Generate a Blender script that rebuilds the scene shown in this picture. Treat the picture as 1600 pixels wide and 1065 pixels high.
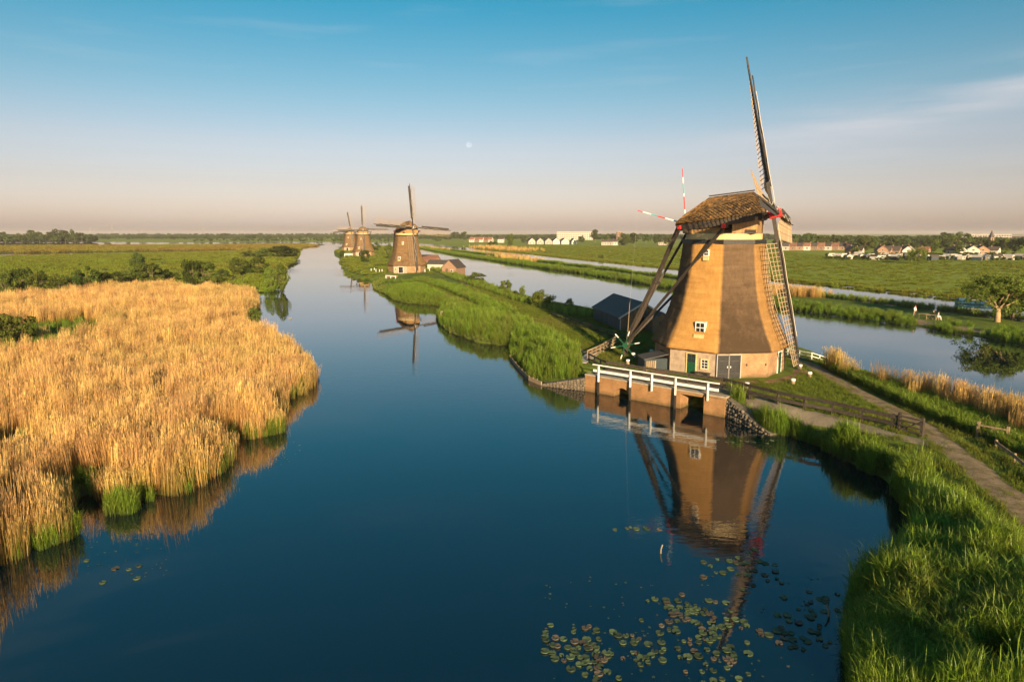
import bpy, bmesh, math, random
import numpy as np
from mathutils import Vector, Matrix, Euler, geometry, noise

for o in list(bpy.data.objects):
    bpy.data.objects.remove(o, do_unlink=True)
scene = bpy.context.scene
COL = scene.collection
R = math.radians
random.seed(7)
rng = np.random.default_rng(11)

# ------------------------------------------------------------------ camera, sky, sun, exposure
CAM = Vector((0.0, 0.0, 14.5))
PITCH = R(8.97)
cam_data = bpy.data.cameras.new('camera')
cam_data.sensor_width = 36.0
cam_data.lens = 24.0
cam_data.clip_start = 0.5
cam_data.clip_end = 40000.0
cam = bpy.data.objects.new('camera', cam_data)
COL.objects.link(cam)
cam.location = CAM
cam.rotation_euler = (math.pi / 2 - PITCH, 0, 0)
scene.camera = cam

SUN_AZ, SUN_EL = 168.0, 14.0
SUN_VEC = Vector((math.sin(R(SUN_AZ)) * math.cos(R(SUN_EL)), math.cos(R(SUN_AZ)) * math.cos(R(SUN_EL)), math.sin(R(SUN_EL))))
world = bpy.data.worlds.new('World')
scene.world = world
world.use_nodes = True
wn, wl = world.node_tree.nodes, world.node_tree.links
wn.clear()


def wnode(t, **kw):
    n = wn.new(t)
    for k, v in kw.items():
        setattr(n, k, v)
    return n


w_out = wnode('ShaderNodeOutputWorld')
w_bg = wnode('ShaderNodeBackground')
w_bg.inputs['Strength'].default_value = 0.063
w_sky = wnode('ShaderNodeTexSky')
w_sky.sky_type = 'NISHITA'
w_sky.sun_disc = False
w_sky.sun_elevation = R(SUN_EL)
w_sky.sun_rotation = R(SUN_AZ)
w_sky.altitude = 0
w_sky.air_density = 1.0
w_sky.dust_density = 1.2
w_sky.ozone_density = 2.0
w_tc = wnode('ShaderNodeTexCoord')
w_sep = wnode('ShaderNodeSeparateXYZ')
wl.new(w_tc.outputs['Generated'], w_sep.inputs[0])
# colour of the evening air against height above the horizon, the same all the way round
w_ramp = wnode('ShaderNodeValToRGB')
wl.new(w_sep.outputs['Z'], w_ramp.inputs[0])
SKY_STOPS = [
    (0.00, (1.36, 1.11, 1.34)),
    (0.03, (1.30, 1.04, 1.22)),
    (0.07, (1.18, 0.91, 0.97)),
    (0.12, (1.16, 0.93, 0.93)),
    (0.19, (0.73, 0.91, 0.89)),
    (0.29, (0.23, 0.85, 0.88)),
    (0.36, (0.15, 0.82, 0.86)),
    (0.55, (0.15, 0.75, 0.82)),
    (1.00, (0.22, 0.68, 0.90)),
]
els = w_ramp.color_ramp.elements
els[0].position, els[1].position = SKY_STOPS[0][0], SKY_STOPS[-1][0]
els[0].color = (*SKY_STOPS[0][1], 1)
els[1].color = (*SKY_STOPS[-1][1], 1)
for p_, c_ in SKY_STOPS[1:-1]:
    e_ = els.new(p_)
    e_.color = (*c_, 1)
w_mul = wnode('ShaderNodeMix', data_type='RGBA', blend_type='MULTIPLY')
w_mul.inputs['Factor'].default_value = 1.0
wl.new(w_sky.outputs[0], w_mul.inputs[6])
wl.new(w_ramp.outputs[0], w_mul.inputs[7])
# thin drawn-out cirrus
w_map = wnode('ShaderNodeMapping')
w_map.inputs['Scale'].default_value = (1.6, 1.6, 17.0)
w_map.inputs['Rotation'].default_value = (0.0, R(-9), 0.0)
wl.new(w_tc.outputs['Generated'], w_map.inputs[0])
w_noi = wnode('ShaderNodeTexNoise')
w_noi.inputs['Scale'].default_value = 1.7
w_noi.inputs['Detail'].default_value = 7.0
w_noi.inputs['Roughness'].default_value = 0.55
wl.new(w_map.outputs[0], w_noi.inputs['Vector'])
w_cr = wnode('ShaderNodeMapRange')
w_cr.inputs['From Min'].default_value = 0.55
w_cr.inputs['From Max'].default_value = 0.78
wl.new(w_noi.outputs['Fac'], w_cr.inputs['Value'])
w_cb = wnode('ShaderNodeMath', operation='MULTIPLY')
w_cb.inputs[1].default_value = 0.14
wl.new(w_cr.outputs[0], w_cb.inputs[0])
w_cl = wnode('ShaderNodeMix', data_type='RGBA', blend_type='MIX')
wl.new(w_cb.outputs[0], w_cl.inputs['Factor'])
wl.new(w_mul.outputs[2], w_cl.inputs[6])
w_cl.inputs[7].default_value = (6.6, 6.1, 5.9, 1)
# one broad veil of high cloud drawn out to the right
w_t = wnode('ShaderNodeMath', operation='DIVIDE')
wl.new(w_sep.outputs['X'], w_t.inputs[0])
wl.new(w_sep.outputs['Y'], w_t.inputs[1])


def wmath(op, a, b=None):
    n = wnode('ShaderNodeMath', operation=op)
    for i_, v_ in enumerate((a, b)):
        if v_ is None: continue
        if isinstance(v_, (int, float)): n.inputs[i_].default_value = v_
        else: wl.new(v_, n.inputs[i_])
    return n.outputs[0]


w_c = wmath('SUBTRACT', w_sep.outputs['Z'], wmath('ADD', wmath('MULTIPLY', w_t.outputs[0], 0.105), 0.089))
w_g = wmath('DIVIDE', w_c, 0.025)
w_g = wmath('EXPONENT', wmath('MULTIPLY', wmath('MULTIPLY', w_g, w_g), -1.0))
w_side = wnode('ShaderNodeMapRange', interpolation_type='SMOOTHSTEP')
w_side.inputs['From Min'].default_value = 0.10
w_side.inputs['From Max'].default_value = 0.62
wl.new(w_t.outputs[0], w_side.inputs['Value'])
w_n2 = wnode('ShaderNodeMapRange')
w_n2.inputs['From Min'].default_value = 0.32
w_n2.inputs['From Max'].default_value = 0.66
wl.new(w_noi.outputs['Fac'], w_n2.inputs['Value'])
w_v = wmath('MULTIPLY', wmath('MULTIPLY', w_g, w_side.outputs[0]), wmath('MULTIPLY', w_n2.outputs[0], 0.75))
w_veil = wnode('ShaderNodeMix', data_type='RGBA', blend_type='MIX')
wl.new(w_v, w_veil.inputs['Factor'])
wl.new(w_cl.outputs[2], w_veil.inputs[6])
w_veil.inputs[7].default_value = (6.6, 5.9, 5.9, 1)
wl.new(w_veil.outputs[2], w_bg.inputs['Color'])
wl.new(w_bg.outputs[0], w_out.inputs[0])

sun_data = bpy.data.lights.new('sun', 'SUN')
sun_data.energy = 5.0
sun_data.angle = R(0.6)
sun_data.color = (1.0, 0.75, 0.44)
sun = bpy.data.objects.new('sun', sun_data)
COL.objects.link(sun)
sun.location = SUN_VEC * 60
sun.rotation_euler = (-SUN_VEC).to_track_quat('-Z', 'Y').to_euler()

vs = scene.view_settings
vs.view_transform = 'Standard'
vs.look = 'None'
vs.exposure = 1.08
vs.gamma = 1.0
vs.use_curve_mapping = False
scene.render.engine = 'CYCLES'
scene.cycles.max_bounces = 4
scene.cycles.diffuse_bounces = 2
scene.cycles.glossy_bounces = 3
scene.cycles.transmission_bounces = 2
scene.cycles.volume_bounces = 0
scene.cycles.use_adaptive_sampling = True
scene.cycles.adaptive_threshold = 0.02
scene.cycles.transparent_max_bounces = 8
scene.cycles.caustics_reflective = False
scene.cycles.caustics_refractive = False

# ------------------------------------------------------------------ helpers
FPX = 1067.0
CP, SP = math.cos(PITCH), math.sin(PITCH)


def at(px, py, z=0.0):
    """The point of the level plane at height z that the survey sketch (1600 x 1065) puts at px, py."""
    u, v = (px - 800.0) / FPX, -(py - 532.5) / FPX
    d = (u, CP + v * SP, -SP + v * CP)
    t = (z - CAM.z) / d[2]
    return (CAM.x + t * d[0], CAM.y + t * d[1])


def mpp(y):
    """metres that one pixel of the sketch spans at distance y"""
    return y / FPX


def tag(o, label=None, cat=None, group=None, kind=None):
    if label: o['label'] = label
    if cat: o['category'] = cat
    if group: o['group'] = group
    if kind: o['kind'] = kind
    return o


def empty(name, loc=(0, 0, 0), rz=0.0, s=1.0):
    o = bpy.data.objects.new(name, None)
    COL.objects.link(o)
    o.empty_display_size = 0.2
    o.location = loc
    o.rotation_euler = (0, 0, rz)
    o.scale = (s, s, s)
    return o


def link(name, me, parent=None, loc=(0, 0, 0), rot=(0, 0, 0), scale=(1, 1, 1), matrix=None):
    o = bpy.data.objects.new(name, me)
    COL.objects.link(o)
    if parent is not None: o.parent = parent
    if matrix is not None:
        o.matrix_local = matrix
    else:
        o.location, o.rotation_euler, o.scale = loc, rot, scale
    return o


class MB:
    """collects faces of one mesh"""

    def __init__(self):
        self.v, self.f, self.m = [], [], []

    def add(self, vs_, fs_, mi=0):
        b = len(self.v)
        self.v += [tuple(p) for p in vs_]
        self.f += [tuple(b + i for i in f) for f in fs_]
        self.m += [mi] * len(fs_)
        return self

    def box(self, c, s, rz=0.0, mi=0, rot=None):
        hx, hy, hz = s[0] / 2, s[1] / 2, s[2] / 2
        M = rot if rot is not None else Matrix.Rotation(rz, 3, 'Z')
        p = [Vector(c) + M @ Vector((x * hx, y * hy, z * hz)) for z in (-1, 1) for x, y in ((-1, -1), (1, -1), (1, 1), (-1, 1))]
        return self.add(p, [(3, 2, 1, 0), (4, 5, 6, 7), (0, 1, 5, 4), (1, 2, 6, 5), (2, 3, 7, 6), (3, 0, 4, 7)], mi)

    def beam(self, a, b, w, h=None, w2=None, h2=None, up=(0, 0, 1), mi=0):
        h = w if h is None else h
        w2 = w if w2 is None else w2
        h2 = h if h2 is None else h2
        a, b = Vector(a), Vector(b)
        d = (b - a).normalized()
        u = Vector(up)
        if abs(d.dot(u)) > 0.98: u = Vector((1, 0, 0))
        s = d.cross(u).normalized()
        t = s.cross(d).normalized()
        p = []
        for c, ww, hh in ((a, w, h), (b, w2, h2)):
            for i, j in ((-1, -1), (1, -1), (1, 1), (-1, 1)):
                p.append(c + s * (i * ww / 2) + t * (j * hh / 2))
        return self.add(p, [(0, 1, 2, 3), (7, 6, 5, 4), (0, 4, 5, 1), (1, 5, 6, 2), (2, 6, 7, 3), (3, 7, 4, 0)], mi)

    def tube(self, pts, rad, n=8, mi=0, caps=True):
        pts = [Vector(p) for p in pts]
        rs = rad if isinstance(rad, (list, tuple)) else [rad] * len(pts)
        b = len(self.v)
        prev = None
        for i, p in enumerate(pts):
            d = (pts[min(i + 1, len(pts) - 1)] - pts[max(i - 1, 0)]).normalized()
            u = Vector((0, 0, 1)) if abs(d.z) < 0.95 else Vector((1, 0, 0))
            s = d.cross(u).normalized()
            t = s.cross(d)
            for k in range(n):
                a = 2 * math.pi * k / n
                self.v.append(tuple(p + (s * math.cos(a) + t * math.sin(a)) * rs[i]))
        for i in range(len(pts) - 1):
            for k in range(n):
                q = (k + 1) % n
                self.f.append((b + i * n + k, b + i * n + q, b + (i + 1) * n + q, b + (i + 1) * n + k))
                self.m.append(mi)
        if caps:
            self.f.append(tuple(b + k for k in range(n))[::-1])
            e = b + (len(pts) - 1) * n
            self.f.append(tuple(e + k for k in range(n)))
            self.m += [mi, mi]
        return self

    def lathe(self, prof, n=24, c=(0, 0, 0), mi=0, a0=0.0, caps=True):
        b = len(self.v)
        for r_, z_ in prof:
            for k in range(n):
                a = a0 + 2 * math.pi * k / n
                self.v.append((c[0] + r_ * math.cos(a), c[1] + r_ * math.sin(a), c[2] + z_))
        for i in range(len(prof) - 1):
            for k in range(n):
                q = (k + 1) % n
                self.f.append((b + i * n + k, b + i * n + q, b + (i + 1) * n + q, b + (i + 1) * n + k))
                self.m.append(mi)
        if caps:
            self.f.append(tuple(b + k for k in range(n))[::-1])
            e = b + (len(prof) - 1) * n
            self.f.append(tuple(e + k for k in range(n)))
            self.m += [mi, mi]
        return self

    def prism(self, poly, z0, z1, mi=0):
        n = len(poly)
        p = [(x, y, z0) for x, y in poly] + [(x, y, z1) for x, y in poly]
        f = [tuple(range(n))[::-1], tuple(range(n, 2 * n))] + [(i, (i + 1) % n, n + (i + 1) % n, n + i) for i in range(n)]
        return self.add(p, f, mi)

    def mesh(self, name, mats, smooth=False, bevel=0.0):
        me = bpy.data.meshes.new(name)
        me.from_pydata(self.v, [], self.f)
        for m in (mats if isinstance(mats, (list, tuple)) else [mats]):
            me.materials.append(m)
        if any(self.m):
            me.polygons.foreach_set('material_index', self.m)
        bm = bmesh.new()
        bm.from_mesh(me)
        bmesh.ops.recalc_face_normals(bm, faces=bm.faces)
        if bevel > 0:
            bmesh.ops.bevel(bm, geom=list(bm.edges), offset=bevel, segments=1, affect='EDGES', profile=0.7)
        bm.to_mesh(me)
        bm.free()
        if smooth:
            me.polygons.foreach_set('use_smooth', [True] * len(me.polygons))
        me.update()
        return me

    def build(self, name, mats, parent=None, smooth=False, bevel=0.0, **kw):
        return link(name, self.mesh(name, mats, smooth, bevel), parent, **kw)


# ------------------------------------------------------------------ materials
MAT = {}


def new_mat(name):
    m = bpy.data.materials.new(name)
    m.use_nodes = True
    m.node_tree.nodes.clear()
    MAT[name] = m
    return m, m.node_tree.nodes, m.node_tree.links


def nd(ns, t, ins=None, **kw):
    n = ns.new(t)
    for k, v in kw.items():
        setattr(n, k, v)
    for k, v in (ins or {}).items():
        n.inputs[k].default_value = v
    return n


def ramp(ns, stops):
    n = ns.new('ShaderNodeValToRGB')
    e = n.color_ramp.elements
    e[0].position, e[0].color = stops[0][0], (*stops[0][1], 1)
    e[1].position, e[1].color = stops[-1][0], (*stops[-1][1], 1)
    for p, c in stops[1:-1]:
        q = e.new(p)
        q.color = (*c, 1)
    return n


def surface(name, stops, scale=3.0, detail=6.0, rough=0.8, bump=0.0, bump_scale=20.0, stretch=(1, 1, 1), coord='Object', spec=0.3, rand=0.0, metal=0.0):
    """noise-coloured principled surface; rand: brightness spread from object to object"""
    m, ns, ls = new_mat(name)
    out = nd(ns, 'ShaderNodeOutputMaterial')
    b = nd(ns, 'ShaderNodeBsdfPrincipled', {'Roughness': rough, 'Specular IOR Level': spec, 'Metallic': metal})
    tc = nd(ns, 'ShaderNodeTexCoord')
    mp = nd(ns, 'ShaderNodeMapping', {'Scale': stretch})
    ls.new(tc.outputs[coord], mp.inputs[0])
    no = nd(ns, 'ShaderNodeTexNoise', {'Scale': scale, 'Detail': detail, 'Roughness': 0.6})
    ls.new(mp.outputs[0], no.inputs['Vector'])
    rp = ramp(ns, stops)
    ls.new(no.outputs['Fac'], rp.inputs[0])
    col = rp.outputs[0]
    if rand > 0:
        oi = nd(ns, 'ShaderNodeObjectInfo')
        mr = nd(ns, 'ShaderNodeMapRange', {'To Min': 1 - rand, 'To Max': 1 + rand})
        ls.new(oi.outputs['Random'], mr.inputs['Value'])
        hs = nd(ns, 'ShaderNodeHueSaturation')
        ls.new(mr.outputs[0], hs.inputs['Value'])
        ls.new(col, hs.inputs['Color'])
        col = hs.outputs[0]
    ls.new(col, b.inputs['Base Color'])
    if bump > 0:
        n2 = nd(ns, 'ShaderNodeTexNoise', {'Scale': bump_scale, 'Detail': 4.0})
        ls.new(mp.outputs[0], n2.inputs['Vector'])
        bp = nd(ns, 'ShaderNodeBump', {'Strength': bump, 'Distance': 0.05})
        ls.new(n2.outputs['Fac'], bp.inputs['Height'])
        ls.new(bp.outputs[0], b.inputs['Normal'])
    ls.new(b.outputs[0], out.inputs[0])
    return m


def plain(name, c, rough=0.6, spec=0.4, var=0.18, scale=6.0, bump=0.0, rand=0.0, metal=0.0):
    lo, hi = tuple(x * (1 - var) for x in c), tuple(min(1, x * (1 + var)) for x in c)
    return surface(name, [(0.3, lo), (0.7, hi)], scale=scale, rough=rough, spec=spec, bump=bump, rand=rand, metal=metal)


def leaf_mat(name, stops, trans=0.35, spread=0.25, gloss=0.0, tint=None):
    """stops: colour over the blade's own height; the mesh attribute 'leafdata' holds (height, random, kind).
    tint: second colour ramp reached by the per-clump attribute 'tint'"""
    m, ns, ls = new_mat(name)
    out = nd(ns, 'ShaderNodeOutputMaterial')
    a = nd(ns, 'ShaderNodeAttribute', attribute_name='leafdata')
    sp = nd(ns, 'ShaderNodeSeparateColor')
    ls.new(a.outputs['Color'], sp.inputs[0])
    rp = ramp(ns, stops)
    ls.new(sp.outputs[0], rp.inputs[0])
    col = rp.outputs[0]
    if tint:
        rp2 = ramp(ns, tint)
        ls.new(sp.outputs[0], rp2.inputs[0])
        ti = nd(ns, 'ShaderNodeAttribute', attribute_name='tint', attribute_type='INSTANCER')
        # every blade of a clump goes its own way between the two colours
        ad = nd(ns, 'ShaderNodeMath', operation='ADD')
        ls.new(ti.outputs['Fac'], ad.inputs[0])
        sc = nd(ns, 'ShaderNodeMath', {1: 0.6}, operation='MULTIPLY')
        sb = nd(ns, 'ShaderNodeMath', {1: 0.5}, operation='SUBTRACT')
        ls.new(sp.outputs[2], sb.inputs[0])
        ls.new(sb.outputs[0], sc.inputs[0])
        ls.new(sc.outputs[0], ad.inputs[1])
        ad.use_clamp = True
        mx = nd(ns, 'ShaderNodeMix', data_type='RGBA')
        ls.new(ad.outputs[0], mx.inputs['Factor'])
        ls.new(col, mx.inputs[6])
        ls.new(rp2.outputs[0], mx.inputs[7])
        col = mx.outputs[2]
    oi = nd(ns, 'ShaderNodeObjectInfo')
    m1 = nd(ns, 'ShaderNodeMapRange', {'To Min': 1 - spread, 'To Max': 1 + spread})
    ls.new(sp.outputs[1], m1.inputs['Value'])
    m2 = nd(ns, 'ShaderNodeMapRange', {'To Min': 1 - spread * 0.7, 'To Max': 1 + spread * 0.7})
    ls.new(oi.outputs['Random'], m2.inputs['Value'])
    mm = nd(ns, 'ShaderNodeMath', operation='MULTIPLY')
    ls.new(m1.outputs[0], mm.inputs[0])
    ls.new(m2.outputs[0], mm.inputs[1])
    hs = nd(ns, 'ShaderNodeHueSaturation')
    ls.new(mm.outputs[0], hs.inputs['Value'])
    ls.new(col, hs.inputs['Color'])
    mh = nd(ns, 'ShaderNodeMapRange', {'To Min': 0.485, 'To Max': 0.515})
    ls.new(oi.outputs['Random'], mh.inputs['Value'])
    ls.new(mh.outputs[0], hs.inputs['Hue'])
    df = nd(ns, 'ShaderNodeBsdfDiffuse')
    ls.new(hs.outputs[0], df.inputs[0])
    tr = nd(ns, 'ShaderNodeBsdfTranslucent')
    ls.new(hs.outputs[0], tr.inputs[0])
    mix = nd(ns, 'ShaderNodeMixShader', {0: trans})
    ls.new(df.outputs[0], mix.inputs[1])
    ls.new(tr.outputs[0], mix.inputs[2])
    res = mix.outputs[0]
    if gloss > 0:
        gl = nd(ns, 'ShaderNodeBsdfGlossy', {'Roughness': 0.45})
        gm = nd(ns, 'ShaderNodeMixShader', {0: gloss})
        ls.new(res, gm.inputs[1])
        ls.new(gl.outputs[0], gm.inputs[2])
        res = gm.outputs[0]
    ls.new(res, out.inputs[0])
    return m


# vegetation
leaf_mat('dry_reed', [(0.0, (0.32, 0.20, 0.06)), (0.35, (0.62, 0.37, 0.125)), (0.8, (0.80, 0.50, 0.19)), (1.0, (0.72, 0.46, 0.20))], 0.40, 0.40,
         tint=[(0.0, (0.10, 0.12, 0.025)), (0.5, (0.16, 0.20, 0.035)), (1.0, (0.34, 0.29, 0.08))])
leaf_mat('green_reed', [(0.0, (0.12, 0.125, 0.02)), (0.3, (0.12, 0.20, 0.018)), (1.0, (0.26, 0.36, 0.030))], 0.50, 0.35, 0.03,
         tint=[(0.0, (0.22, 0.16, 0.05)), (0.4, (0.20, 0.22, 0.05)), (1.0, (0.36, 0.33, 0.08))])
leaf_mat('grass_blade', [(0.0, (0.08, 0.11, 0.016)), (1.0, (0.175, 0.215, 0.028))], 0.35, 0.3,
         tint=[(0.0, (0.14, 0.13, 0.035)), (1.0, (0.26, 0.23, 0.06))])
leaf_mat('marsh_tussock', [(0.0, (0.11, 0.14, 0.02)), (1.0, (0.235, 0.275, 0.034))], 0.3, 0.35,
         tint=[(0.0, (0.20, 0.11, 0.03)), (1.0, (0.34, 0.19, 0.05))])
leaf_mat('willow_leaf', [(0.0, (0.07, 0.095, 0.022)), (1.0, (0.16, 0.19, 0.04))], 0.35, 0.35)
leaf_mat('dark_leaf', [(0.0, (0.045, 0.065, 0.016)), (1.0, (0.095, 0.125, 0.028))], 0.3, 0.35)
leaf_mat('spring_leaf', [(0.0, (0.10, 0.15, 0.025)), (1.0, (0.20, 0.24, 0.045))], 0.4, 0.3)
leaf_mat('broad_leaf', [(0.0, (0.08, 0.12, 0.018)), (1.0, (0.19, 0.235, 0.035))], 0.4, 0.35)
surface('bark', [(0.3, (0.10, 0.075, 0.05)), (0.7, (0.22, 0.17, 0.11))], 8, rough=0.9, bump=0.6)
surface('pale_bark', [(0.3, (0.28, 0.19, 0.10)), (0.7, (0.46, 0.33, 0.18))], 6, rough=0.9, bump=0.5)
# timber, paint, masonry
surface('tarred_wood', [(0.3, (0.028, 0.022, 0.018)), (0.7, (0.065, 0.05, 0.038))], 5, rough=0.65, bump=0.3, stretch=(1, 1, 0.2), rand=0.2)
surface('dark_fence', [(0.3, (0.030, 0.024, 0.019)), (0.7, (0.085, 0.065, 0.048))], 6, rough=0.8, bump=0.3, rand=0.25)
surface('worn_wood', [(0.3, (0.20, 0.14, 0.085)), (0.7, (0.36, 0.26, 0.16))], 7, rough=0.85, bump=0.3, rand=0.25)
surface('cap_board', [(0.3, (0.20, 0.115, 0.05)), (0.7, (0.40, 0.24, 0.10))], 4, rough=0.75, bump=0.3, stretch=(1, 1, 0.3), rand=0.15)
surface('sail_wood', [(0.3, (0.27, 0.19, 0.12)), (0.7, (0.46, 0.34, 0.22))], 6, rough=0.75, rand=0.2)
surface('stock_steel', [(0.3, (0.035, 0.030, 0.026)), (0.7, (0.075, 0.062, 0.05))], 5, rough=0.55, rand=0.1)
surface('white_paint', [(0.25, (0.62, 0.58, 0.52)), (0.6, (0.80, 0.78, 0.74))], 9, rough=0.5, rand=0.05)
surface('cream_paint', [(0.25, (0.50, 0.36, 0.16)), (0.65, (0.66, 0.50, 0.24))], 5, rough=0.55)
surface('black_paint', [(0.3, (0.012, 0.013, 0.015)), (0.7, (0.03, 0.03, 0.033))], 5, rough=0.5)
surface('red_paint', [(0.3, (0.42, 0.02, 0.02)), (0.7, (0.60, 0.04, 0.035))], 5, rough=0.45)
surface('green_paint', [(0.3, (0.008, 0.055, 0.027)), (0.7, (0.014, 0.085, 0.04))], 5, rough=0.45)
surface('teal_paint', [(0.3, (0.05, 0.30, 0.30)), (0.7, (0.08, 0.40, 0.40))], 5, rough=0.45)
surface('blue_paint', [(0.3, (0.010, 0.045, 0.085)), (0.7, (0.018, 0.07, 0.13))], 3, rough=0.45)
surface('sail_canvas', [(0.3, (0.42, 0.28, 0.15)), (0.7, (0.60, 0.42, 0.23))], 5, rough=0.9, bump=0.3)
surface('rope', [(0.3, (0.55, 0.48, 0.38)), (0.7, (0.72, 0.65, 0.54))], 9, rough=0.9)
surface('glass', [(0.3, (0.012, 0.014, 0.018)), (0.7, (0.03, 0.034, 0.04))], 2, rough=0.08, spec=0.8)
surface('barn_board', [(0.3, (0.022, 0.034, 0.040)), (0.7, (0.045, 0.062, 0.070))], 4, rough=0.6, stretch=(6, 6, 0.4), bump=0.4, rand=0.2)
surface('brown_board', [(0.3, (0.10, 0.065, 0.04)), (0.7, (0.19, 0.13, 0.08))], 4, rough=0.7, stretch=(6, 6, 0.4), bump=0.4, rand=0.2)
surface('slate_roof', [(0.3, (0.05, 0.045, 0.042)), (0.7, (0.10, 0.085, 0.075))], 3, rough=0.7, bump=0.4)
surface('plaster', [(0.25, (0.27, 0.19, 0.135)), (0.7, (0.46, 0.355, 0.26))], 2.2, rough=0.85, bump=0.25)
surface('concrete', [(0.3, (0.26, 0.21, 0.15)), (0.7, (0.42, 0.35, 0.26))], 3, rough=0.9, bump=0.3)
surface('stone', [(0.3, (0.10, 0.08, 0.06)), (0.7, (0.21, 0.17, 0.125))], 3, rough=0.9, bump=0.4, rand=0.2)
surface('far_white', [(0.3, (0.42, 0.37, 0.31)), (0.7, (0.58, 0.52, 0.45))], 2, rough=0.8, rand=0.3)
surface('far_brick', [(0.3, (0.22, 0.13, 0.085)), (0.7, (0.32, 0.20, 0.13))], 2, rough=0.85, rand=0.2)
surface('far_grey', [(0.3, (0.30, 0.28, 0.26)), (0.7, (0.44, 0.41, 0.38))], 2, rough=0.85, rand=0.2)
surface('tile_red', [(0.3, (0.17, 0.08, 0.05)), (0.7, (0.25, 0.12, 0.08))], 3, rough=0.8, rand=0.25)
surface('tile_dark', [(0.3, (0.05, 0.04, 0.036)), (0.7, (0.11, 0.085, 0.07))], 3, rough=0.75, rand=0.25)
surface('skin', [(0.3, (0.50, 0.30, 0.21)), (0.7, (0.58, 0.36, 0.26))], 3, rough=0.6)
surface('cloth_white', [(0.3, (0.60, 0.58, 0.55)), (0.7, (0.74, 0.72, 0.70))], 3, rough=0.9)
surface('cloth_red', [(0.3, (0.40, 0.03, 0.03)), (0.7, (0.50, 0.06, 0.05))], 3, rough=0.9)
surface('cloth_dark', [(0.3, (0.03, 0.03, 0.04)), (0.7, (0.06, 0.06, 0.08))], 3, rough=0.9)
surface('lattice_steel', [(0.3, (0.20, 0.19, 0.18)), (0.7, (0.26, 0.25, 0.24))], 1, rough=0.6, metal=0.2)
surface('lily', [(0.3, (0.045, 0.070, 0.034)), (0.7, (0.092, 0.118, 0.050))], 4, rough=0.55, spec=0.25, rand=0.45)
surface('lily_red', [(0.3, (0.075, 0.058, 0.042)), (0.7, (0.125, 0.10, 0.062))], 4, rough=0.55, spec=0.25, rand=0.35)
surface('feather', [(0.3, (0.16, 0.13, 0.10)), (0.7, (0.40, 0.36, 0.30))], 8, rough=0.8)
surface('yellow_sign', [(0.3, (0.62, 0.48, 0.05)), (0.7, (0.72, 0.58, 0.08))], 3, rough=0.5)


def ground_mat(name, stops, s1, s2, stretch=(1, 1, 1), rot=0.0, bump=0.4, bs=6.0, extra=None):
    m, ns, ls = new_mat(name)
    out = nd(ns, 'ShaderNodeOutputMaterial')
    b = nd(ns, 'ShaderNodeBsdfPrincipled', {'Roughness': 0.95, 'Specular IOR Level': 0.1})
    tc = nd(ns, 'ShaderNodeTexCoord')
    mp = nd(ns, 'ShaderNodeMapping', {'Scale': stretch, 'Rotation': (0, 0, rot)})
    ls.new(tc.outputs['Object'], mp.inputs[0])
    n1 = nd(ns, 'ShaderNodeTexNoise', {'Scale': s1, 'Detail': 8.0, 'Roughness': 0.62})
    n2 = nd(ns, 'ShaderNodeTexNoise', {'Scale': s2, 'Detail': 5.0, 'Roughness': 0.7})
    ls.new(mp.outputs[0], n1.inputs['Vector'])
    ls.new(tc.outputs['Object'], n2.inputs['Vector'])
    mx = nd(ns, 'ShaderNodeMix', {0: 0.45}, data_type='FLOAT')
    ls.new(n1.outputs['Fac'], mx.inputs[2])
    ls.new(n2.outputs['Fac'], mx.inputs[3])
    rp = ramp(ns, stops)
    ls.new(mx.outputs[0], rp.inputs[0])
    ls.new(rp.outputs[0], b.inputs['Base Color'])
    n3 = nd(ns, 'ShaderNodeTexNoise', {'Scale': bs, 'Detail': 6.0, 'Roughness': 0.7})
    ls.new(tc.outputs['Object'], n3.inputs['Vector'])
    bp = nd(ns, 'ShaderNodeBump', {'Strength': bump, 'Distance': 0.25})
    ls.new(n3.outputs['Fac'], bp.inputs['Height'])
    ls.new(bp.outputs[0], b.inputs['Normal'])
    ls.new(b.outputs[0], out.inputs[0])
    return m


ground_mat('marsh_soil', [(0.3, (0.11, 0.085, 0.04)), (0.5, (0.10, 0.11, 0.03)), (0.7, (0.14, 0.15, 0.04))], 0.02, 0.4)
ground_mat('dike_grass', [(0.25, (0.08, 0.11, 0.018)), (0.5, (0.12, 0.165, 0.024)), (0.72, (0.21, 0.20, 0.045))], 0.10, 1.3, bs=9.0)
ground_mat('meadow_grass', [(0.28, (0.13, 0.17, 0.020)), (0.45, (0.19, 0.235, 0.026)), (0.6, (0.26, 0.285, 0.034)), (0.75, (0.34, 0.31, 0.055))], 0.03, 0.25,
           stretch=(0.22, 1.4, 1), rot=R(-52), bs=1.2, bump=0.7)
ground_mat('gravel_path', [(0.3, (0.20, 0.155, 0.105)), (0.55, (0.30, 0.245, 0.175)), (0.75, (0.42, 0.35, 0.26))], 0.8, 9.0, bs=40.0, bump=0.5)
ground_mat('dirt_path', [(0.33, (0.13, 0.12, 0.045)), (0.42, (0.20, 0.145, 0.08)), (0.55, (0.31, 0.23, 0.14)), (0.70, (0.44, 0.35, 0.24))], 1.6, 11.0, bs=30.0, bump=0.5)
ground_mat('brick_paving', [(0.3, (0.24, 0.12, 0.075)), (0.7, (0.38, 0.21, 0.13))], 0.8, 9.0, bs=40.0)

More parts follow.
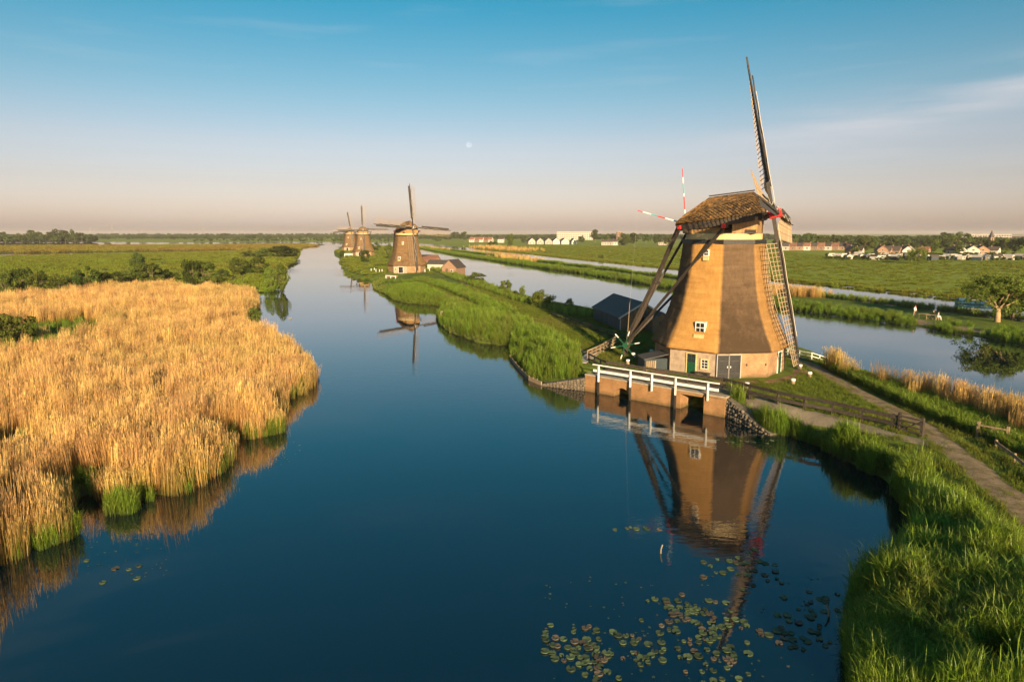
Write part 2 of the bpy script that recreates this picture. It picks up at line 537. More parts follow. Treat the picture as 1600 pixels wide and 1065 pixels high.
# brick masonry with recessed joints
def brick_mat(name, c1, c2, mortar, scale=1.0):
    m, ns, ls = new_mat(name)
    out = nd(ns, 'ShaderNodeOutputMaterial')
    b = nd(ns, 'ShaderNodeBsdfPrincipled', {'Roughness': 0.9, 'Specular IOR Level': 0.2})
    tc = nd(ns, 'ShaderNodeTexCoord')
    uv = nd(ns, 'ShaderNodeAttribute', attribute_name='wallmap')
    br = nd(ns, 'ShaderNodeTexBrick', {'Color1': (*c1, 1), 'Color2': (*c2, 1), 'Mortar': (*mortar, 1), 'Scale': scale, 'Mortar Size': 0.012, 'Brick Width': 0.23, 'Row Height': 0.072, 'Bias': 0.0})
    ls.new(uv.outputs['Vector'], br.inputs['Vector'])
    no = nd(ns, 'ShaderNodeTexNoise', {'Scale': 1.1, 'Detail': 7.0, 'Roughness': 0.65})
    ls.new(tc.outputs['Object'], no.inputs['Vector'])
    mr = nd(ns, 'ShaderNodeMapRange', {'From Min': 0.25, 'From Max': 0.75, 'To Min': 0.62, 'To Max': 1.3})
    ls.new(no.outputs['Fac'], mr.inputs['Value'])
    hs = nd(ns, 'ShaderNodeHueSaturation')
    ls.new(br.outputs['Color'], hs.inputs['Color'])
    ls.new(mr.outputs[0], hs.inputs['Value'])
    # algae and damp that has crept up the lowest courses, ragged
    sx = nd(ns, 'ShaderNodeSeparateXYZ')
    ls.new(tc.outputs['Object'], sx.inputs[0])
    nz = nd(ns, 'ShaderNodeTexNoise', {'Scale': 2.3, 'Detail': 6.0, 'Roughness': 0.7})
    ls.new(tc.outputs['Object'], nz.inputs['Vector'])
    ma = nd(ns, 'ShaderNodeMath', {1: 0.9}, operation='MULTIPLY')
    ls.new(nz.outputs['Fac'], ma.inputs[0])
    su = nd(ns, 'ShaderNodeMath', operation='SUBTRACT')
    ls.new(ma.outputs[0], su.inputs[0])
    ls.new(sx.outputs['Z'], su.inputs[1])
    mg = nd(ns, 'ShaderNodeMapRange', {'From Min': 0.05, 'From Max': 0.45, 'To Max': 0.7})
    ls.new(su.outputs[0], mg.inputs['Value'])
    al = nd(ns, 'ShaderNodeMix', data_type='RGBA')
    ls.new(mg.outputs[0], al.inputs['Factor'])
    ls.new(hs.outputs[0], al.inputs[6])
    al.inputs[7].default_value = (0.075, 0.066, 0.030, 1)
    ls.new(al.outputs[2], b.inputs['Base Color'])
    bp = nd(ns, 'ShaderNodeBump', {'Strength': 0.5, 'Distance': 0.01})
    ls.new(br.outputs['Fac'], bp.inputs['Height'])
    bp.invert = True
    ls.new(bp.outputs[0], b.inputs['Normal'])
    ls.new(b.outputs[0], out.inputs[0])
    return m


brick_mat('orange_brick', (0.38, 0.17, 0.055), (0.27, 0.12, 0.045), (0.36, 0.25, 0.14))
brick_mat('pale_brick', (0.40, 0.205, 0.085), (0.30, 0.145, 0.06), (0.36, 0.27, 0.18))


def wallmap(me):
    """wall coordinates (metres along the wall, metres up) for the brick pattern"""
    a = me.attributes.new('wallmap', 'FLOAT_VECTOR', 'CORNER')
    co = np.zeros(len(me.vertices) * 3, np.float32)
    me.vertices.foreach_get('co', co)
    co = co.reshape(-1, 3)
    res = np.zeros((len(me.loops), 3), np.float32)
    for p in me.polygons:
        n = p.normal
        t = Vector((-n.y, n.x, 0))
        t = t.normalized() if t.length > 0.2 else Vector((1, 0, 0))
        for li in p.loop_indices:
            c = co[me.loops[li].vertex_index]
            if abs(n.z) > 0.9:
                res[li] = (c[0], c[1], 0)
            else:
                res[li] = (c[0] * t.x + c[1] * t.y, c[2], 0)
    a.data.foreach_set('vector', res.ravel())
    return me


# thatch: reed courses, colour held per face in the attribute 'thatchtone' (fresh reed 1 ... old grey reed 0, stain amount)
def thatch_mat(name):
    m, ns, ls = new_mat(name)
    out = nd(ns, 'ShaderNodeOutputMaterial')
    b = nd(ns, 'ShaderNodeBsdfPrincipled', {'Roughness': 0.95, 'Specular IOR Level': 0.1})
    tc = nd(ns, 'ShaderNodeTexCoord')
    at_ = nd(ns, 'ShaderNodeAttribute', attribute_name='thatchtone')
    sp = nd(ns, 'ShaderNodeSeparateColor')
    ls.new(at_.outputs['Color'], sp.inputs[0])
    old = ramp(ns, [(0.25, (0.066, 0.042, 0.026)), (0.5, (0.118, 0.077, 0.047)), (0.75, (0.18, 0.12, 0.073))])
    new = ramp(ns, [(0.25, (0.29, 0.145, 0.040)), (0.5, (0.43, 0.228, 0.068)), (0.75, (0.56, 0.32, 0.108))])
    mp = nd(ns, 'ShaderNodeMapping', {'Scale': (1.0, 1.0, 0.35)})
    ls.new(tc.outputs['Object'], mp.inputs[0])
    n1 = nd(ns, 'ShaderNodeTexNoise', {'Scale': 5.0, 'Detail': 9.0, 'Roughness': 0.7})
    ls.new(mp.outputs[0], n1.inputs['Vector'])
    mpb = nd(ns, 'ShaderNodeMapping', {'Scale': (0.35, 0.35, 2.6)})
    ls.new(tc.outputs['Object'], mpb.inputs[0])
    nb = nd(ns, 'ShaderNodeTexNoise', {'Scale': 1.2, 'Detail': 5.0, 'Roughness': 0.6})
    ls.new(mpb.outputs[0], nb.inputs['Vector'])
    mx0 = nd(ns, 'ShaderNodeMix', {0: 0.5}, data_type='FLOAT')
    ls.new(n1.outputs['Fac'], mx0.inputs[2])
    ls.new(nb.outputs['Fac'], mx0.inputs[3])
    ls.new(mx0.outputs[0], old.inputs[0])
    ls.new(mx0.outputs[0], new.inputs[0])
    mx = nd(ns, 'ShaderNodeMix', data_type='RGBA')
    ls.new(sp.outputs[0], mx.inputs['Factor'])
    ls.new(old.outputs[0], mx.inputs[6])
    ls.new(new.outputs[0], mx.inputs[7])
    # moss and wet stain, blotchy
    n2 = nd(ns, 'ShaderNodeTexNoise', {'Scale': 0.9, 'Detail': 8.0, 'Roughness': 0.68})
    ls.new(tc.outputs['Object'], n2.inputs['Vector'])
    ad = nd(ns, 'ShaderNodeMath', operation='ADD')
    ls.new(n2.outputs['Fac'], ad.inputs[0])
    ls.new(sp.outputs[1], ad.inputs[1])
    sr = nd(ns, 'ShaderNodeMapRange', {'From Min': 0.66, 'From Max': 1.02, 'To Max': 0.88})
    ls.new(ad.outputs[0], sr.inputs['Value'])
    st = nd(ns, 'ShaderNodeMix', data_type='RGBA')
    ls.new(sr.outputs[0], st.inputs['Factor'])
    ls.new(mx.outputs[2], st.inputs[6])
    st.inputs[7].default_value = (0.055, 0.036, 0.022, 1)
    ls.new(st.outputs[2], b.inputs['Base Color'])
    mp3 = nd(ns, 'ShaderNodeMapping', {'Scale': (1.0, 1.0, 0.15)})
    ls.new(tc.outputs['Object'], mp3.inputs[0])
    n3 = nd(ns, 'ShaderNodeTexNoise', {'Scale': 28.0, 'Detail': 5.0, 'Roughness': 0.7})
    ls.new(mp3.outputs[0], n3.inputs['Vector'])
    bp = nd(ns, 'ShaderNodeBump', {'Strength': 0.55, 'Distance': 0.06})
    ls.new(n3.outputs['Fac'], bp.inputs['Height'])
    ls.new(bp.outputs[0], b.inputs['Normal'])
    ls.new(b.outputs[0], out.inputs[0])
    return m


thatch_mat('thatch')


# water: still basin, fine ripples that grow in the open canal
def water_mat():
    m, ns, ls = new_mat('water')
    out = nd(ns, 'ShaderNodeOutputMaterial')
    b = nd(ns, 'ShaderNodeBsdfPrincipled', {'Base Color': (0.001, 0.009, 0.013, 1), 'Roughness': 0.010, 'IOR': 1.85, 'Specular IOR Level': 0.5})
    tc = nd(ns, 'ShaderNodeTexCoord')
    mp = nd(ns, 'ShaderNodeMapping', {'Scale': (0.6, 1.5, 1)})
    ls.new(tc.outputs['Object'], mp.inputs[0])
    n1 = nd(ns, 'ShaderNodeTexNoise', {'Scale': 1.3, 'Detail': 4.0, 'Roughness': 0.55})
    ls.new(mp.outputs[0], n1.inputs['Vector'])
    big = nd(ns, 'ShaderNodeTexNoise', {'Scale': 0.012, 'Detail': 3.0})
    mp2 = nd(ns, 'ShaderNodeMapping', {'Scale': (0.5, 2.2, 1)})
    ls.new(tc.outputs['Object'], mp2.inputs[0])
    ls.new(mp2.outputs[0], big.inputs['Vector'])
    st = nd(ns, 'ShaderNodeMapRange', {'From Min': 0.46, 'From Max': 0.60, 'To Min': 0.0035, 'To Max': 0.055})
    ls.new(big.outputs['Fac'], st.inputs['Value'])
    bp = nd(ns, 'ShaderNodeBump', {'Distance': 0.25})
    ls.new(st.outputs[0], bp.inputs['Strength'])
    ls.new(n1.outputs['Fac'], bp.inputs['Height'])
    ls.new(bp.outputs[0], b.inputs['Normal'])
    ls.new(b.outputs[0], out.inputs[0])


water_mat()
# ------------------------------------------------------------------ land and water
def pix(lst, z=0.0):
    return [at(x, y, z) for x, y in lst]


SHORE_MARSH = pix([
    (0, 893), (25, 880), (54, 863), (75, 856), (107, 842), (126, 832), (118, 812), (96, 800), (121, 788), (154, 776), (158, 804), (182, 811), (211, 800),
    (219, 782), (250, 787), (278, 779), (321, 767), (345, 748), (357, 733), (369, 716), (373, 692), (393, 688), (443, 678), (447, 660), (436, 646), (471, 624),
    (494, 606), (495, 590), (486, 573), (455, 549), (412, 533), (384, 521), (376, 511), (405, 497), (404, 472), (406, 466), (376, 460), (366, 458), (419, 458), (444, 456),
    (450, 447), (451, 431), (446, 414), (468, 403), (470, 387), (499, 384.6), (512, 381.5), (480, 381.2), (430, 381.4), (380, 381.8), (325, 382.0), (150, 383), (0, 384.0), (-400, 386.5),
    (-400, 400), (0, 397.0), (150, 394.6), (345, 391.3), (346, 392.3), (150, 396.8), (0, 399.8), (-400, 403.5)])
LAND_MARSH = [(-60.0, -30.0), (-34.0, 4.0), (-24.5, 19.0)] + SHORE_MARSH + [(-700.0, 300.0), (-400.0, -30.0)]

SHORE_DIKE = pix([
    (1345, 1110), (1332, 1062), (1328, 1000), (1334, 960), (1352, 926), (1408, 893), (1437, 862), (1428, 828), (1408, 790), (1384, 760), (1350, 736), (1320, 722),
    (1290, 706), (1262, 692), (1235, 682), (1200, 677), (1126, 644), (1060, 631), (985, 618), (937, 609), (900, 606), (848, 600), (826, 592), (811, 575), (797, 559), (796, 541), (767, 538),
    (740, 535), (722, 526), (700, 519), (690, 511), (683, 500), (681, 490), (694, 481), (672, 476), (645, 475), (616, 470), (602, 460), (583, 452), (581, 443), (600, 439),
    (622, 436), (605, 434), (582, 438), (557, 436), (539, 430), (535, 422), (534, 414), (527, 410), (535, 404), (521, 400), (520, 392.5), (543, 389), (525, 387), (507, 385.4), (518, 382.5), (545, 380.6)])
SHORE_CANAL = pix([
    (600, 380.8), (625, 383.5), (652, 389), (661, 405), (694, 423), (719, 430), (765, 445), (800, 458), (825, 466), (865, 477), (895, 484), (950, 493), (1010, 502), (1100, 519), (1190, 536), (1240, 548),
    (1290, 561), (1350, 588), (1412, 607), (1500, 634), (1600, 666), (1800, 740)])
LAND_DIKE = [(16.0, -25.0), (13.5, 4.0), (11.6, 13.0)] + SHORE_DIKE + SHORE_CANAL + [(60.0, 20.0), (62.0, -25.0)]

LAND_STRIP = pix([
    (653, 387.5), (713, 399), (787, 410), (850, 420), (902, 427), (976, 439), (1100, 461), (1201, 480), (1298, 493), (1380, 503), (1442, 513), (1532, 527), (1600, 540), (1800, 577), (2200, 650), (2200, 590), (1800, 527),
    (1700, 514), (1600, 502), (1469, 487), (1364, 474), (1290, 465.5), (1196, 455), (1060, 436), (1007, 429.5), (902, 416.5), (850, 410), (787, 401.5), (745, 396), (653, 385.2)])

LAND_FAR = pix([(-900, 379.6), (0, 378.8), (150, 378.4), (325, 378.6), (380, 378.4), (440, 378.2), (515, 378.6), (536, 378.4), (600, 378.6), (640, 380), (674, 382), (745, 389), (824, 396.5),
    (876, 402.5), (955, 410.5), (1060, 421), (1196, 436.5), (1337, 452), (1430, 461.5), (1492, 469), (1600, 481), (1800, 503), (2200, 548)]) + [(2600.0, 300.0), (9500.0, 2000.0), (9500.0, 14000.0), (-9500.0, 14000.0), (-9500.0, 1200.0)]


def chunks(n, m):
    st = max(1, 400000 // max(1, m))
    return [(i, min(n, i + st)) for i in range(0, n, st)]


def inside(poly, P):
    P = np.asarray(P, float)
    q = np.asarray(poly, float)
    x0, y0 = q[:, 0], q[:, 1]
    x1, y1 = np.roll(x0, -1), np.roll(y0, -1)
    k = np.where(y1 == y0, 0.0, (x1 - x0) / np.where(y1 == y0, 1.0, y1 - y0))
    res = np.zeros(len(P), bool)
    for i, j in chunks(len(P), len(q)):
        x, y = P[i:j, 0:1], P[i:j, 1:2]
        res[i:j] = (((y0 > y) != (y1 > y)) & (x < k * (y - y0) + x0)).sum(1) % 2 == 1
    return res


def edge_dist(poly, P, closed=True):
    P = np.asarray(P, float)
    a = np.asarray(poly, float)
    b = np.roll(a, -1, axis=0)
    if not closed:
        a, b = a[:-1], b[:-1]
    d = b - a
    l2 = (d * d).sum(1) + 1e-9
    res = np.zeros(len(P))
    for i, j in chunks(len(P), len(a)):
        wx, wy = P[i:j, 0:1] - a[:, 0], P[i:j, 1:2] - a[:, 1]
        t = (wx * d[:, 0] + wy * d[:, 1]) / l2
        np.maximum(t, 0, out=t)
        np.minimum(t, 1, out=t)
        wx -= t * d[:, 0]
        wy -= t * d[:, 1]
        res[i:j] = np.sqrt((wx * wx + wy * wy).min(1))
    return res


def roughen(poly, amp, y_near, step):
    """break long shoreline segments into short uneven ones (only within reach of the camera)"""
    res = []
    n = len(poly)
    for i in range(n):
        a, b = poly[i], poly[(i + 1) % n]
        res.append(a)
        L = math.hypot(b[0] - a[0], b[1] - a[1])
        d = min(math.hypot(*a), math.hypot(*b))
        if d > y_near: continue
        st = max(step, d * 0.02)
        k = min(40, int(L / st))
        nx, ny = -(b[1] - a[1]) / (L + 1e-9), (b[0] - a[0]) / (L + 1e-9)
        for j in range(1, k):
            t = j / k
            x, y = a[0] + (b[0] - a[0]) * t, a[1] + (b[1] - a[1]) * t
            w = amp * min(1.0, st) * noise.noise(Vector((x * 0.55, y * 0.55, 3.1)))
            res.append((x + nx * w, y + ny * w))
    return res


LAND_MARSH = roughen(LAND_MARSH, 0.9, 260, 1.0)
LAND_DIKE = roughen(LAND_DIKE, 0.7, 260, 1.0)
LAND_STRIP = roughen(LAND_STRIP, 0.8, 320, 2.0)
PROFILE = {'marsh': (LAND_MARSH, 0.25, 0.30), 'dike': (LAND_DIKE, 0.62, 1.5), 'canal_strip': (LAND_STRIP, 0.22, 0.55), 'meadow': (LAND_FAR, 0.20, 0.35)}


def height(name, P):
    poly, slope, top = PROFILE[name]
    P = np.atleast_2d(np.array(P, float))[:, :2]
    d = edge_dist(poly, P)
    d = np.where(inside(poly, P), d, -d)
    return np.clip(-0.25 + slope * (d + 0.3), -0.6, top)


def h1(name, x, y):
    return float(height(name, [(x, y)])[0])


def gp(name, px, py):
    """ground point of a land piece under a spot of the sketch"""
    zs = np.linspace(1.7, -0.35, 83)
    P = np.array([at(px, py, z) for z in zs])
    hit = np.nonzero(height(name, P) >= zs)[0]
    i = int(hit[0]) if len(hit) else len(zs) - 1
    x, y = P[i]
    return float(x), float(y), h1(name, x, y)


def land(name, mat, grid):
    poly, slope, top = PROFILE[name]
    pts = [tuple(p) for p in poly]
    n = len(pts)
    edges = [(i, (i + 1) % n) for i in range(n)]
    pin = np.array(grid)
    pin = pin[inside(poly, pin)]
    d = edge_dist(poly, pin)
    pin = pin[d > 0.25]
    allp = [Vector(p) for p in pts] + [Vector((float(x), float(y))) for x, y in pin]
    vs_, es_, fs_, *_ = geometry.delaunay_2d_cdt(allp, edges, [], 1, 1e-4)
    V = np.array([(v.x, v.y) for v in vs_])
    z = height(name, V)
    dd = edge_dist(poly, V)
    z = np.where(dd < 0.02, -0.30, z)
    me = bpy.data.meshes.new(name)
    me.from_pydata([(a, b, c) for (a, b), c in zip(V.tolist(), z.tolist())], [], [tuple(f) for f in fs_])
    me.materials.append(MAT[mat])
    bm = bmesh.new()
    bm.from_mesh(me)
    bmesh.ops.recalc_face_normals(bm, faces=bm.faces)
    if sum(f.normal.z for f in bm.faces) < 0:
        bmesh.ops.reverse_faces(bm, faces=bm.faces)
    bm.to_mesh(me)
    bm.free()
    me.polygons.foreach_set('use_smooth', [True] * len(me.polygons))
    return tag(link(name, me), kind='structure')


def polar_grid(r0, r1, ratio, a0, a1, da):
    res = []
    r_ = r0
    i = 0
    while r_ < r1:
        n = max(2, int((a1 - a0) / da))
        for k in range(n + 1):
            a = R(a0 + (a1 - a0) * (k + 0.5 * (i % 2)) / n)
            res.append((r_ * math.sin(a), r_ * math.cos(a)))
        r_ *= ratio
        i += 1
    return res


wm = MB()
wm.add([(-6000, -300, 0), (6000, -300, 0), (6000, 1900, 0), (-6000, 1900, 0)], [(0, 1, 2, 3)])
tag(wm.build('water', MAT['water']), kind='structure')
land('marsh', 'marsh_soil', polar_grid(22, 1200, 1.045, -62, 5, 2.0))
land('dike', 'dike_grass', polar_grid(14, 700, 1.022, -24, 62, 1.1))
land('canal_strip', 'dike_grass', polar_grid(70, 1100, 1.03, -10, 55, 0.7))
land('meadow', 'meadow_grass', polar_grid(120, 9000, 1.09, -75, 75, 2.5))


# draped paths and pavings
def ribbon(name, mat, land_name, pts, width, lift=0.03, n_sub=4, kind='structure', wob=0.12):
    P = [Vector((p[0], p[1], 0)) for p in pts]
    dense = []
    for i in range(len(P) - 1):
        a, b, c, d = P[max(i - 1, 0)], P[i], P[i + 1], P[min(i + 2, len(P) - 1)]
        for k in range(n_sub):
            t = k / n_sub
            dense.append(0.5 * ((2 * b) + (c - a) * t + (2 * a - 5 * b + 4 * c - d) * t * t + (3 * b - a - 3 * c + d) * t ** 3))
    dense.append(P[-1])
    mb = MB()
    rows = []
    for i, p in enumerate(dense):
        d = (dense[min(i + 1, len(dense) - 1)] - dense[max(i - 1, 0)]).normalized()
        s = Vector((-d.y, d.x, 0))
        w = width(i / (len(dense) - 1)) if callable(width) else width
        row = []
        for k in range(5):
            o_ = (k / 4 - 0.5) * w
            if k in (0, 4): o_ += wob * noise.noise(Vector((p.x * 0.8, p.y * 0.8, k * 7.0)))
            q = p + s * o_
            row.append((q.x, q.y))
        zs = height(land_name, row)
        rows.append([(x, y, z + lift - (0.10 if k in (0, 4) else 0)) for k, ((x, y), z) in enumerate(zip(row, zs))])
    for r_ in rows: mb.v += r_
    for i in range(len(rows) - 1):
        for k in range(4):
            mb.f.append((i * 5 + k, i * 5 + k + 1, (i + 1) * 5 + k + 1, (i + 1) * 5 + k))
            mb.m.append(0)
    return tag(mb.build(name, MAT[mat], smooth=True), kind=kind)


def G(lst, land_name='dike'):
    return [gp(land_name, x, y)[:2] for x, y in lst]


MILL = Vector((20.4, 66.5, 1.5))
road = G([(1760, 900), (1660, 845), (1600, 796), (1560, 762), (1520, 728), (1480, 694), (1440, 664), (1400, 642), (1360, 622), (1320, 600), (1290, 582), (1262, 568), (1236, 560)])
ribbon('path', 'dirt_path', 'dike', road, lambda t: 2.3 - 0.7 * t, lift=0.06)
ribbon('footpath', 'gravel_path', 'dike', G([(1480, 696), (1440, 690), (1380, 676), (1310, 658), (1240, 642), (1180, 630), (1140, 621)]), 1.5, lift=0.085)
ribbon('dike_track', 'dirt_path', 'dike', G([(930, 560), (905, 545), (880, 528), (850, 510), (815, 492), (780, 470), (745, 452), (715, 438), (690, 430)]), 0.8, lift=0.05)
ribbon('trodden_track', 'dirt_path', 'dike', G([(748, 484), (715, 468), (690, 456), (668, 446), (650, 440)]), 1.3, lift=0.06)
pav = [(MILL.x + x, MILL.y + y) for x, y in ((-7.6, -1.0), (-5.5, -5.4), (-2.0, -7.3), (2.5, -7.2), (6.0, -4.8), (7.4, -2.2))]
ribbon('mill_paving', 'brick_paving', 'dike', pav, 1.7, lift=0.05)
# ------------------------------------------------------------------ vegetation sources (leaf-sized faces)
class Leaves:
    def __init__(self):
        self.v, self.f, self.c = [], [], []

    def strip(self, pts, widths, side, rnd, kind, h0, h1_):
        b = len(self.v)
        n = len(pts)
        for i, (p, w) in enumerate(zip(pts, widths)):
            h = h0 + (h1_ - h0) * i / (n - 1)
            self.v += [tuple(p - side * (w / 2)), tuple(p + side * (w / 2))]
            self.c += [(h, rnd, kind, 1)] * 2
        for i in range(n - 1):
            self.f.append((b + 2 * i, b + 2 * i + 1, b + 2 * i + 3, b + 2 * i + 2))

    def mesh(self, name, mat):
        me = bpy.data.meshes.new(name)
        me.from_pydata(self.v, [], self.f)
        me.materials.append(MAT[mat])
        a = me.attributes.new('leafdata', 'FLOAT_COLOR', 'POINT')
        a.data.foreach_set('color', np.array(self.c, np.float32).ravel())
        me.update()
        return me


def reed_clump(name, mat, seed, n, rad, hmin, hmax, leaves, plume, lean=0.10, sw=0.014, lw=0.022, ll=0.5, upright=0.35):
    r_ = random.Random(seed)
    L = Leaves()
    wind = Vector((-0.6, 0.35, 0))
    for _ in range(n):
        a, q = r_.uniform(0, 6.283), rad * math.sqrt(r_.random())
        base = Vector((q * math.cos(a), q * math.sin(a), -0.1))
        h = r_.uniform(hmin, hmax)
        ta = r_.uniform(0, 6.283)
        tilt = Vector((math.cos(ta), math.sin(ta), 0)) * r_.uniform(0, lean) * h + wind * (0.06 * h)
        rnd, kk = r_.random(), r_.random()
        sa = r_.uniform(0, 6.283)
        side = Vector((math.cos(sa), math.sin(sa), 0))
        pts = [base + Vector((0, 0, h * t)) + tilt * t * t for t in (0, 0.5, 1.0)]
        L.strip(pts, (sw, sw, sw * 0.6), side, rnd, kk, 0, 0.95)
        for _k in range(leaves):
            t = r_.uniform(0.2, 0.95)
            p = base + Vector((0, 0, h * t)) + tilt * t * t
            la = r_.uniform(0, 6.283)
            d = Vector((math.cos(la), math.sin(la), 0)) + wind * 0.8
            up = r_.uniform(0.5, 1.5)
            l_ = ll * r_.uniform(0.6, 1.2)
            m_ = p + (d * (0.5 - 0.25 * upright) + Vector((0, 0, up * 0.5 * (1 + upright)))) * l_ * 0.55
            e = p + (d * (1.15 - upright * 0.6) + Vector((0, 0, up * upright))) * l_
            s2 = d.cross(Vector((0, 0, 1))).normalized()
            s2 = (s2 + Vector((0, 0, r_.uniform(-0.7, 0.7)))).normalized()
            L.strip([p, m_, e], (lw * 0.7, lw, 0.003), s2, r_.random(), kk, t * 0.9, min(1, t * 0.9 + 0.15))
        if plume and r_.random() < 0.8:
            p = pts[-1]
            d = (tilt + wind * 0.2).normalized() if tilt.length > 0 else wind
            e = p + Vector((0, 0, 0.22)) + d * 0.035
            for s2 in (side, side.cross(Vector((0, 0, 1)))):
                L.strip([p - Vector((0, 0, 0.03)), (p + e) / 2, e], (0.012, 0.024, 0.006), s2, rnd, kk, 1, 1)
    return L.mesh(name, mat)


def tuft(name, mat, seed, n, rad, hmin, hmax, w):
    r_ = random.Random(seed)
    L = Leaves()
    for _ in range(n):
        a, q = r_.uniform(0, 6.283), rad * math.sqrt(r_.random())
        base = Vector((q * math.cos(a), q * math.sin(a), -0.03))
        h = r_.uniform(hmin, hmax)
        ta = r_.uniform(0, 6.283)
        d = Vector((math.cos(ta), math.sin(ta), 0)) * r_.uniform(0.1, 0.6) * h
        side = Vector((math.cos(ta + 1.57), math.sin(ta + 1.57), 0))
        L.strip([base, base + Vector((0, 0, h * 0.6)) + d * 0.3, base + Vector((0, 0, h)) + d], (w, w * 0.9, w * 0.15), side, r_.random(), r_.random(), 0, 1)
    return L.mesh(name, mat)


def crown(name, mat, seed, n, rx, ry, rz, zc, blobs, leaf, spread=0.36, droop=0.0, pts=None):
    """uneven crown: leaf faces round many small sprays, gaps between them"""
    g = np.random.default_rng(seed)
    if pts is None:
        u = g.normal(size=(blobs, 3))
        u /= np.linalg.norm(u, axis=1)[:, None]
        rad = g.uniform(0.35, 1.0, blobs) ** 0.6
        C = u * rad[:, None] * np.array([rx, ry, rz]) * (1 - spread * 0.5)
        C[:, 2] = np.maximum(C[:, 2], -rz * 0.85) + zc
    else:
        C = np.array(pts)
        blobs = len(C)
    B = g.uniform(0.55, 1.15, blobs) * spread * min(rx, ry)
    idx = g.integers(0, blobs, n)
    d = g.normal(size=(n, 3))
    d /= np.linalg.norm(d, axis=1)[:, None]
    P = C[idx] + d * (B[idx] * g.uniform(0.25, 1.0, n) ** 0.5)[:, None] * np.array([1, 1, 0.8])
    P[:, 2] -= droop * np.hypot(P[:, 0], P[:, 1])
    nrm = d + g.normal(size=(n, 3)) * 0.6 + np.array([0, 0, 0.3])
    nrm /= np.linalg.norm(nrm, axis=1)[:, None]
    t = np.cross(nrm, g.normal(size=(n, 3)))
    t /= np.linalg.norm(t, axis=1)[:, None] + 1e-9
    s = np.cross(nrm, t)
    sz = leaf * g.uniform(0.5, 1.3, n)
    a, b = t * sz[:, None] * 0.5, s * sz[:, None] * 0.36
    V = np.stack([P - a, P + b, P + a, P - b], 1).reshape(-1, 3)
    me = bpy.data.meshes.new(name)
    me.vertices.add(4 * n)
    me.vertices.foreach_set('co', V.astype(np.float32).ravel())
    me.loops.add(4 * n)
    me.loops.foreach_set('vertex_index', np.arange(4 * n, dtype=np.int32))
    me.polygons.add(n)
    me.polygons.foreach_set('loop_start', np.arange(0, 4 * n, 4, dtype=np.int32))
    me.materials.append(MAT[mat])
    c = np.zeros((4 * n, 4), np.float32)
    tone = np.clip(g.uniform(0, 1, blobs)[idx] * 0.75 + g.uniform(0, 0.25, n), 0, 1)
    c[:, 0] = np.repeat(tone, 4)
    c[:, 1] = np.repeat(g.uniform(0, 1, n), 4)
    c[:, 2] = c[:, 1]
    c[:, 3] = 1
    at_ = me.attributes.new('leafdata', 'FLOAT_COLOR', 'POINT')
    at_.data.foreach_set('color', c.ravel())
    me.update(calc_edges=True)
    return me


def limbs(name, mat, seed, h, r0, reach, zs, n=7, trunks=1):
    r_ = random.Random(seed)
    mb = MB()
    for k in range(trunks):
        a0 = 6.283 * k / trunks + r_.random()
        off = Vector((math.cos(a0), math.sin(a0), 0)) * (0.0 if trunks == 1 else reach * 0.25)
        pts = [Vector((0, 0, -0.3)), Vector((0, 0, h * 0.3)) + off * 0.5, Vector((r_.uniform(-.1, .1) * h, r_.uniform(-.1, .1) * h, h * 0.62)) + off, Vector((r_.uniform(-.1, .1) * h, r_.uniform(-.1, .1) * h, h * 0.92)) + off * 1.2]
        mb.tube(pts, [r0, r0 * 0.75, r0 * 0.45, r0 * 0.1], 7)
    for i in range(n):
        z = zs[0] + (zs[1] - zs[0]) * r_.random()
        a = r_.uniform(0, 6.283)
        e = Vector((math.cos(a) * reach, math.sin(a) * reach, z + reach * r_.uniform(0.2, 0.8)))
        mb.tube([Vector((0, 0, z)), Vector((0, 0, z)).lerp(e, 0.5) + Vector((0, 0, 0.1 * reach)), e], [r0 * 0.38, r0 * 0.25, r0 * 0.06], 5)
    return mb.mesh(name, MAT[mat], smooth=True)


# ------------------------------------------------------------------ scattering (uncountable growth only)
def source(name, meshes):
    c = bpy.data.collections.new(name)
    for i, me in enumerate(meshes):
        o = bpy.data.objects.new(f'{name}_{i:02d}', me)
        c.objects.link(o)
    return c


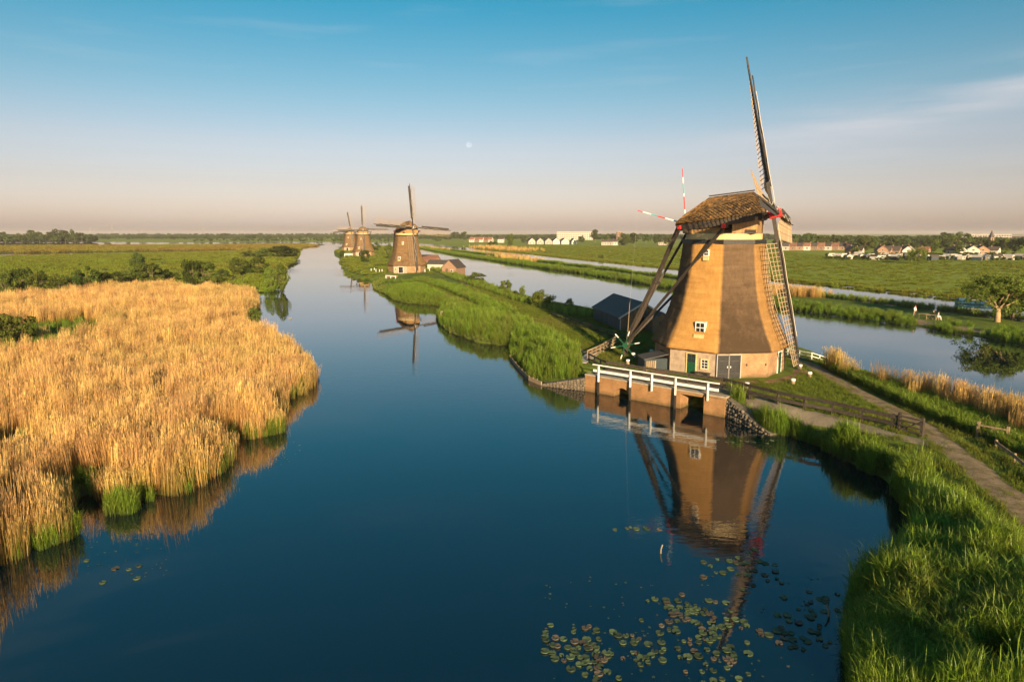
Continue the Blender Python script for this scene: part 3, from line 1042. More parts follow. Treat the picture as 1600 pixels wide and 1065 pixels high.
def scatter(name, coll, P, rot, scl, tint, label=None, cat=None):
    n = len(P)
    me = bpy.data.meshes.new(name)
    me.vertices.add(n)
    me.vertices.foreach_set('co', np.asarray(P, np.float32).ravel())
    k = len(coll.objects)
    for nm, ty, key, val in (('rot', 'FLOAT_VECTOR', 'vector', rot), ('scl', 'FLOAT_VECTOR', 'vector', scl), ('tint', 'FLOAT', 'value', tint), ('pick', 'INT', 'value', rng.integers(0, k, n))):
        a = me.attributes.new(nm, ty, 'POINT')
        a.data.foreach_set(key, np.asarray(val, np.int32 if ty == 'INT' else np.float32).ravel())
    o = link(name, me)
    ng = bpy.data.node_groups.new(name, 'GeometryNodeTree')
    ng.interface.new_socket('Geometry', in_out='INPUT', socket_type='NodeSocketGeometry')
    ng.interface.new_socket('Geometry', in_out='OUTPUT', socket_type='NodeSocketGeometry')
    N, L = ng.nodes, ng.links
    gi, go = N.new('NodeGroupInput'), N.new('NodeGroupOutput')
    ci = N.new('GeometryNodeCollectionInfo')
    ci.inputs['Collection'].default_value = coll
    ci.inputs['Separate Children'].default_value = True
    ci.inputs['Reset Children'].default_value = True
    ip = N.new('GeometryNodeInstanceOnPoints')
    ip.inputs['Pick Instance'].default_value = True

    def attr(nm, ty):
        a = N.new('GeometryNodeInputNamedAttribute')
        a.data_type = ty
        a.inputs['Name'].default_value = nm
        return a.outputs['Attribute']
    L.new(gi.outputs[0], ip.inputs['Points'])
    L.new(ci.outputs[0], ip.inputs['Instance'])
    L.new(attr('pick', 'INT'), ip.inputs['Instance Index'])
    L.new(attr('rot', 'FLOAT_VECTOR'), ip.inputs['Rotation'])
    L.new(attr('scl', 'FLOAT_VECTOR'), ip.inputs['Scale'])
    L.new(ip.outputs[0], go.inputs[0])
    md = o.modifiers.new('scatter', 'NODES')
    md.node_group = ng
    tag(o, label, cat, kind='stuff')
    return o


def sample(poly, n):
    q = np.array(poly)
    lo, hi = q.min(0), q.max(0)
    res = np.zeros((0, 2))
    for _ in range(60):
        p = rng.uniform(lo, hi, (n * 2, 2))
        res = np.vstack([res, p[inside(poly, p)]])
        if len(res) >= n: break
    return res[:n]


def area(poly):
    q = np.array(poly)
    x, y = q[:, 0], q[:, 1]
    return 0.5 * abs(np.dot(x, np.roll(y, -1)) - np.dot(y, np.roll(x, -1)))


_LAT = np.random.default_rng(5).uniform(-1, 1, (256, 256))


def fbm(P, s, seed=0.0, octv=3):
    P = np.asarray(P, float)
    tot, amp, norm = np.zeros(len(P)), 1.0, 0.0
    for o_ in range(octv):
        q = P * s * 2 ** o_ + seed * 13.7 + o_ * 31.3
        i = np.floor(q).astype(int)
        f_ = q - i
        f_ = f_ * f_ * (3 - 2 * f_)
        a = _LAT[i[:, 0] % 256, i[:, 1] % 256]
        b = _LAT[(i[:, 0] + 1) % 256, i[:, 1] % 256]
        c = _LAT[i[:, 0] % 256, (i[:, 1] + 1) % 256]
        d = _LAT[(i[:, 0] + 1) % 256, (i[:, 1] + 1) % 256]
        tot += amp * ((a * (1 - f_[:, 0]) + b * f_[:, 0]) * (1 - f_[:, 1]) + (c * (1 - f_[:, 0]) + d * f_[:, 0]) * f_[:, 1])
        norm += amp
        amp *= 0.55
    return tot / norm * 1.1


def spread(name, coll, P, land_name, s0, s1, tint, label=None, zscale=None, cat=None, sink=0.0, lean=0.05):
    n = len(P)
    z = height(land_name, P) - sink
    rot = np.zeros((n, 3))
    rot[:, 2] = rng.uniform(0, 6.283, n)
    rot[:, :2] = rng.normal(0, lean, (n, 2))
    s = rng.uniform(s0, s1, n)
    scl = np.stack([s, s, s * (1.0 if zscale is None else zscale)], 1)
    return scatter(name, coll, np.column_stack([P, z]), rot, scl, tint, label, cat)


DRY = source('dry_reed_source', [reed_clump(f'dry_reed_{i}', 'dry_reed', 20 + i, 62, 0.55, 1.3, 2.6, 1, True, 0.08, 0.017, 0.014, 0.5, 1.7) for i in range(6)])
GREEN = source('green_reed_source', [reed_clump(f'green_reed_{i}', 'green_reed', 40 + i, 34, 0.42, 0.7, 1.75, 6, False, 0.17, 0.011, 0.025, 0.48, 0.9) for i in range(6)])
GRASS = source('grass_source', [tuft(f'grass_{i}', 'grass_blade', 60 + i, 46, 0.34, 0.10, 0.32, 0.016) for i in range(5)])
TUSSOCK = source('tussock_source', [tuft(f'tussock_{i}', 'marsh_tussock', 80 + i, 90, 1.0, 0.35, 1.1, 0.12) for i in range(5)])
HERB = source('herb_source', [crown(f'herb_{i}', 'broad_leaf', 90 + i, 520, 0.5, 0.5, 0.42, 0.36, 12, 0.062) for i in range(4)])

# golden reed bed on the marsh
BED = G([(-260, 1000), (-80, 930), (0, 893), (107, 842), (154, 776), (182, 811), (211, 800), (250, 787), (321, 767), (357, 733), (373, 692), (443, 678), (436, 646), (494, 606), (486, 573), (412, 533),
         (384, 521), (376, 511), (404, 492), (402, 468), (372, 465), (335, 459), (250, 455), (180, 458), (130, 466), (0, 478), (-260, 490)], 'marsh')
P = sample(BED, 15500)
dsh = edge_dist(SHORE_MARSH, P, closed=False)
P = P[inside(LAND_MARSH, P) & (dsh > 0.2)]
dsh = edge_dist(SHORE_MARSH, P, closed=False)
hol = []   # low green hollows in the reed bed, as the photograph shows them
for px, py, rr in ((95, 522, 5.5), (80, 515, 5.5), (110, 538, 4.0), (70, 548, 4.0), (130, 533, 4.0), (30, 548, 5.0), (8, 728, 1.8), (3, 700, 1.8), (345, 692, 1.3), (140, 768, 1.2), (112, 772, 1.2), (345, 522, 2.6), (225, 472, 3.2), (145, 470, 3.5), (165, 471, 2.2), (242, 484, 2.4), (45, 565, 2.6), (205, 524, 2.2), (15, 612, 1.8), (300, 470, 2.2), (290, 545, 1.4), (170, 560, 1.2)):
    x, y, _z = gp('marsh', px, py)
    hol.append((x, y, rr))
keep = np.ones(len(P), bool)
for x, y, rr in hol:
    keep &= np.hypot((P[:, 0] - x), (P[:, 1] - y) / 1.6) > rr * (0.8 + 0.4 * rng.random(len(P)))
keep &= fbm(P, 0.7, 6.0, 2) > -0.52
P, dsh = P[keep], dsh[keep]
f = fbm(P, 0.09, 2.0)
tint = np.clip(0.10 + 0.42 * f + 0.25 * fbm(P, 0.45, 8.0) + 0.75 * np.clip(1 - dsh / 1.2, 0, 1) * (fbm(P, 0.35, 5.0) > -0.05), -0.3, 1)
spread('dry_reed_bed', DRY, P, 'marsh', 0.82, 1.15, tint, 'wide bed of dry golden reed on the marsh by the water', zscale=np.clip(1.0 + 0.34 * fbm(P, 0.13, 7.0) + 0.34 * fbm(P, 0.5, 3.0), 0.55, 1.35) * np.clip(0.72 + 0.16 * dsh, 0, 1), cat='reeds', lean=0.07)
# green growth along its edge and in the hollows
E = sample(BED, 9000)
de = edge_dist(SHORE_MARSH, E, closed=False)
E = E[(de < 1.4) & (de > 0.05) & inside(LAND_MARSH, E)]
E = E[(fbm(E, 0.3, 5.0) > -0.18)]
for x, y, rr in hol:
    m_ = int(rr * rr * 3)
    a, q = rng.uniform(0, 6.283, m_), rr * np.sqrt(rng.random(m_))
    E = np.vstack([E, np.column_stack([x + q * np.cos(a), y + 1.6 * q * np.sin(a)])])
for x0_, y0_ in pix([(400, 498), (385, 506), (372, 512), (400, 480), (398, 470), (380, 463), (440, 452), (425, 457), (390, 524)]):
    E = np.vstack([E, rng.normal((x0_ - 0.6, y0_), (0.8, 1.6), (26, 2))])
for px, py in ((183, 800), (178, 806), (195, 803), (205, 800), (170, 800), (400, 683), (412, 682), (425, 680), (436, 676), (388, 686), (60, 862), (85, 852), (105, 842), (115, 838)):
    x, y = at(px, py)
    E = np.vstack([E, rng.normal((x, y + 0.3), 0.22, (7, 2))])
E = E[inside(LAND_MARSH, E)]
spread('green_marsh_reed', GREEN, E, 'marsh', 0.45, 0.85, rng.uniform(-0.5, 0.2, len(E)), 'young green reed along the edge of the golden reed bed', cat='reeds')
# marsh beyond: green then rusty tussocks
M1 = sample(pix([(-300, 465), (0, 470), (200, 455), (330, 455), (400, 462), (440, 450), (447, 420), (466, 400), (468, 389), (345, 393), (0, 401), (-300, 405)]), 9000)
M1 = M1[inside(LAND_MARSH, M1)]
t1 = np.clip(-0.12 + 0.5 * fbm(M1, 0.02, 3.0) + np.clip((M1[:, 1] - 330) / 700, 0, 0.35), -0.2, 1)
spread('marsh_growth', TUSSOCK, M1, 'marsh', 0.8, 1.7, t1, 'low green marsh growth behind the bushes', zscale=0.55, cat='marsh plants', sink=0.05)
M2 = sample(pix([(-300, 397), (0, 396), (345, 391), (468, 390), (470, 386.5), (500, 384.8), (480, 382), (325, 383), (0, 384.8), (-300, 386.5)]), 7000)
M2 = M2[inside(LAND_MARSH, M2)]
t2 = np.clip(0.45 + 0.6 * fbm(M2, 0.02, 9.0), 0, 1)
spread('rusty_marsh_growth', TUSSOCK, M2, 'marsh', 1.6, 3.2, t2, 'rust coloured marsh growth between two strips of far water', zscale=0.6, cat='marsh plants', sink=0.1)

# dike: reed along the basin, grass on the crown, golden reed on the canal side
NEAR_BANK = G([(1140, 634), (1200, 676), (1262, 690), (1320, 720), (1384, 758), (1408, 788), (1430, 828), (1438, 862), (1408, 892), (1352, 924), (1334, 958), (1328, 1000), (1332, 1062), (1345, 1110)]) + [(12.6, 16.5), (17.5, 15.0)] + \
    G([(1650, 960), (1575, 880), (1500, 812), (1450, 768), (1400, 734), (1340, 708), (1270, 688), (1200, 668), (1150, 648)])
P = sample(NEAR_BANK, 7000)
P = P[inside(LAND_DIKE, P)]
P = P[fbm(P, 0.55, 2.2) > -0.30]
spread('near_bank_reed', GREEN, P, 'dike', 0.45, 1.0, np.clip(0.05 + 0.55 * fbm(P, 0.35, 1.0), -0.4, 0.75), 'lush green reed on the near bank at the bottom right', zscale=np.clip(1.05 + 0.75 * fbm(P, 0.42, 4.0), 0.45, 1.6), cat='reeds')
FAR_BANK = G([(583, 452), (602, 460), (616, 470), (645, 475), (694, 481), (682, 495), (690, 511), (722, 526), (767, 538), (796, 541), (797, 559), (826, 592), (848, 600), (903, 597), (912, 578), (900, 557), (866, 530), (822, 504),
              (780, 480), (745, 462), (715, 448), (690, 440), (660, 434), (625, 436), (600, 440)])
P = sample(FAR_BANK, 12500)
P = P[inside(LAND_DIKE, P)]
tr = G([(748, 484), (715, 468), (690, 456), (668, 446), (650, 440)])
P = P[edge_dist(tr, P, closed=False) > 1.5]
for q in ((612, 438), (600, 436), (625, 434), (610, 444)):
    c_ = gp('dike', *q)
    P = P[np.hypot(P[:, 0] - c_[0], P[:, 1] - c_[1]) > 7]
SH = pix([(848, 600), (826, 592), (811, 575), (797, 559), (796, 541), (767, 538), (740, 535), (722, 526), (700, 519), (690, 511), (683, 500), (681, 490), (694, 481), (672, 476), (645, 475), (616, 470), (602, 460), (583, 452), (581, 443)])
EX = []
for a_, b_ in zip(SH, SH[1:]):
    for _ in range(int(9 * math.hypot(b_[0] - a_[0], b_[1] - a_[1])) + 4):
        t_ = rng.random()
        EX.append((a_[0] + (b_[0] - a_[0]) * t_ + abs(rng.normal(0, 1.6)) + 0.1, a_[1] + (b_[1] - a_[1]) * t_ + rng.normal(0, 0.5)))
EX = np.array(EX)
EX = EX[inside(LAND_DIKE, EX)]
spread('far_bank_rim', GREEN, EX, 'dike', 0.22, 0.45, rng.uniform(0.3, 0.9, len(EX)), 'yellowish low growth on the waterline left of the big mill', cat='reeds')
P = P[np.hypot(P[:, 0] - gp('dike', 612, 438)[0], P[:, 1] - gp('dike', 612, 438)[1]) > 6]
spread('far_bank_reed', GREEN, P, 'dike', 0.38, 0.68, np.clip(-0.02 + 0.6 * fbm(P, 0.12, 1.0) + 0.45 * fbm(P, 0.5, 5.0), -0.5, 0.8), 'green reed on the bank left of the big mill', zscale=np.clip(1.1 + 0.5 * fbm(P, 0.16, 4.0) + 0.8 * fbm(P, 0.55, 2.0), 0.35, 1.9) * np.clip(1.25 - (P[:, 1] - 90) / 160, 0.4, 1.15), cat='reeds')
CANAL_EDGE = G([(1292, 572), (1350, 593), (1412, 611), (1500, 637), (1600, 668), (1800, 742), (1800, 790), (1600, 712), (1500, 672), (1412, 634), (1350, 604), (1300, 582)])
P = sample(CANAL_EDGE, 2600)
P = P[inside(LAND_DIKE, P)]
far_in = edge_dist(SHORE_CANAL, P, closed=False)
gold = far_in < 5.0 + 0.8 * rng.normal(size=len(P))
Q = P[gold]
spread('canal_edge_reed', DRY, Q, 'dike', 0.7, 1.05, np.clip(0.25 + 0.5 * fbm(Q, 0.2, 1.0), 0, 1), 'strip of dry golden reed between the dike path and the canal', zscale=0.85, cat='reeds')
Q = P[~gold]
spread('canal_slope_grass', GREEN, Q, 'dike', 0.4, 0.7, np.clip(0.1 + 0.5 * fbm(Q, 0.2, 1.0), 0, 1), 'tall green grass beside the strip of golden reed', zscale=0.8, cat='grass')
# rough edge growth all along the canal side left of the mill
LEFT_EDGE = G([(640, 398), (661, 406), (694, 424), (719, 431), (765, 446), (800, 459), (825, 467), (865, 478), (895, 485), (930, 490), (925, 498), (880, 494), (840, 480), (800, 470), (740, 448), (700, 434), (640, 405)])
P = sample(LEFT_EDGE, 1500)
P = P[inside(LAND_DIKE, P)]
spread('canal_fringe', GREEN, P, 'dike', 0.4, 0.8, np.clip(0.25 + 0.5 * fbm(P, 0.1, 1.0), 0, 1), 'rough grass fringe along the canal left of the barn', cat='grass')
MIDFAR = G([(540, 430), (557, 436), (582, 438), (602, 434), (604, 424), (650, 425), (690, 430), (655, 404), (640, 392), (606, 384), (545, 383), (522, 393), (535, 404), (530, 410)])
P = sample(MIDFAR, 3500)
P = P[inside(LAND_DIKE, P)]
spread('far_dike_grass', TUSSOCK, P, 'dike', 0.5, 1.0, rng.uniform(-0.3, 0.2, len(P)), 'tall grass round the distant mills', zscale=0.5, cat='grass', sink=0.05)
# short grass on the crown of the dike
GR = sample([p for p in [(12, 14), (32, 14), (52, 34), (64, 56), (34, 62), (30, 82), (20, 105), (8, 130), (-10, 170), (-24, 180), (-18, 130), (0, 95), (8, 76), (12, 58), (18, 48), (24, 40)]], 21000)
GR = GR[inside(LAND_DIKE, GR)]
for ln, w in ((road, 1.0), (G([(1480, 696), (1380, 676), (1240, 642), (1140, 621)]), 0.75)):
    GR = GR[edge_dist(ln, GR, closed=False) > w * (0.75 + 0.5 * fbm(GR, 0.9, 3.0))]
GR = GR[np.hypot(GR[:, 0] - MILL.x, GR[:, 1] - MILL.y) > 7.6]
spread('dike_turf', GRASS, GR, 'dike', 0.6, 1.25, np.clip(0.25 + 0.55 * fbm(GR, 0.12, 1.0), -0.2, 1), 'short rough grass on the crown of the dike', cat='grass')
# weeds by the near bank
HB = np.vstack([rng.normal(gp('dike', px, py)[:2], s_, (n_, 2)) for px, py, s_, n_ in ((1320, 706, 0.6, 10), (1375, 738, 0.7, 10), (1360, 935, 0.45, 20), (1290, 700, 0.5, 8), (1540, 880, 0.8, 10), (900, 585, 0.8, 10), (870, 575, 0.8, 10), (840, 590, 0.8, 8), (1420, 780, 0.8, 10), (1480, 830, 1.0, 10))])
HB = HB[inside(LAND_DIKE, HB)]
spread('bank_herbs', HERB, HB, 'dike', 0.6, 1.2, rng.uniform(0, 1, len(HB)), 'broad leaved weeds among the reed on the near bank', cat='weeds')

# strip between the canals
P = sample(LAND_STRIP, 26000)
d_ = edge_dist(LAND_STRIP, P)
P = P[(P[:, 0] < 130) & (P[:, 1] < 700)]
d_ = edge_dist(LAND_STRIP, P)
P = P[(d_ < 4.6) & (d_ > 0.1)]
clear = [gp('canal_strip', *q) for q in ((1436, 499), (1446, 501), (1457, 503), (1466, 504), (1428, 497), (1452, 508), (1520, 515), (1535, 517), (1545, 514))]
for x, y, _z in clear:
    P = P[np.hypot(P[:, 0] - x, (P[:, 1] - y)) > 2.0]
tt = np.clip(0.05 + 0.6 * fbm(P, 0.05, 6.0), -0.3, 0.8)
spread('strip_reed', GREEN, P, 'canal_strip', 0.55, 1.0, tt, 'green reed hedge on the strip between the two canals', zscale=np.clip(0.95 + 0.35 * fbm(P, 0.08, 4.0), 0.6, 1.3), cat='reeds')
Q = np.vstack([sample(pix(q), n_) for q, n_ in (([(1196, 456), (1250, 462), (1295, 466), (1300, 470), (1250, 467), (1196, 462)], 300), ([(780, 402), (850, 411), (852, 413), (785, 405)], 260), ([(655, 386), (700, 391), (700, 393), (660, 388.5)], 200))])
Q = Q + rng.normal(0, 1.0, Q.shape) * np.array([[2.2, 1.0]]) * (Q[:, 1:2] / 140)
Q = Q[inside(LAND_STRIP, Q)]
Q = Q[fbm(Q, 0.12, 3.0) > -0.25]
spread('strip_dry_reed', DRY, Q, 'canal_strip', 0.6, 1.0, np.clip(0.1 + 0.3 * fbm(Q, 0.1, 6.0), 0, 1), 'patches of dry golden reed on the strip between the canals', cat='reeds')
# meadow edge and coarse growth of the meadow
P = np.vstack([sample(pix([(745, 387), (824, 394), (955, 408), (1060, 418), (1196, 433), (1337, 448), (1492, 465), (1600, 477), (1600, 482), (1492, 470), (1337, 453), (1196, 437), (1060, 422), (955, 411), (824, 397), (745, 389.6)]), 3000)])
P = P[inside(LAND_FAR, P)]
spread('meadow_bank', TUSSOCK, P, 'meadow', 0.6, 1.1, rng.uniform(-0.3, 0.4, len(P)), 'grassy bank of the meadow along the far canal', zscale=0.5, cat='grass')
P = sample(pix([(760, 386), (830, 384), (1000, 386), (1220, 393), (1300, 402), (1600, 410), (1700, 470), (1600, 474), (1337, 446), (1060, 416), (824, 393)]), 6500)
P = P[inside(LAND_FAR, P)]
spread('meadow_growth', TUSSOCK, P, 'meadow', 0.6, 1.5, np.clip(0.5 * fbm(P, 0.03, 8.0), -0.3, 0.5), 'coarse tufts of the wide meadow beyond the canals', zscale=0.34, cat='grass')
P = sample(pix([(745, 386.5), (775, 388), (825, 392.5), (824, 395), (790, 392.8), (745, 388.6)]), 420)
P = P + rng.normal(0, 1.0, P.shape) * np.array([[9.0, 3.0]])
P = P[inside(LAND_FAR, P)]
spread('meadow_dry_reed', DRY, P, 'meadow', 0.8, 1.3, rng.uniform(0, 0.5, len(P)), 'dry reed patch at the foot of the poplar', cat='reeds')

# tufts creeping over the edges and the middle of the dike path
RD = []
for a_, b_ in zip(road, road[1:]):
    L_ = math.hypot(b_[0] - a_[0], b_[1] - a_[1])
    nx_, ny_ = -(b_[1] - a_[1]) / L_, (b_[0] - a_[0]) / L_
    for _ in range(int(16 * L_)):
        t_ = rng.random()
        o_ = rng.choice([-0.95, 0.95, 0.0], p=[0.42, 0.42, 0.16]) + rng.normal(0, 0.16)
        RD.append((a_[0] + (b_[0] - a_[0]) * t_ + nx_ * o_, a_[1] + (b_[1] - a_[1]) * t_ + ny_ * o_))
RD = np.array(RD)
RD = RD[fbm(RD, 0.5, 4.0) > -0.15]
spread('path_tufts', GRASS, RD, 'dike', 0.25, 0.6, rng.uniform(0.0, 0.8, len(RD)), 'worn grass tufts on the edges of the dike path', cat='grass', sink=-0.05)
# ------------------------------------------------------------------ windmills
CACHE = {}


def shared(key, make):
    if key not in CACHE: CACHE[key] = make()
    return CACHE[key]


OCT = [R(45.0 * k) for k in range(8)]         # local: a corner of the octagon lies on +X
BASE_H, BODY_H = 2.35, 12.0
PROF = [(0.0, 6.62), (0.05, 6.40), (0.12, 6.02), (0.20, 5.63), (0.28, 5.26), (0.40, 4.84), (0.6, 4.36), (0.8, 4.06), (1.0, 3.82)]


def prof_r(t):
    for (a, ra), (b, rb) in zip(PROF, PROF[1:]):
        if t <= b: return ra + (rb - ra) * (t - a) / (b - a)
    return PROF[-1][1]


def thatch_body(tones):
    """eight flared faces of reed thatch laid in courses; tones: (freshness, stain) per face"""
    nc, nr = 22, 46
    V, F, T = [], [], []
    gr_ = random.Random(8)
    for k in range(8):
        rows_ = [gr_.uniform(-0.03, 0.03) for _ in range(nr + 1)]
        a0, a1 = OCT[k], OCT[k] + R(45)
        b = len(V)
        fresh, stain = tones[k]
        for j in range(nr + 1):
            t = j / nr
            r_ = prof_r(t)
            z = BASE_H + t * (BODY_H - BASE_H)
            step = rows_[j] if 0 < j < nr else 0
            p0 = Vector((math.cos(a0) * r_, math.sin(a0) * r_, z))
            p1 = Vector((math.cos(a1) * r_, math.sin(a1) * r_, z))
            nrm = Vector((math.cos((a0 + a1) / 2), math.sin((a0 + a1) / 2), 0.3))
            for i in range(nc + 1):
                p = p0.lerp(p1, i / nc)
                e = 0.0 if i in (0, nc) else 1.0
                bulge = 0.10 * math.sin(math.pi * i / nc)
                hip = math.exp(-((min(i, nc - i) / nc) / 0.03) ** 2)       # rounded hips
                p = Vector((p.x * (1 - 0.012 * hip), p.y * (1 - 0.012 * hip), p.z))
                p = p + nrm * (e * (step + 0.045 * noise.noise(p * 1.3) + 0.03 * noise.noise(p * 4.0)) + bulge)
                if j == 0: p.z += 0.05 * noise.noise(Vector((p.x * 2, p.y * 2, 1.0)))
                V.append(p)
                low = 1.0 - min(1.0, t / 0.78)
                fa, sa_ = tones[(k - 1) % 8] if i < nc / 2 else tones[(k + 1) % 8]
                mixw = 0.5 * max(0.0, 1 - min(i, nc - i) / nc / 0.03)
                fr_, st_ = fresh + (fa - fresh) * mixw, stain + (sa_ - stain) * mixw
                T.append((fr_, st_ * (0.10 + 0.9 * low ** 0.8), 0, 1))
        for j in range(nr):
            for i in range(nc):
                q = b + j * (nc + 1) + i
                F.append((q, q + 1, q + nc + 2, q + nc + 1))
        # thick lower edge turning under
        e = len(V)
        for i in range(nc + 1):
            p = V[b + i]
            c = Vector((p.x, p.y, 0)).normalized()
            V.append(Vector((p.x - c.x * 0.42, p.y - c.y * 0.42, p.z - 0.05)))
            T.append((fresh * 0.7, 0.1, 0, 1))
        for i in range(nc):
            F.append((e + i, e + i + 1, b + i + 1, b + i))
    me = bpy.data.meshes.new('thatched_body')
    me.from_pydata([tuple(p) for p in V], [], F)
    me.materials.append(MAT['thatch'])
    a = me.attributes.new('thatchtone', 'FLOAT_COLOR', 'POINT')
    a.data.foreach_set('color', np.array(T, np.float32).ravel())
    me.polygons.foreach_set('use_smooth', [True] * len(me.polygons))
    return me


CAP = [  # along the windshaft: x, half width, eave z, ridge z, ridge half width
    (-4.45, 1.15, 13.78, 13.98, 0.55), (-3.9, 1.75, 13.86, 14.55, 0.45), (-2.9, 2.45, 13.98, 15.35, 0.30), (-1.5, 3.0, 14.12, 16.38, 0.14), (0.3, 3.15, 14.33, 16.58, 0.14),
    (1.6, 3.1, 14.52, 16.72, 0.14), (2.55, 2.95, 14.70, 16.82, 0.14), (3.1, 2.7, 14.82, 16.25, 0.5), (3.55, 2.35, 14.95, 15.75, 1.0)]


def cap_at(x):
    for a, b in zip(CAP, CAP[1:]):
        if x <= b[0]:
            t = (x - a[0]) / (b[0] - a[0])
            return [p + (q - p) * t for p, q in zip(a, b)]
    return list(CAP[-1])


def cap_point(x, s, side):
    """s 0 at the eave, 1 at the ridge"""
    _x, w, ze, zr, rw = cap_at(x)
    y = w + (rw - w) * s
    z = ze + (zr - ze) * (s + 0.10 * math.sin(math.pi * s))
    return Vector((x, side * (y + 0.10 * math.sin(math.pi * s)), z))


def cap_roof():
    xs = np.linspace(CAP[0][0], CAP[-1][0], 33)
    ns_ = 12
    V, F = [], []
    row = []
    for x in xs:
        ring = [cap_point(x, s, 1) for s in np.linspace(0, 1, ns_)] + [cap_point(x, s, -1) for s in np.linspace(1, 0, ns_)]
        row.append(len(V))
        V += ring
    m_ = 2 * ns_
    for i in range(len(xs) - 1):
        for k in range(m_ - 1):
            F.append((row[i] + k, row[i] + k + 1, row[i + 1] + k + 1, row[i + 1] + k))
    F.append(tuple(row[0] + k for k in range(m_)))
    F.append(tuple(row[-1] + k for k in range(m_))[::-1])
    # underside
    b = len(V)
    for x in xs:
        for s_ in (1, -1):
            p = cap_point(x, 0, s_)
            V.append(Vector((p.x, p.y - s_ * 0.35, p.z - 0.16)))
    for i in range(len(xs) - 1):
        F.append((row[i], row[i + 1], b + 2 * i + 2, b + 2 * i))
        F.append((row[i] + m_ - 1, b + 2 * i + 1, b + 2 * i + 3, row[i + 1] + m_ - 1))
        F.append((b + 2 * i, b + 2 * i + 2, b + 2 * i + 3, b + 2 * i + 1))
    me = bpy.data.meshes.new('cap_roof')
    me.from_pydata([tuple(p) for p in V], [], F)
    me.materials.append(MAT['thatch'])
    a = me.attributes.new('thatchtone', 'FLOAT_COLOR', 'POINT')
    a.data.foreach_set('color', np.tile(np.array((0.22, 0.05, 0, 1), np.float32), len(V)))
    bm = bmesh.new()
    bm.from_mesh(me)
    bmesh.ops.recalc_face_normals(bm, faces=bm.faces)
    bm.to_mesh(me)
    bm.free()
    return me


def cap_courses():
    """overlapping bundles of reed that give the cap its scaly look"""
    g = random.Random(5)
    V, F, T = [], [], []
    rows = 15
    for side in (1, -1):
        for r_ in range(rows):
            s0, s1 = r_ / rows, (r_ + 1.5) / rows
            x = CAP[0][0] + 0.05 + (0.11 if r_ % 2 else 0)
            while x < CAP[-1][0] - 0.2:
                w = g.uniform(0.19, 0.27)
                p = [cap_point(x + g.uniform(-.02, .02), max(0, s0 - 0.01), side), cap_point(x + w, max(0, s0 - 0.01), side), cap_point(min(x + w, CAP[-1][0]), min(1, s1), side), cap_point(x, min(1, s1), side)]
                n_ = (p[1] - p[0]).cross(p[3] - p[0]).normalized()
                if n_.z < 0: n_ = -n_
                lo = g.uniform(0.06, 0.12)
                q = [p[0] + n_ * lo, p[1] + n_ * lo * g.uniform(0.75, 1.1), p[2] + n_ * 0.015, p[3] + n_ * 0.015, p[0], p[1]]
                b = len(V)
                V += q
                F += [(b, b + 1, b + 2, b + 3), (b + 4, b + 5, b + 1, b), (b + 4, b, b + 3), (b + 5, b + 2, b + 1)]
                fr = min(0.95, max(0.05, g.gauss(0.30 - 0.05 * x, 0.17)))
                T += [(fr, max(0.0, g.gauss(0.22 + 0.03 * x, 0.18)), 0, 1)] * 6
                x += w + g.uniform(0.0, 0.03)
    me = bpy.data.meshes.new('thatch_courses')
    me.from_pydata([tuple(p) for p in V], [], F)
    me.materials.append(MAT['thatch'])
    a = me.attributes.new('thatchtone', 'FLOAT_COLOR', 'POINT')
    a.data.foreach_set('color', np.array(T, np.float32).ravel())
    return me


# ---- sail: local X to the trailing edge, Y to the mill, Z outward
SAIL_R = 14.8


def twist(r_):
    return R(24 - 19 * (r_ - 2.2) / (SAIL_R - 2.2))


def sail_stock():
    return MB().beam((0, 0, 0.0), (0, 0, SAIL_R), 0.34, 0.40, 0.15, 0.17, up=(1, 0, 0)).mesh('sail', MAT['stock_steel'], bevel=0.015)


SAIL_BARS = [2.75 + 0.42 * k for k in range(28)]


def hem(off):
    mb = MB()
    for a, b in zip(SAIL_BARS, SAIL_BARS[1:]):
        pa = Vector((math.cos(twist(a)) * off, math.sin(twist(a)) * off, a))
        pb = Vector((math.cos(twist(b)) * off, math.sin(twist(b)) * off, b))
        mb.beam(pa, pb, 0.055, 0.04)
    return mb.mesh('hem_lath', MAT['sail_wood'])


def leading_board():
    mb = MB()
    n = 10
    for k in range(n):
        r0, r1 = 3.0 + 11.0 * k / n, 3.0 + 11.0 * (k + 1) / n - 0.02
        w0 = 0.58
        for (ra, rb) in ((r0, r1),):
            fa, fb = twist(ra), twist(rb)
            a1, a2 = Vector((-0.14, 0, ra)), Vector((-0.14 - w0 * math.cos(fa), -w0 * math.sin(fa), ra))
            b1, b2 = Vector((-0.14, 0, rb)), Vector((-0.14 - w0 * math.cos(fb), -w0 * math.sin(fb), rb))
            t = Vector((0, 0.03, 0))
            mb.add([a1, a2, b2, b1, a1 + t, a2 + t, b2 + t, b1 + t], [(0, 1, 2, 3), (7, 6, 5, 4), (0, 4, 5, 1), (1, 5, 6, 2), (2, 6, 7, 3), (3, 7, 4, 0)])
    return mb.mesh('leading_board', MAT['stock_steel'])


def furled_cloth():
    """sail cloth rolled against the stock, its lower corner bellied out near the hub"""
    mb = MB()
    pts = [(0.20 + 0.03 * math.sin(k * 2.1), -0.20 + 0.02 * math.sin(k * 1.3), 2.6 + k * 0.55) for k in range(20)]
    mb.tube(pts, [0.04 + 0.05 * math.sin(min(1, (k + 1) / 6) * 1.57) * (1 - 0.6 * k / 20) for k in range(20)], 7)
    return mb.mesh('sail_cloth', MAT['tarred_wood'], smooth=True)


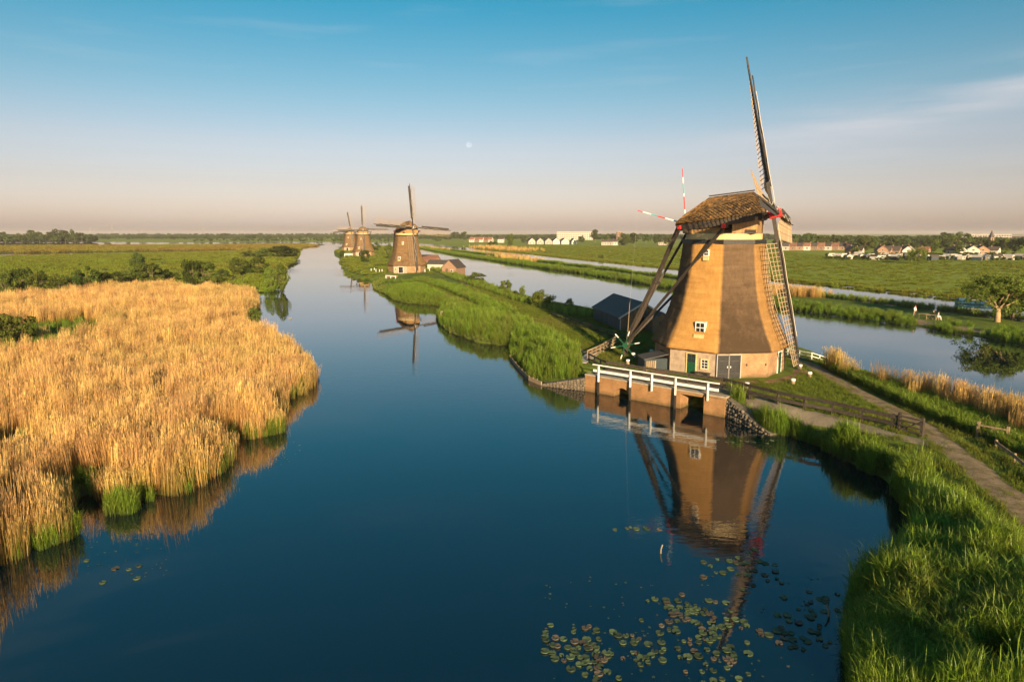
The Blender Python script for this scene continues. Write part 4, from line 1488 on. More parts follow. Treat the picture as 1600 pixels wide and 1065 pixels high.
def cloth_belly():
    V, F = [], []
    n, m_ = 10, 6
    for i in range(n + 1):
        t = i / n
        z = 1.1 + 3.2 * t
        w = 0.6 * math.sin(math.pi * min(1, t * 0.9 + 0.1)) + 0.05
        for k in range(m_ + 1):
            s = k / m_
            x = 0.16 + w * s
            y = -0.16 + 0.55 * math.sin(math.pi * s * 0.8) * math.sin(math.pi * t) + 0.05 * math.sin(9 * t + 5 * s)
            V.append((x, y, z))
    for i in range(n):
        for k in range(m_):
            a = i * (m_ + 1) + k
            F.append((a, a + 1, a + m_ + 2, a + m_ + 1))
    me = bpy.data.meshes.new('cloth_belly')
    me.from_pydata(V, [], F)
    me.materials.append(MAT['sail_canvas'])
    me.polygons.foreach_set('use_smooth', [True] * len(F))
    return me


def sail_rope():
    mb = MB()
    pts = [(0.24 * math.sin(0.9 * k) + 0.1, -0.30, 1.0 + 0.62 * k) for k in range(18)]
    mb.tube(pts, 0.028, 5, caps=False)
    return mb.mesh('rope', MAT['rope'], smooth=True)


def sail_bar(r_):
    return None


def build_windmill(loc, body_rz, cap_az, sail_turn, tones, label, openings=True, full=True):
    """cap_az: compass bearing (clockwise from +Y) that the sails face"""
    root = empty('windmill', loc, 0.0)
    tag(root, label, 'windmill', 'thatched windmills in a line along the dike')

    def part(name, key, make, rz=0.0, parent=root, **kw):
        return link(name, shared(key, make), parent, rot=(0, 0, rz), **kw)
    # ---- body
    part('thatched_body', ('body', tones), lambda: thatch_body(tones), body_rz)

    def base():
        mb = MB()
        mb.prism([(6.18 * math.cos(a), 6.18 * math.sin(a)) for a in OCT], -0.5, BASE_H + 0.12)
        return wallmap(mb.mesh('base_wall', MAT['pale_brick']))
    part('base_wall', 'base', base, body_rz)
    part('plaster_coat', 'plaster', lambda: MB().add(*plaster_geo()).mesh('plaster_coat', MAT['plaster']), body_rz)
    part('black_ring', 'ring1', lambda: MB().lathe([(3.70, BODY_H - 0.05), (3.92, BODY_H), (3.90, BODY_H + 0.38), (3.70, BODY_H + 0.40)], 8).mesh('black_ring', MAT['black_paint']), body_rz)
    part('cream_ring', 'ring2', lambda: MB().lathe([(3.36, BODY_H + 0.30), (3.52, BODY_H + 0.42), (3.52, BODY_H + 0.92), (3.36, BODY_H + 0.98)], 32).mesh('cream_ring', MAT['cream_paint'], smooth=False), body_rz)
    if openings:
        mill_openings(root, body_rz)
    else:
        far_openings(root, body_rz)
    # ---- cap; its +X follows the windshaft
    crz = R(90.0 - cap_az)
    roof = part('cap_roof', 'cap', cap_roof, crz)
    tc_ = link('thatch_courses', shared('courses', cap_courses), roof)
    tag(tc_, kind='stuff')
    link('ridge_board', shared('ridge', lambda: MB().beam((-1.55, 0, 16.52), (2.6, 0, 16.96), 0.34, 0.10).mesh('ridge_board', MAT['tarred_wood'])), roof)

    def cap_frame():
        mb = MB()
        for s_ in (1, -1):
            for a, b in zip(CAP[1:-1], CAP[2:]):
                mb.beam((a[0], s_ * (a[1] - 0.22), a[2] - 0.30), (b[0], s_ * (b[1] - 0.22), b[2] - 0.30), 0.16, 0.75)
        mb.beam((-4.2, -1.3, 13.62), (-4.2, 1.3, 13.62), 0.25, 0.5)
        mb.beam((3.45, -2.2, 14.55), (3.45, 2.2, 14.55), 0.22, 0.7)
        return mb.mesh('cap_frame', MAT['tarred_wood'])
    part('cap_frame', 'capframe', cap_frame, crz)

    def cap_skirt():
        mb = MB()
        poly = [(-3.6, -1.5), (-2.6, -2.35), (0.4, -2.75), (0.4, 2.75), (-2.6, 2.35), (-3.6, 1.5)]
        mb.prism(poly, BODY_H + 0.96, 13.75)
        return mb.mesh('cap_skirt', MAT['cap_board'])
    part('cap_skirt', 'skirt', cap_skirt, crz)

    def front_box():
        mb = MB()
        mb.prism([(1.15, -2.9), (3.3, -2.55), (3.3, 2.55), (1.15, 2.9)], BODY_H + 1.02, 14.45)
        return mb.mesh('front_boarding', MAT['cap_board'])
    part('front_boarding', 'frontbox', front_box, crz)
    part('cap_beam', 'sill', lambda: MB().beam((-3.5, -2.0, 13.2), (3.2, -2.72, 13.15), 0.22, 0.30).beam((-3.5, 2.0, 13.2), (3.2, 2.72, 13.15), 0.22, 0.30).mesh('cap_beam', MAT['tarred_wood']), crz)
    part('cross_beam', 'spruit', lambda: MB().beam((0.7, -4.75, 13.62), (0.7, 4.75, 13.62), 0.30, 0.36).mesh('cross_beam', MAT['tarred_wood']), crz)
    for s_ in (-1, 1):
        part('beam_end', ('spruitend', s_), lambda: MB().box((0.7, s_ * 4.92, 13.62), (0.34, 0.36, 0.40)).mesh('beam_end', MAT['red_paint']), crz)
    part('rear_cross_beam', 'spruit2', lambda: MB().beam((-3.75, -2.3, 13.55), (-3.75, 2.3, 13.55), 0.28, 0.32).mesh('rear_cross_beam', MAT['tarred_wood']), crz)
    for s_ in (-1, 1):
        part('beam_end', ('spruit2end', s_), lambda: MB().box((-3.75, s_ * 2.42, 13.55), (0.32, 0.26, 0.36)).mesh('beam_end', MAT['red_paint']), crz)
    TAIL = Vector((-9.35, 0, 1.15))
    part('tail_pole', 'tail', lambda: MB().beam((-4.3, 0, 13.75), (-9.55, 0, 0.45), 0.34, 0.36, 0.42, 0.44).mesh('tail_pole', MAT['tarred_wood']), crz)
    for s_ in (-1, 1):
        part('long_brace', ('lbr', s_), lambda: MB().beam((0.62, s_ * 4.6, 13.4), TAIL + Vector((0.25, s_ * 0.16, 0.75)), 0.24, 0.24, 0.2, 0.2).mesh('long_brace', MAT['tarred_wood']), crz)
        part('short_brace', ('sbr', s_), lambda: MB().beam((-3.8, s_ * 2.2, 13.4), TAIL + Vector((0.12, s_ * 0.2, 1.25)), 0.24, 0.24, 0.2, 0.2).mesh('short_brace', MAT['tarred_wood']), crz)
    part('brace_tie', 'tie', lambda: MB().beam((-6.4, -1.25, 8.0), (-6.4, 1.25, 8.0), 0.16, 0.16).mesh('brace_tie', MAT['tarred_wood']), crz)
    # winch: spoked wheel on the tail
    if full:
        axle = part('winch_axle', 'axle', lambda: MB().tube([(-9.2, -1.1, 1.55), (-9.2, 1.25, 1.55)], 0.13, 10).mesh('winch_axle', MAT['worn_wood'], smooth=True), crz)
        for k in range(6):
            a = R(60 * k + 14)
            d_ = Vector((math.cos(a), 0, math.sin(a)))
            sp_ = link('wheel_spoke', shared(('spoke', k), lambda: MB().beam(Vector((-9.2, -1.0, 1.55)) + d_ * 0.1, Vector((-9.2, -1.0, 1.55)) + d_ * 1.05, 0.10, 0.10).mesh('wheel_spoke', MAT['green_paint'])), axle)
            link('spoke_grip', shared(('grip', k), lambda: MB().beam(Vector((-9.2, -1.0, 1.55)) + d_ * 1.05, Vector((-9.2, -1.0, 1.55)) + d_ * 1.55, 0.09, 0.09).mesh('spoke_grip', MAT['white_paint'])), axle)
        link('wheel_hub', shared('whub', lambda: MB().tube([(-9.2, -1.16, 1.55), (-9.2, -0.86, 1.55)], 0.26, 12).mesh('wheel_hub', MAT['green_paint'])), axle)
        # striped cap poles
        flag_pole(root, 'cap_pole', Vector((-3.8, 0.3, 14.3)), Vector((-4.45, 1.1, 19.3)), [('white_paint', .2), ('red_paint', .25), ('white_paint', .06), ('teal_paint', .2), ('white_paint', .12), ('red_paint', 1.0)], crz)
        flag_pole(root, 'cap_pole', Vector((-4.2, -0.5, 14.05)), Vector((-8.1, -1.6, 15.2)), [('blue_paint', .14), ('white_paint', .2), ('red_paint', .18), ('teal_paint', .16), ('white_paint', .2), ('red_paint', 1.0)], crz)
        part('pole_line', 'pline', lambda: MB().tube([(-8.1, -1.6, 15.15), (-8.75, -1.2, 6.0)], 0.0035, 4, caps=False).mesh('pole_line', MAT['rope']), crz)
        part('control_pole', 'ctl', lambda: MB().tube([(-9.3, -0.35, 1.6), (-9.0, -0.8, 3.2), (-8.8, -1.1, 6.0)], [0.05, 0.04, 0.03], 6).mesh('control_pole', MAT['worn_wood']), crz)
    # ---- windshaft and sails
    tau = R(12.5)
    hub = Vector((4.55, 0, 14.78))
    d = Vector((math.cos(tau), 0, math.sin(tau)))
    u = Vector((-math.sin(tau), 0, math.cos(tau)))
    s = d.cross(u)

    def shaft():
        mb = MB()
        mb.tube([hub - d * 2.2, hub - d * 0.5], [0.34, 0.30], 12)
        return mb.mesh('windshaft', MAT['tarred_wood'])
    part('windshaft', 'shaft', shaft, crz)

    def poll():
        mb = MB()
        M = Matrix((d, s, u)).transposed()
        mb.box(hub, (1.15, 0.78, 0.78), rot=M)
        return mb.mesh('poll_end', MAT['red_paint' if full else 'far_white'], bevel=0.06)
    part('poll_end', ('poll', full), poll, crz)
    part('poll_boss', 'boss', lambda: MB().tube([hub + d * 0.55, hub + d * 0.75], [0.3, 0.2], 10).mesh('poll_boss', MAT['white_paint' if not full else 'tarred_wood']), crz)
    CR = Matrix.Rotation(crz, 4, 'Z')
    for k in range(4):
        th = R(sail_turn + 90 * k)
        r_ = u * math.cos(th) + s * math.sin(th)
        m_ = -u * math.sin(th) + s * math.cos(th)
        off = d * (0.22 if k % 2 else -0.22)
        M = Matrix((-m_, -d, r_)).transposed().to_4x4()
        M.translation = hub + off
        sail = link('sail', shared('stock', sail_stock), root, matrix=CR @ M)
        for i, rr in enumerate(SAIL_BARS):
            f = twist(rr)
            c, q = math.cos(f), math.sin(f)
            Mb = Matrix(((c, -q, 0, 0), (q, c, 0, 0), (0, 0, 1, rr), (0, 0, 0, 1)))
            link('sail_bar', shared('bar', lambda: MB().beam((-0.12, 0, 0), (2.15, 0, 0), 0.055, 0.05).mesh('sail_bar', MAT['sail_wood'])), sail, matrix=Mb)
        for off_ in (0.72, 1.42, 2.10):
            link('hem_lath', shared(('hem', off_), lambda: hem(off_)), sail)
        link('leading_board', shared('lead', leading_board), sail)
        link('sail_cloth', shared('cloth', furled_cloth), sail)
        if full and k == 0:
            link('cloth_belly', shared('belly', cloth_belly), sail)
        link('rope', shared('srope', sail_rope), sail)
    return root


def flag_pole(root, name, a, b, bands, rz):
    t0 = 0.0
    first = None
    for i, (mt, w) in enumerate(bands):
        t1 = min(1.0, t0 + w)
        p, q = a.lerp(b, t0), a.lerp(b, t1)
        me = MB().tube([p, q], [0.075 - 0.03 * t0, 0.075 - 0.03 * t1], 6).mesh(name, MAT[mt])
        if first is None:
            first = link(name, me, root, rot=(0, 0, rz))
        else:
            link('painted_band', me, first)
        t0 = t1


def face_frame(k, rz=0.0):
    """centre direction, tangent and outward distance of base face k (between corner k and k+1), local to the mill"""
    a = OCT[k] + R(22.5) + rz
    n = Vector((math.cos(a), math.sin(a), 0))
    t = Vector((-math.sin(a), math.cos(a), 0))
    return n, t, 6.18 * math.cos(R(22.5))


def plaster_geo():
    # thin limewashed coat over the base face with the door (face index 7 in local octagon order)
    n, t, q = face_frame(7)
    w = 2.34
    V, F = [], []
    for z in (0.0, 1.15, BASE_H + 0.1):
        for s_ in (-w, -1.0, 0.6, w):
            p = n * (q + 0.018) + t * s_
            V.append((p.x, p.y, z))
    for j in range(2):
        for i in range(3):
            a = j * 4 + i
            F.append((a, a + 1, a + 5, a + 4))
    return V, F


def opening(root, rz, k, s0, z0, w, h, mat, name, frame_mat='cream_paint', panes=None, out=0.0, depth=0.06, slope=0.0):
    """a framed door or window set into face k at tangent offset s0"""
    n, t, q = face_frame(k)
    q += out
    c = n * (q + depth / 2) + t * s0 + Vector((0, 0, z0 + h / 2))
    tilt = Matrix.Rotation(math.atan2(n.y, n.x), 3, 'Z')
    leaf = MB().box(c, (depth, w, h), rot=tilt).build(name, MAT[mat], root, rot=(0, 0, rz))
    fr = MB()
    b = 0.09
    for ds, dz, ww, hh in ((-w / 2 - b / 2, 0, b, h + 2 * b), (w / 2 + b / 2, 0, b, h + 2 * b), (0, h / 2 + b / 2, w - 0.004, b), (0, -h / 2 - b / 2, w - 0.004, b)):
        fr.box(c + t * ds + Vector((0, 0, dz)) + n * 0.02, (depth + 0.03, ww, hh), rot=tilt)
    fr.build('frame', MAT[frame_mat], leaf)
    if panes:
        nx, nz, zlo = panes           # glazing in the part of the leaf above zlo
        gh = (h - zlo)
        pw, ph = (w - 0.05 * (nx + 1)) / nx, (gh - 0.05 * (nz + 1)) / nz
        for i in range(nx):
            for j in range(nz):
                pc = c + n * (depth / 2 + 0.006) + t * (-w / 2 + 0.05 + pw / 2 + i * (pw + 0.05)) + Vector((0, 0, -h / 2 + zlo + 0.05 + ph / 2 + j * (ph + 0.05)))
                MB().box(pc, (0.014, pw, ph), rot=tilt).build('pane', MAT['glass'], leaf)
    return leaf


def upper_window(root, rz, k, s0, z0, w, h):
    """small window in a reed dormer cheek on the thatch"""
    n, t, _q = face_frame(k)
    tt = (z0 - BASE_H) / (BODY_H - BASE_H)
    q = prof_r(tt) * math.cos(R(22.5)) + 0.10
    q2 = prof_r((z0 + h - BASE_H) / (BODY_H - BASE_H)) * math.cos(R(22.5)) + 0.10
    tilt = Matrix.Rotation(math.atan2(n.y, n.x), 3, 'Z')
    mid = (q + q2) / 2 + 0.10
    box = MB()
    c = n * (mid - 0.30) + t * s0 + Vector((0, 0, z0 + h / 2))
    box.box(c, (0.72, w + 0.12, h + 0.12), rot=tilt)
    win = box.build('window', MAT['white_paint'], root, rot=(0, 0, rz))
    c2 = n * (mid + 0.065) + t * s0 + Vector((0, 0, z0 + h / 2))
    for i in (-1, 1):
        for j in (-1, 1):
            MB().box(c2 + t * (i * w * 0.24) + Vector((0, 0, j * h * 0.24)), (0.02, w * 0.40, h * 0.40), rot=tilt).build('pane', MAT['glass'], win)
    # cheek boards down to the thatch under the sill
    MB().box(n * (q + 0.12) + t * s0 + Vector((0, 0, z0 - 0.28)), (0.24, w + 0.1, 0.34), rot=tilt).build('sill', MAT['cream_paint'], win)
    return win


def mill_openings(root, rz):
    # face 7: limewashed face with the green door, face 0: brick face with the black double doors, face 1: side door
    opening(root, rz, 7, -0.15, 0.02, 0.85, 1.98, 'green_paint', 'door', panes=(2, 2, 1.15), out=0.02)
    opening(root, rz, 7, 1.15, 0.75, 0.62, 0.85, 'white_paint', 'window', panes=(2, 3, 0.0), out=0.02)
    n, t, q = face_frame(7)
    tilt = Matrix.Rotation(math.atan2(n.y, n.x), 3, 'Z')
    for s_ in (-0.5, 0.5):
        dl = opening(root, rz, 0, -1.35 + s_ * 1.12, 0.0, 1.02, 2.12, 'black_paint', 'double_door', frame_mat='far_grey', out=0.02)
        n0, t0, q0 = face_frame(0)
        tl = Matrix.Rotation(math.atan2(n0.y, n0.x), 3, 'Z')
        for zz in (0.45, 1.6):
            MB().box(n0 * (q0 + 0.11) + t0 * (-1.35 + s_ * 1.12) + Vector((0, 0, zz)), (0.02, 0.8, 0.06), rot=tl).build('hinge', MAT['stock_steel'], dl)
        MB().box(n0 * (q0 + 0.12) + t0 * (-1.35 + s_ * 0.3) + Vector((0, 0, 1.05)), (0.05, 0.06, 0.16), rot=tl).build('handle', MAT['white_paint'], dl)
    opening(root, rz, 1, 0.55, 0.0, 0.85, 1.98, 'green_paint', 'door', frame_mat='white_paint', out=0.02)
    for k, s0 in ((0, 0.35), (0, 2.15)):
        n0, t0, q0 = face_frame(k)
        MB().box(n0 * (q0 + 0.03) + t0 * s0 + Vector((0, 0, 1.2)), (0.05, 0.10, 0.22), rot=Matrix.Rotation(math.atan2(n0.y, n0.x), 3, 'Z')).build('wall_anchor', MAT['black_paint'], root, rot=(0, 0, rz))
    upper_window(root, rz, 7, 0.4, 3.95, 0.85, 0.95)
    upper_window(root, rz, 7, 0.0, 10.95, 0.40, 0.5)
    # walkway lath on the rightmost thatch face: light netting of laths
    lath_net(root, rz)


def lath_net(root, rz):
    n, t, _q = face_frame(1)
    for i in range(4):
        s0 = 0.2 + 0.62 * i
        mb = MB()
        prev = None
        for j in range(15):
            tt = 0.03 + 0.92 * j / 14
            q = prof_r(tt) * math.cos(R(22.5)) + 0.20
            lim = prof_r(tt) * math.sin(R(22.5)) - 0.1
            p = n * q + t * min(s0, lim * (0.25 + 0.24 * i)) + Vector((0, 0, BASE_H + tt * (BODY_H - BASE_H)))
            if prev is not None: mb.beam(prev, p, 0.05, 0.05)
            prev = p
        lath = mb.build('thatch_lath', MAT['sail_wood'], root, rot=(0, 0, rz))
        if i == 0: first = lath
    for j in range(20):
        tt = 0.03 + 0.92 * j / 19
        q = prof_r(tt) * math.cos(R(22.5)) + 0.23
        lim = prof_r(tt) * math.sin(R(22.5)) - 0.1
        z = BASE_H + tt * (BODY_H - BASE_H)
        a = n * q + t * (lim * 0.22) + Vector((0, 0, z))
        b = n * q + t * (lim * 0.98) + Vector((0, 0, z))
        MB().beam(a, b, 0.045, 0.045).build('thatch_lath', MAT['sail_wood'], root, rot=(0, 0, rz))


def far_openings(root, rz):
    opening(root, rz, 7, 0.2, 0.02, 1.6, 2.0, 'black_paint', 'door', frame_mat='white_paint', out=0.02)
    opening(root, rz, 7, -1.6, 0.8, 0.6, 0.8, 'white_paint', 'window', panes=(2, 2, 0.0), out=0.02)
    opening(root, rz, 0, 0.8, 0.8, 0.6, 0.8, 'white_paint', 'window', panes=(2, 2, 0.0), out=0.02)
    upper_window(root, rz, 7, -0.5, 4.4, 0.8, 0.9)
    upper_window(root, rz, 7, 0.4, 9.6, 0.5, 0.6)


# face order: 0..7 counterclockwise from the corner turned to the camera; tones (freshness, stain)
view = math.atan2(MILL.x, MILL.y)
corner_rz = -math.pi / 2 - view          # local +X corner looks at the camera
# seen from the camera, faces to the right of the corner come first counterclockwise
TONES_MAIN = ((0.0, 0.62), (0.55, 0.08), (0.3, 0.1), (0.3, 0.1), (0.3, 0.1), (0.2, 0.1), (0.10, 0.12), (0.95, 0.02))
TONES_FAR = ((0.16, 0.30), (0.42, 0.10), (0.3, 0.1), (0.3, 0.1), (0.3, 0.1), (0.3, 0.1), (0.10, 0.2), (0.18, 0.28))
main_mill = build_windmill(MILL, corner_rz, 116.0, -3.5, TONES_MAIN, 'large thatched windmill with one bright orange face, standing nearest beside the white railed bridge')
x2, y2 = at(636, 425, 1.5)
x3, y3 = at(568, 399.5, 1.5)
x4, y4 = at(547, 391.0, 1.5)
for (x, y), az, turn, lab in (((x2, y2), 139.0, -4.0, 'brown thatched windmill in the middle distance beside three small sheds'),
                              ((x3, y3), 166.0, 0.0, 'distant windmill facing the water with a round bush before it'),
                              ((x4, y4), 150.0, 5.0, 'farthest windmill, half hidden behind its neighbour')):
    build_windmill((x, y, h1('dike', x, y)), -math.pi / 2 - math.atan2(x, y), az, turn, TONES_FAR, lab, openings=False, full=False)
# ------------------------------------------------------------------ bridge, walls and rails at the big mill
ORDINAL = ['first', 'second', 'third', 'fourth', 'fifth', 'sixth', 'seventh', 'eighth', 'ninth', 'tenth', 'eleventh', 'twelfth', 'thirteenth', 'fourteenth', 'fifteenth', 'sixteenth', 'seventeenth', 'eighteenth', 'nineteenth', 'twentieth',
           'twenty-first', 'twenty-second', 'twenty-third', 'twenty-fourth', 'twenty-fifth', 'twenty-sixth', 'twenty-seventh', 'twenty-eighth', 'twenty-ninth', 'thirtieth', 'thirty-first', 'thirty-second', 'thirty-third', 'thirty-fourth', 'thirty-fifth',
           'thirty-sixth', 'thirty-seventh', 'thirty-eighth', 'thirty-ninth', 'fortieth']
W0 = Vector((*at(922, 612), 0))
W1 = Vector((*at(1126, 650), 0))
WD = (W1 - W0).normalized()
WN = Vector((WD.y, -WD.x, 0))          # outward, towards the basin
WL = (W1 - W0).length
DECK = 1.5


def wall_s(px, py):
    p = Vector((*at(px, py), 0)) - W0
    return p.dot(WD)


wrz = math.atan2(WD.y, WD.x)
bridge = empty('bridge', (W0.x, W0.y, 0), wrz)
tag(bridge, 'brick bridge with a round arch, a square outlet and a white railing', 'bridge')
# local axes of the bridge: x along the wall, -y towards the basin
sA, sB = wall_s(969, 622), wall_s(1083, 641)
AR, OW = 0.85, 2.2


def wall_with_openings():
    mb = MB()
    top, bot = DECK, -0.8
    y0, y1 = 0.0, 0.75
    x = [-0.6, sA - AR, sA + AR, sB - OW / 2, sB + OW / 2, WL + 0.4]

    def slab(xa, xb, za, zb):
        mb.box(((xa + xb) / 2, (y0 + y1) / 2, (za + zb) / 2), (xb - xa, y1 - y0, zb - za))
    slab(x[0], x[1], bot, top)
    slab(x[2], x[3], bot, top)
    slab(x[4], x[5], bot, top)
    slab(x[3], x[4], top - 0.22, top)
    # arch head: voussoir steps
    n = 16
    for i in range(n):
        a0, a1 = math.pi * i / n, math.pi * (i + 1) / n
        xa, xb = sA - AR * math.cos(a0), sA - AR * math.cos(a1)
        za, zb = 0.02 + AR * math.sin(a0), 0.02 + AR * math.sin(a1)
        V = [(xa, y0, za), (xb, y0, zb), (xb, y0, top), (xa, y0, top), (xa, y1, za), (xb, y1, zb), (xb, y1, top), (xa, y1, top)]
        mb.add(V, [(0, 1, 2, 3), (7, 6, 5, 4), (0, 4, 5, 1), (3, 2, 6, 7)])
    return wallmap(mb.mesh('wall', MAT['orange_brick']))


link('wall', wall_with_openings(), bridge)
# dark channels behind the two openings
ch = MB()
for c, w, hgt in ((sA, AR, 1.15), (sB, OW / 2, 1.28)):
    ch.add([(c - w, .75, -.8), (c - w, 4.6, -.8), (c - w, 4.6, hgt), (c - w, .75, hgt)], [(0, 1, 2, 3)])
    ch.add([(c + w, .75, -.8), (c + w, 4.6, -.8), (c + w, 4.6, hgt), (c + w, .75, hgt)], [(0, 1, 2, 3)])
    ch.add([(c - w, .75, hgt), (c + w, .75, hgt), (c + w, 4.6, hgt), (c - w, 4.6, hgt)], [(0, 1, 2, 3)])
    ch.add([(c - w, 4.6, -.8), (c + w, 4.6, -.8), (c + w, 4.6, hgt), (c - w, 4.6, hgt)], [(0, 1, 2, 3)])
wallmap(ch.build('channel', MAT['orange_brick'], bridge).data)
MB().box((WL / 2 - 0.1, 2.3, DECK + 0.005), (WL + 1.0, 4.2, 0.10)).build('deck', MAT['gravel_path'], bridge)
MB().box((WL / 2 - 0.1, 0.36, DECK + 0.07), (WL + 1.04, 0.80, 0.14)).build('coping', MAT['concrete'], bridge, bevel=0.02)
# pilaster beside the outlet
wallmap(MB().box(((sB + OW / 2 + WL + 0.4) / 2, -0.10, 0.32), (WL + 0.4 - sB - OW / 2, 0.19, 2.2)).build('pilaster', MAT['orange_brick'], bridge).data)
# white railing
RT, RB = DECK + 1.16, DECK + 0.62
posts = [wall_s(937, 615), wall_s(987, 624), wall_s(1021, 630), wall_s(1057, 637), wall_s(1108, 646)]
MB().beam((posts[0] - 0.75, -0.16, RT), (posts[-1] + 0.9, -0.16, RT), 0.10, 0.11).build('rail', MAT['white_paint'], bridge, bevel=0.012)
MB().beam((posts[0] - 0.65, -0.17, RB), (posts[-1] + 0.85, -0.17, RB), 0.09, 0.22).build('rail', MAT['white_paint'], bridge, bevel=0.012)
for i, s_ in enumerate(posts):
    low = DECK - 0.35
    MB().beam((s_, -0.28, low), (s_, -0.28, RT - 0.07), 0.15, 0.12).build('post', MAT['white_paint'], bridge, bevel=0.012)
    if i in (0, 1, 3):
        MB().beam((s_, -0.28, -0.9), (s_, -0.28, low), 0.16, 0.14).build('pile', MAT['tarred_wood'], bridge)


def to_world(p):
    return W0 + WD * p[0] - WN * p[1] + Vector((0, 0, p[2] if len(p) > 2 else 0))


# stone revetments that run from the wall ends into the bank
def revetment(a, b, name, label, h0, h1_, n, seed):
    g = random.Random(seed)
    root = empty(name, (a[0], a[1], 0))
    tag(root, label, 'stone wall')
    A, B = Vector((a[0], a[1], 0)), Vector((b[0], b[1], 0))
    d = (B - A)
    L = d.length
    d.normalize()
    s = Vector((d.y, -d.x, 0))
    core = MB()
    V = []
    for t, hh in ((0, h0), (1, h1_)):
        c = A.lerp(B, t) - A
        V += [c + Vector((0, 0, -0.6)), c + Vector((0, 0, hh)), c - s * 0.8 + Vector((0, 0, hh + 0.05)), c - s * 0.8 + Vector((0, 0, -0.6))]
    core.add(V, [(0, 1, 5, 4), (1, 2, 6, 5), (2, 3, 7, 6), (0, 3, 2, 1), (4, 5, 6, 7)])
    core.build('core', MAT['stone'], root)
    variants = []
    for k in range(5):
        bm = bmesh.new()
        bmesh.ops.create_icosphere(bm, subdivisions=1, radius=1.0)
        for v in bm.verts:
            v.co *= 1 + 0.25 * noise.noise(v.co * 1.7 + Vector((k * 3.1, seed, 0)))
        me = bpy.data.meshes.new('stone')
        bm.to_mesh(me)
        bm.free()
        me.materials.append(MAT['stone'])
        variants.append(me)
    cols = int(L / 0.30)
    for i in range(cols):
        t = (i + 0.5) / cols
        hh = h0 + (h1_ - h0) * t
        z = -0.05
        while z < hh:
            r_ = g.uniform(0.13, 0.2)
            p = (A.lerp(B, t) - A) + d * g.uniform(-.08, .08) + s * (0.02 + g.uniform(-0.03, 0.04))
            link('stone', g.choice(variants), root, loc=(p.x, p.y, z + g.uniform(-.03, .03)), rot=(g.uniform(0, 3), g.uniform(0, 3), g.uniform(0, 3)), scale=(r_, r_ * 0.9, r_ * 0.8))
            z += r_ * 1.55
    return root


pr = to_world((WL + 0.4, 0.1))
revetment((pr.x, pr.y), at(1203, 680), 'stone_revetment', 'sloping rough stone wall falling from the bridge end into the near reed', DECK, 0.1, 0, 3)
pl = to_world((-0.6, 0.1))
revetment(at(846, 602), (pl.x, pl.y), 'stone_revetment', 'low stone wall left of the bridge, sloping up to the arch', 0.12, 1.2, 0, 5)
# timber sheet edge of the reed bank left of the bridge
edge = pix([(797, 561), (811, 578), (827, 594), (846, 602)])
sheet = empty('timber_edging', (edge[0][0], edge[0][1], 0))
tag(sheet, 'low dark timber edging along the water under the green reed', 'edging')
for a, b in zip(edge, edge[1:]):
    o0 = Vector((edge[0][0], edge[0][1], 0))
    MB().beam(Vector((*a, 0.12)) - o0, Vector((*b, 0.12)) - o0, 0.10, 0.5).build('plank', MAT['worn_wood'], sheet)
    for t in (0.0, 0.33, 0.66):
        p = Vector((*a, 0)).lerp(Vector((*b, 0)), t) - o0
        MB().tube([p + Vector((0, 0, -0.5)), p + Vector((0, 0, 0.5))], 0.07, 6).build('stake', MAT['worn_wood'], sheet)


# ------------------------------------------------------------------ fences
def fence(pts, label, post_gap, rails, post_h, mat, name='fence', pw=0.12, rw=0.05, rh=0.14, base=None, group=None, cat='fence'):
    P3 = [Vector(p) for p in pts]
    root = empty(name, P3[0])
    tag(root, label, cat, group)
    o0 = P3[0]
    first = True
    for a, b in zip(P3, P3[1:]):
        L = (b - a).length
        n = max(1, round(L / post_gap))
        for i in range(n + 1):
            if i == 0 and not first: continue
            p = a.lerp(b, i / n) - o0
            MB().box(p + Vector((0, 0, post_h / 2 - 0.2)), (pw, pw, post_h + 0.4), rz=math.atan2((b - a).y, (b - a).x)).build('post', MAT[mat], root, bevel=0.01)
        first = False
        s = (b - a).cross(Vector((0, 0, 1))).normalized() * (pw / 2 + rw / 2 + 0.002)
        for z in rails:
            for i in range(n):
                q0, q1 = a.lerp(b, i / n) - o0, a.lerp(b, (i + 1) / n) - o0
                jz = random.uniform(-0.02, 0.02)
                MB().beam(q0 + s + Vector((0, 0, z)), q1 + s + Vector((0, 0, z + jz)), rw, rh).build('rail', MAT[mat], root)
    return root


FB = [gp('dike', x, y) for x, y in ((948, 585), (1005, 596), (1075, 608), (1130, 615), (1215, 631), (1257, 640), (1300, 648), (1347, 659), (1394, 670), (1402, 672))]
FB = [(x, y, max(z, 1.42)) for x, y, z in FB]
fence(FB, 'long dark wooden fence between the path and the big mill', 2.3, (0.42, 0.92), 1.05, 'dark_fence', rh=0.25, pw=0.15)
gq = [gp('dike', 1404, 673), gp('dike', 1440, 682)]
gate = fence([(x, y, 1.45) for x, y, z in gq], 'dark wooden field gate at the end of the path fence', 1.9, (0.25, 0.55, 0.85, 1.12), 1.3, 'dark_fence', name='gate', pw=0.18, rh=0.10, cat='gate')
a_, b_ = Vector(gq[0]), Vector(gq[1])
MB().beam(Vector((0.05, -0.08, 0.2)), Vector((b_.x - a_.x, b_.y - a_.y - 0.08, 1.1)), 0.05, 0.09).build('diagonal_brace', MAT['dark_fence'], gate)
gq = [gp('dike', 1527, 684), gp('dike', 1573, 693)]
gate2 = fence([(x, y, 1.35) for x, y, z in gq], 'pale weathered gate on the right beside the golden reed', 2.2, (0.25, 0.6, 1.05), 1.25, 'worn_wood', name='gate', pw=0.16, rh=0.10, cat='gate')
a_, b_ = Vector(gq[0]), Vector(gq[1])
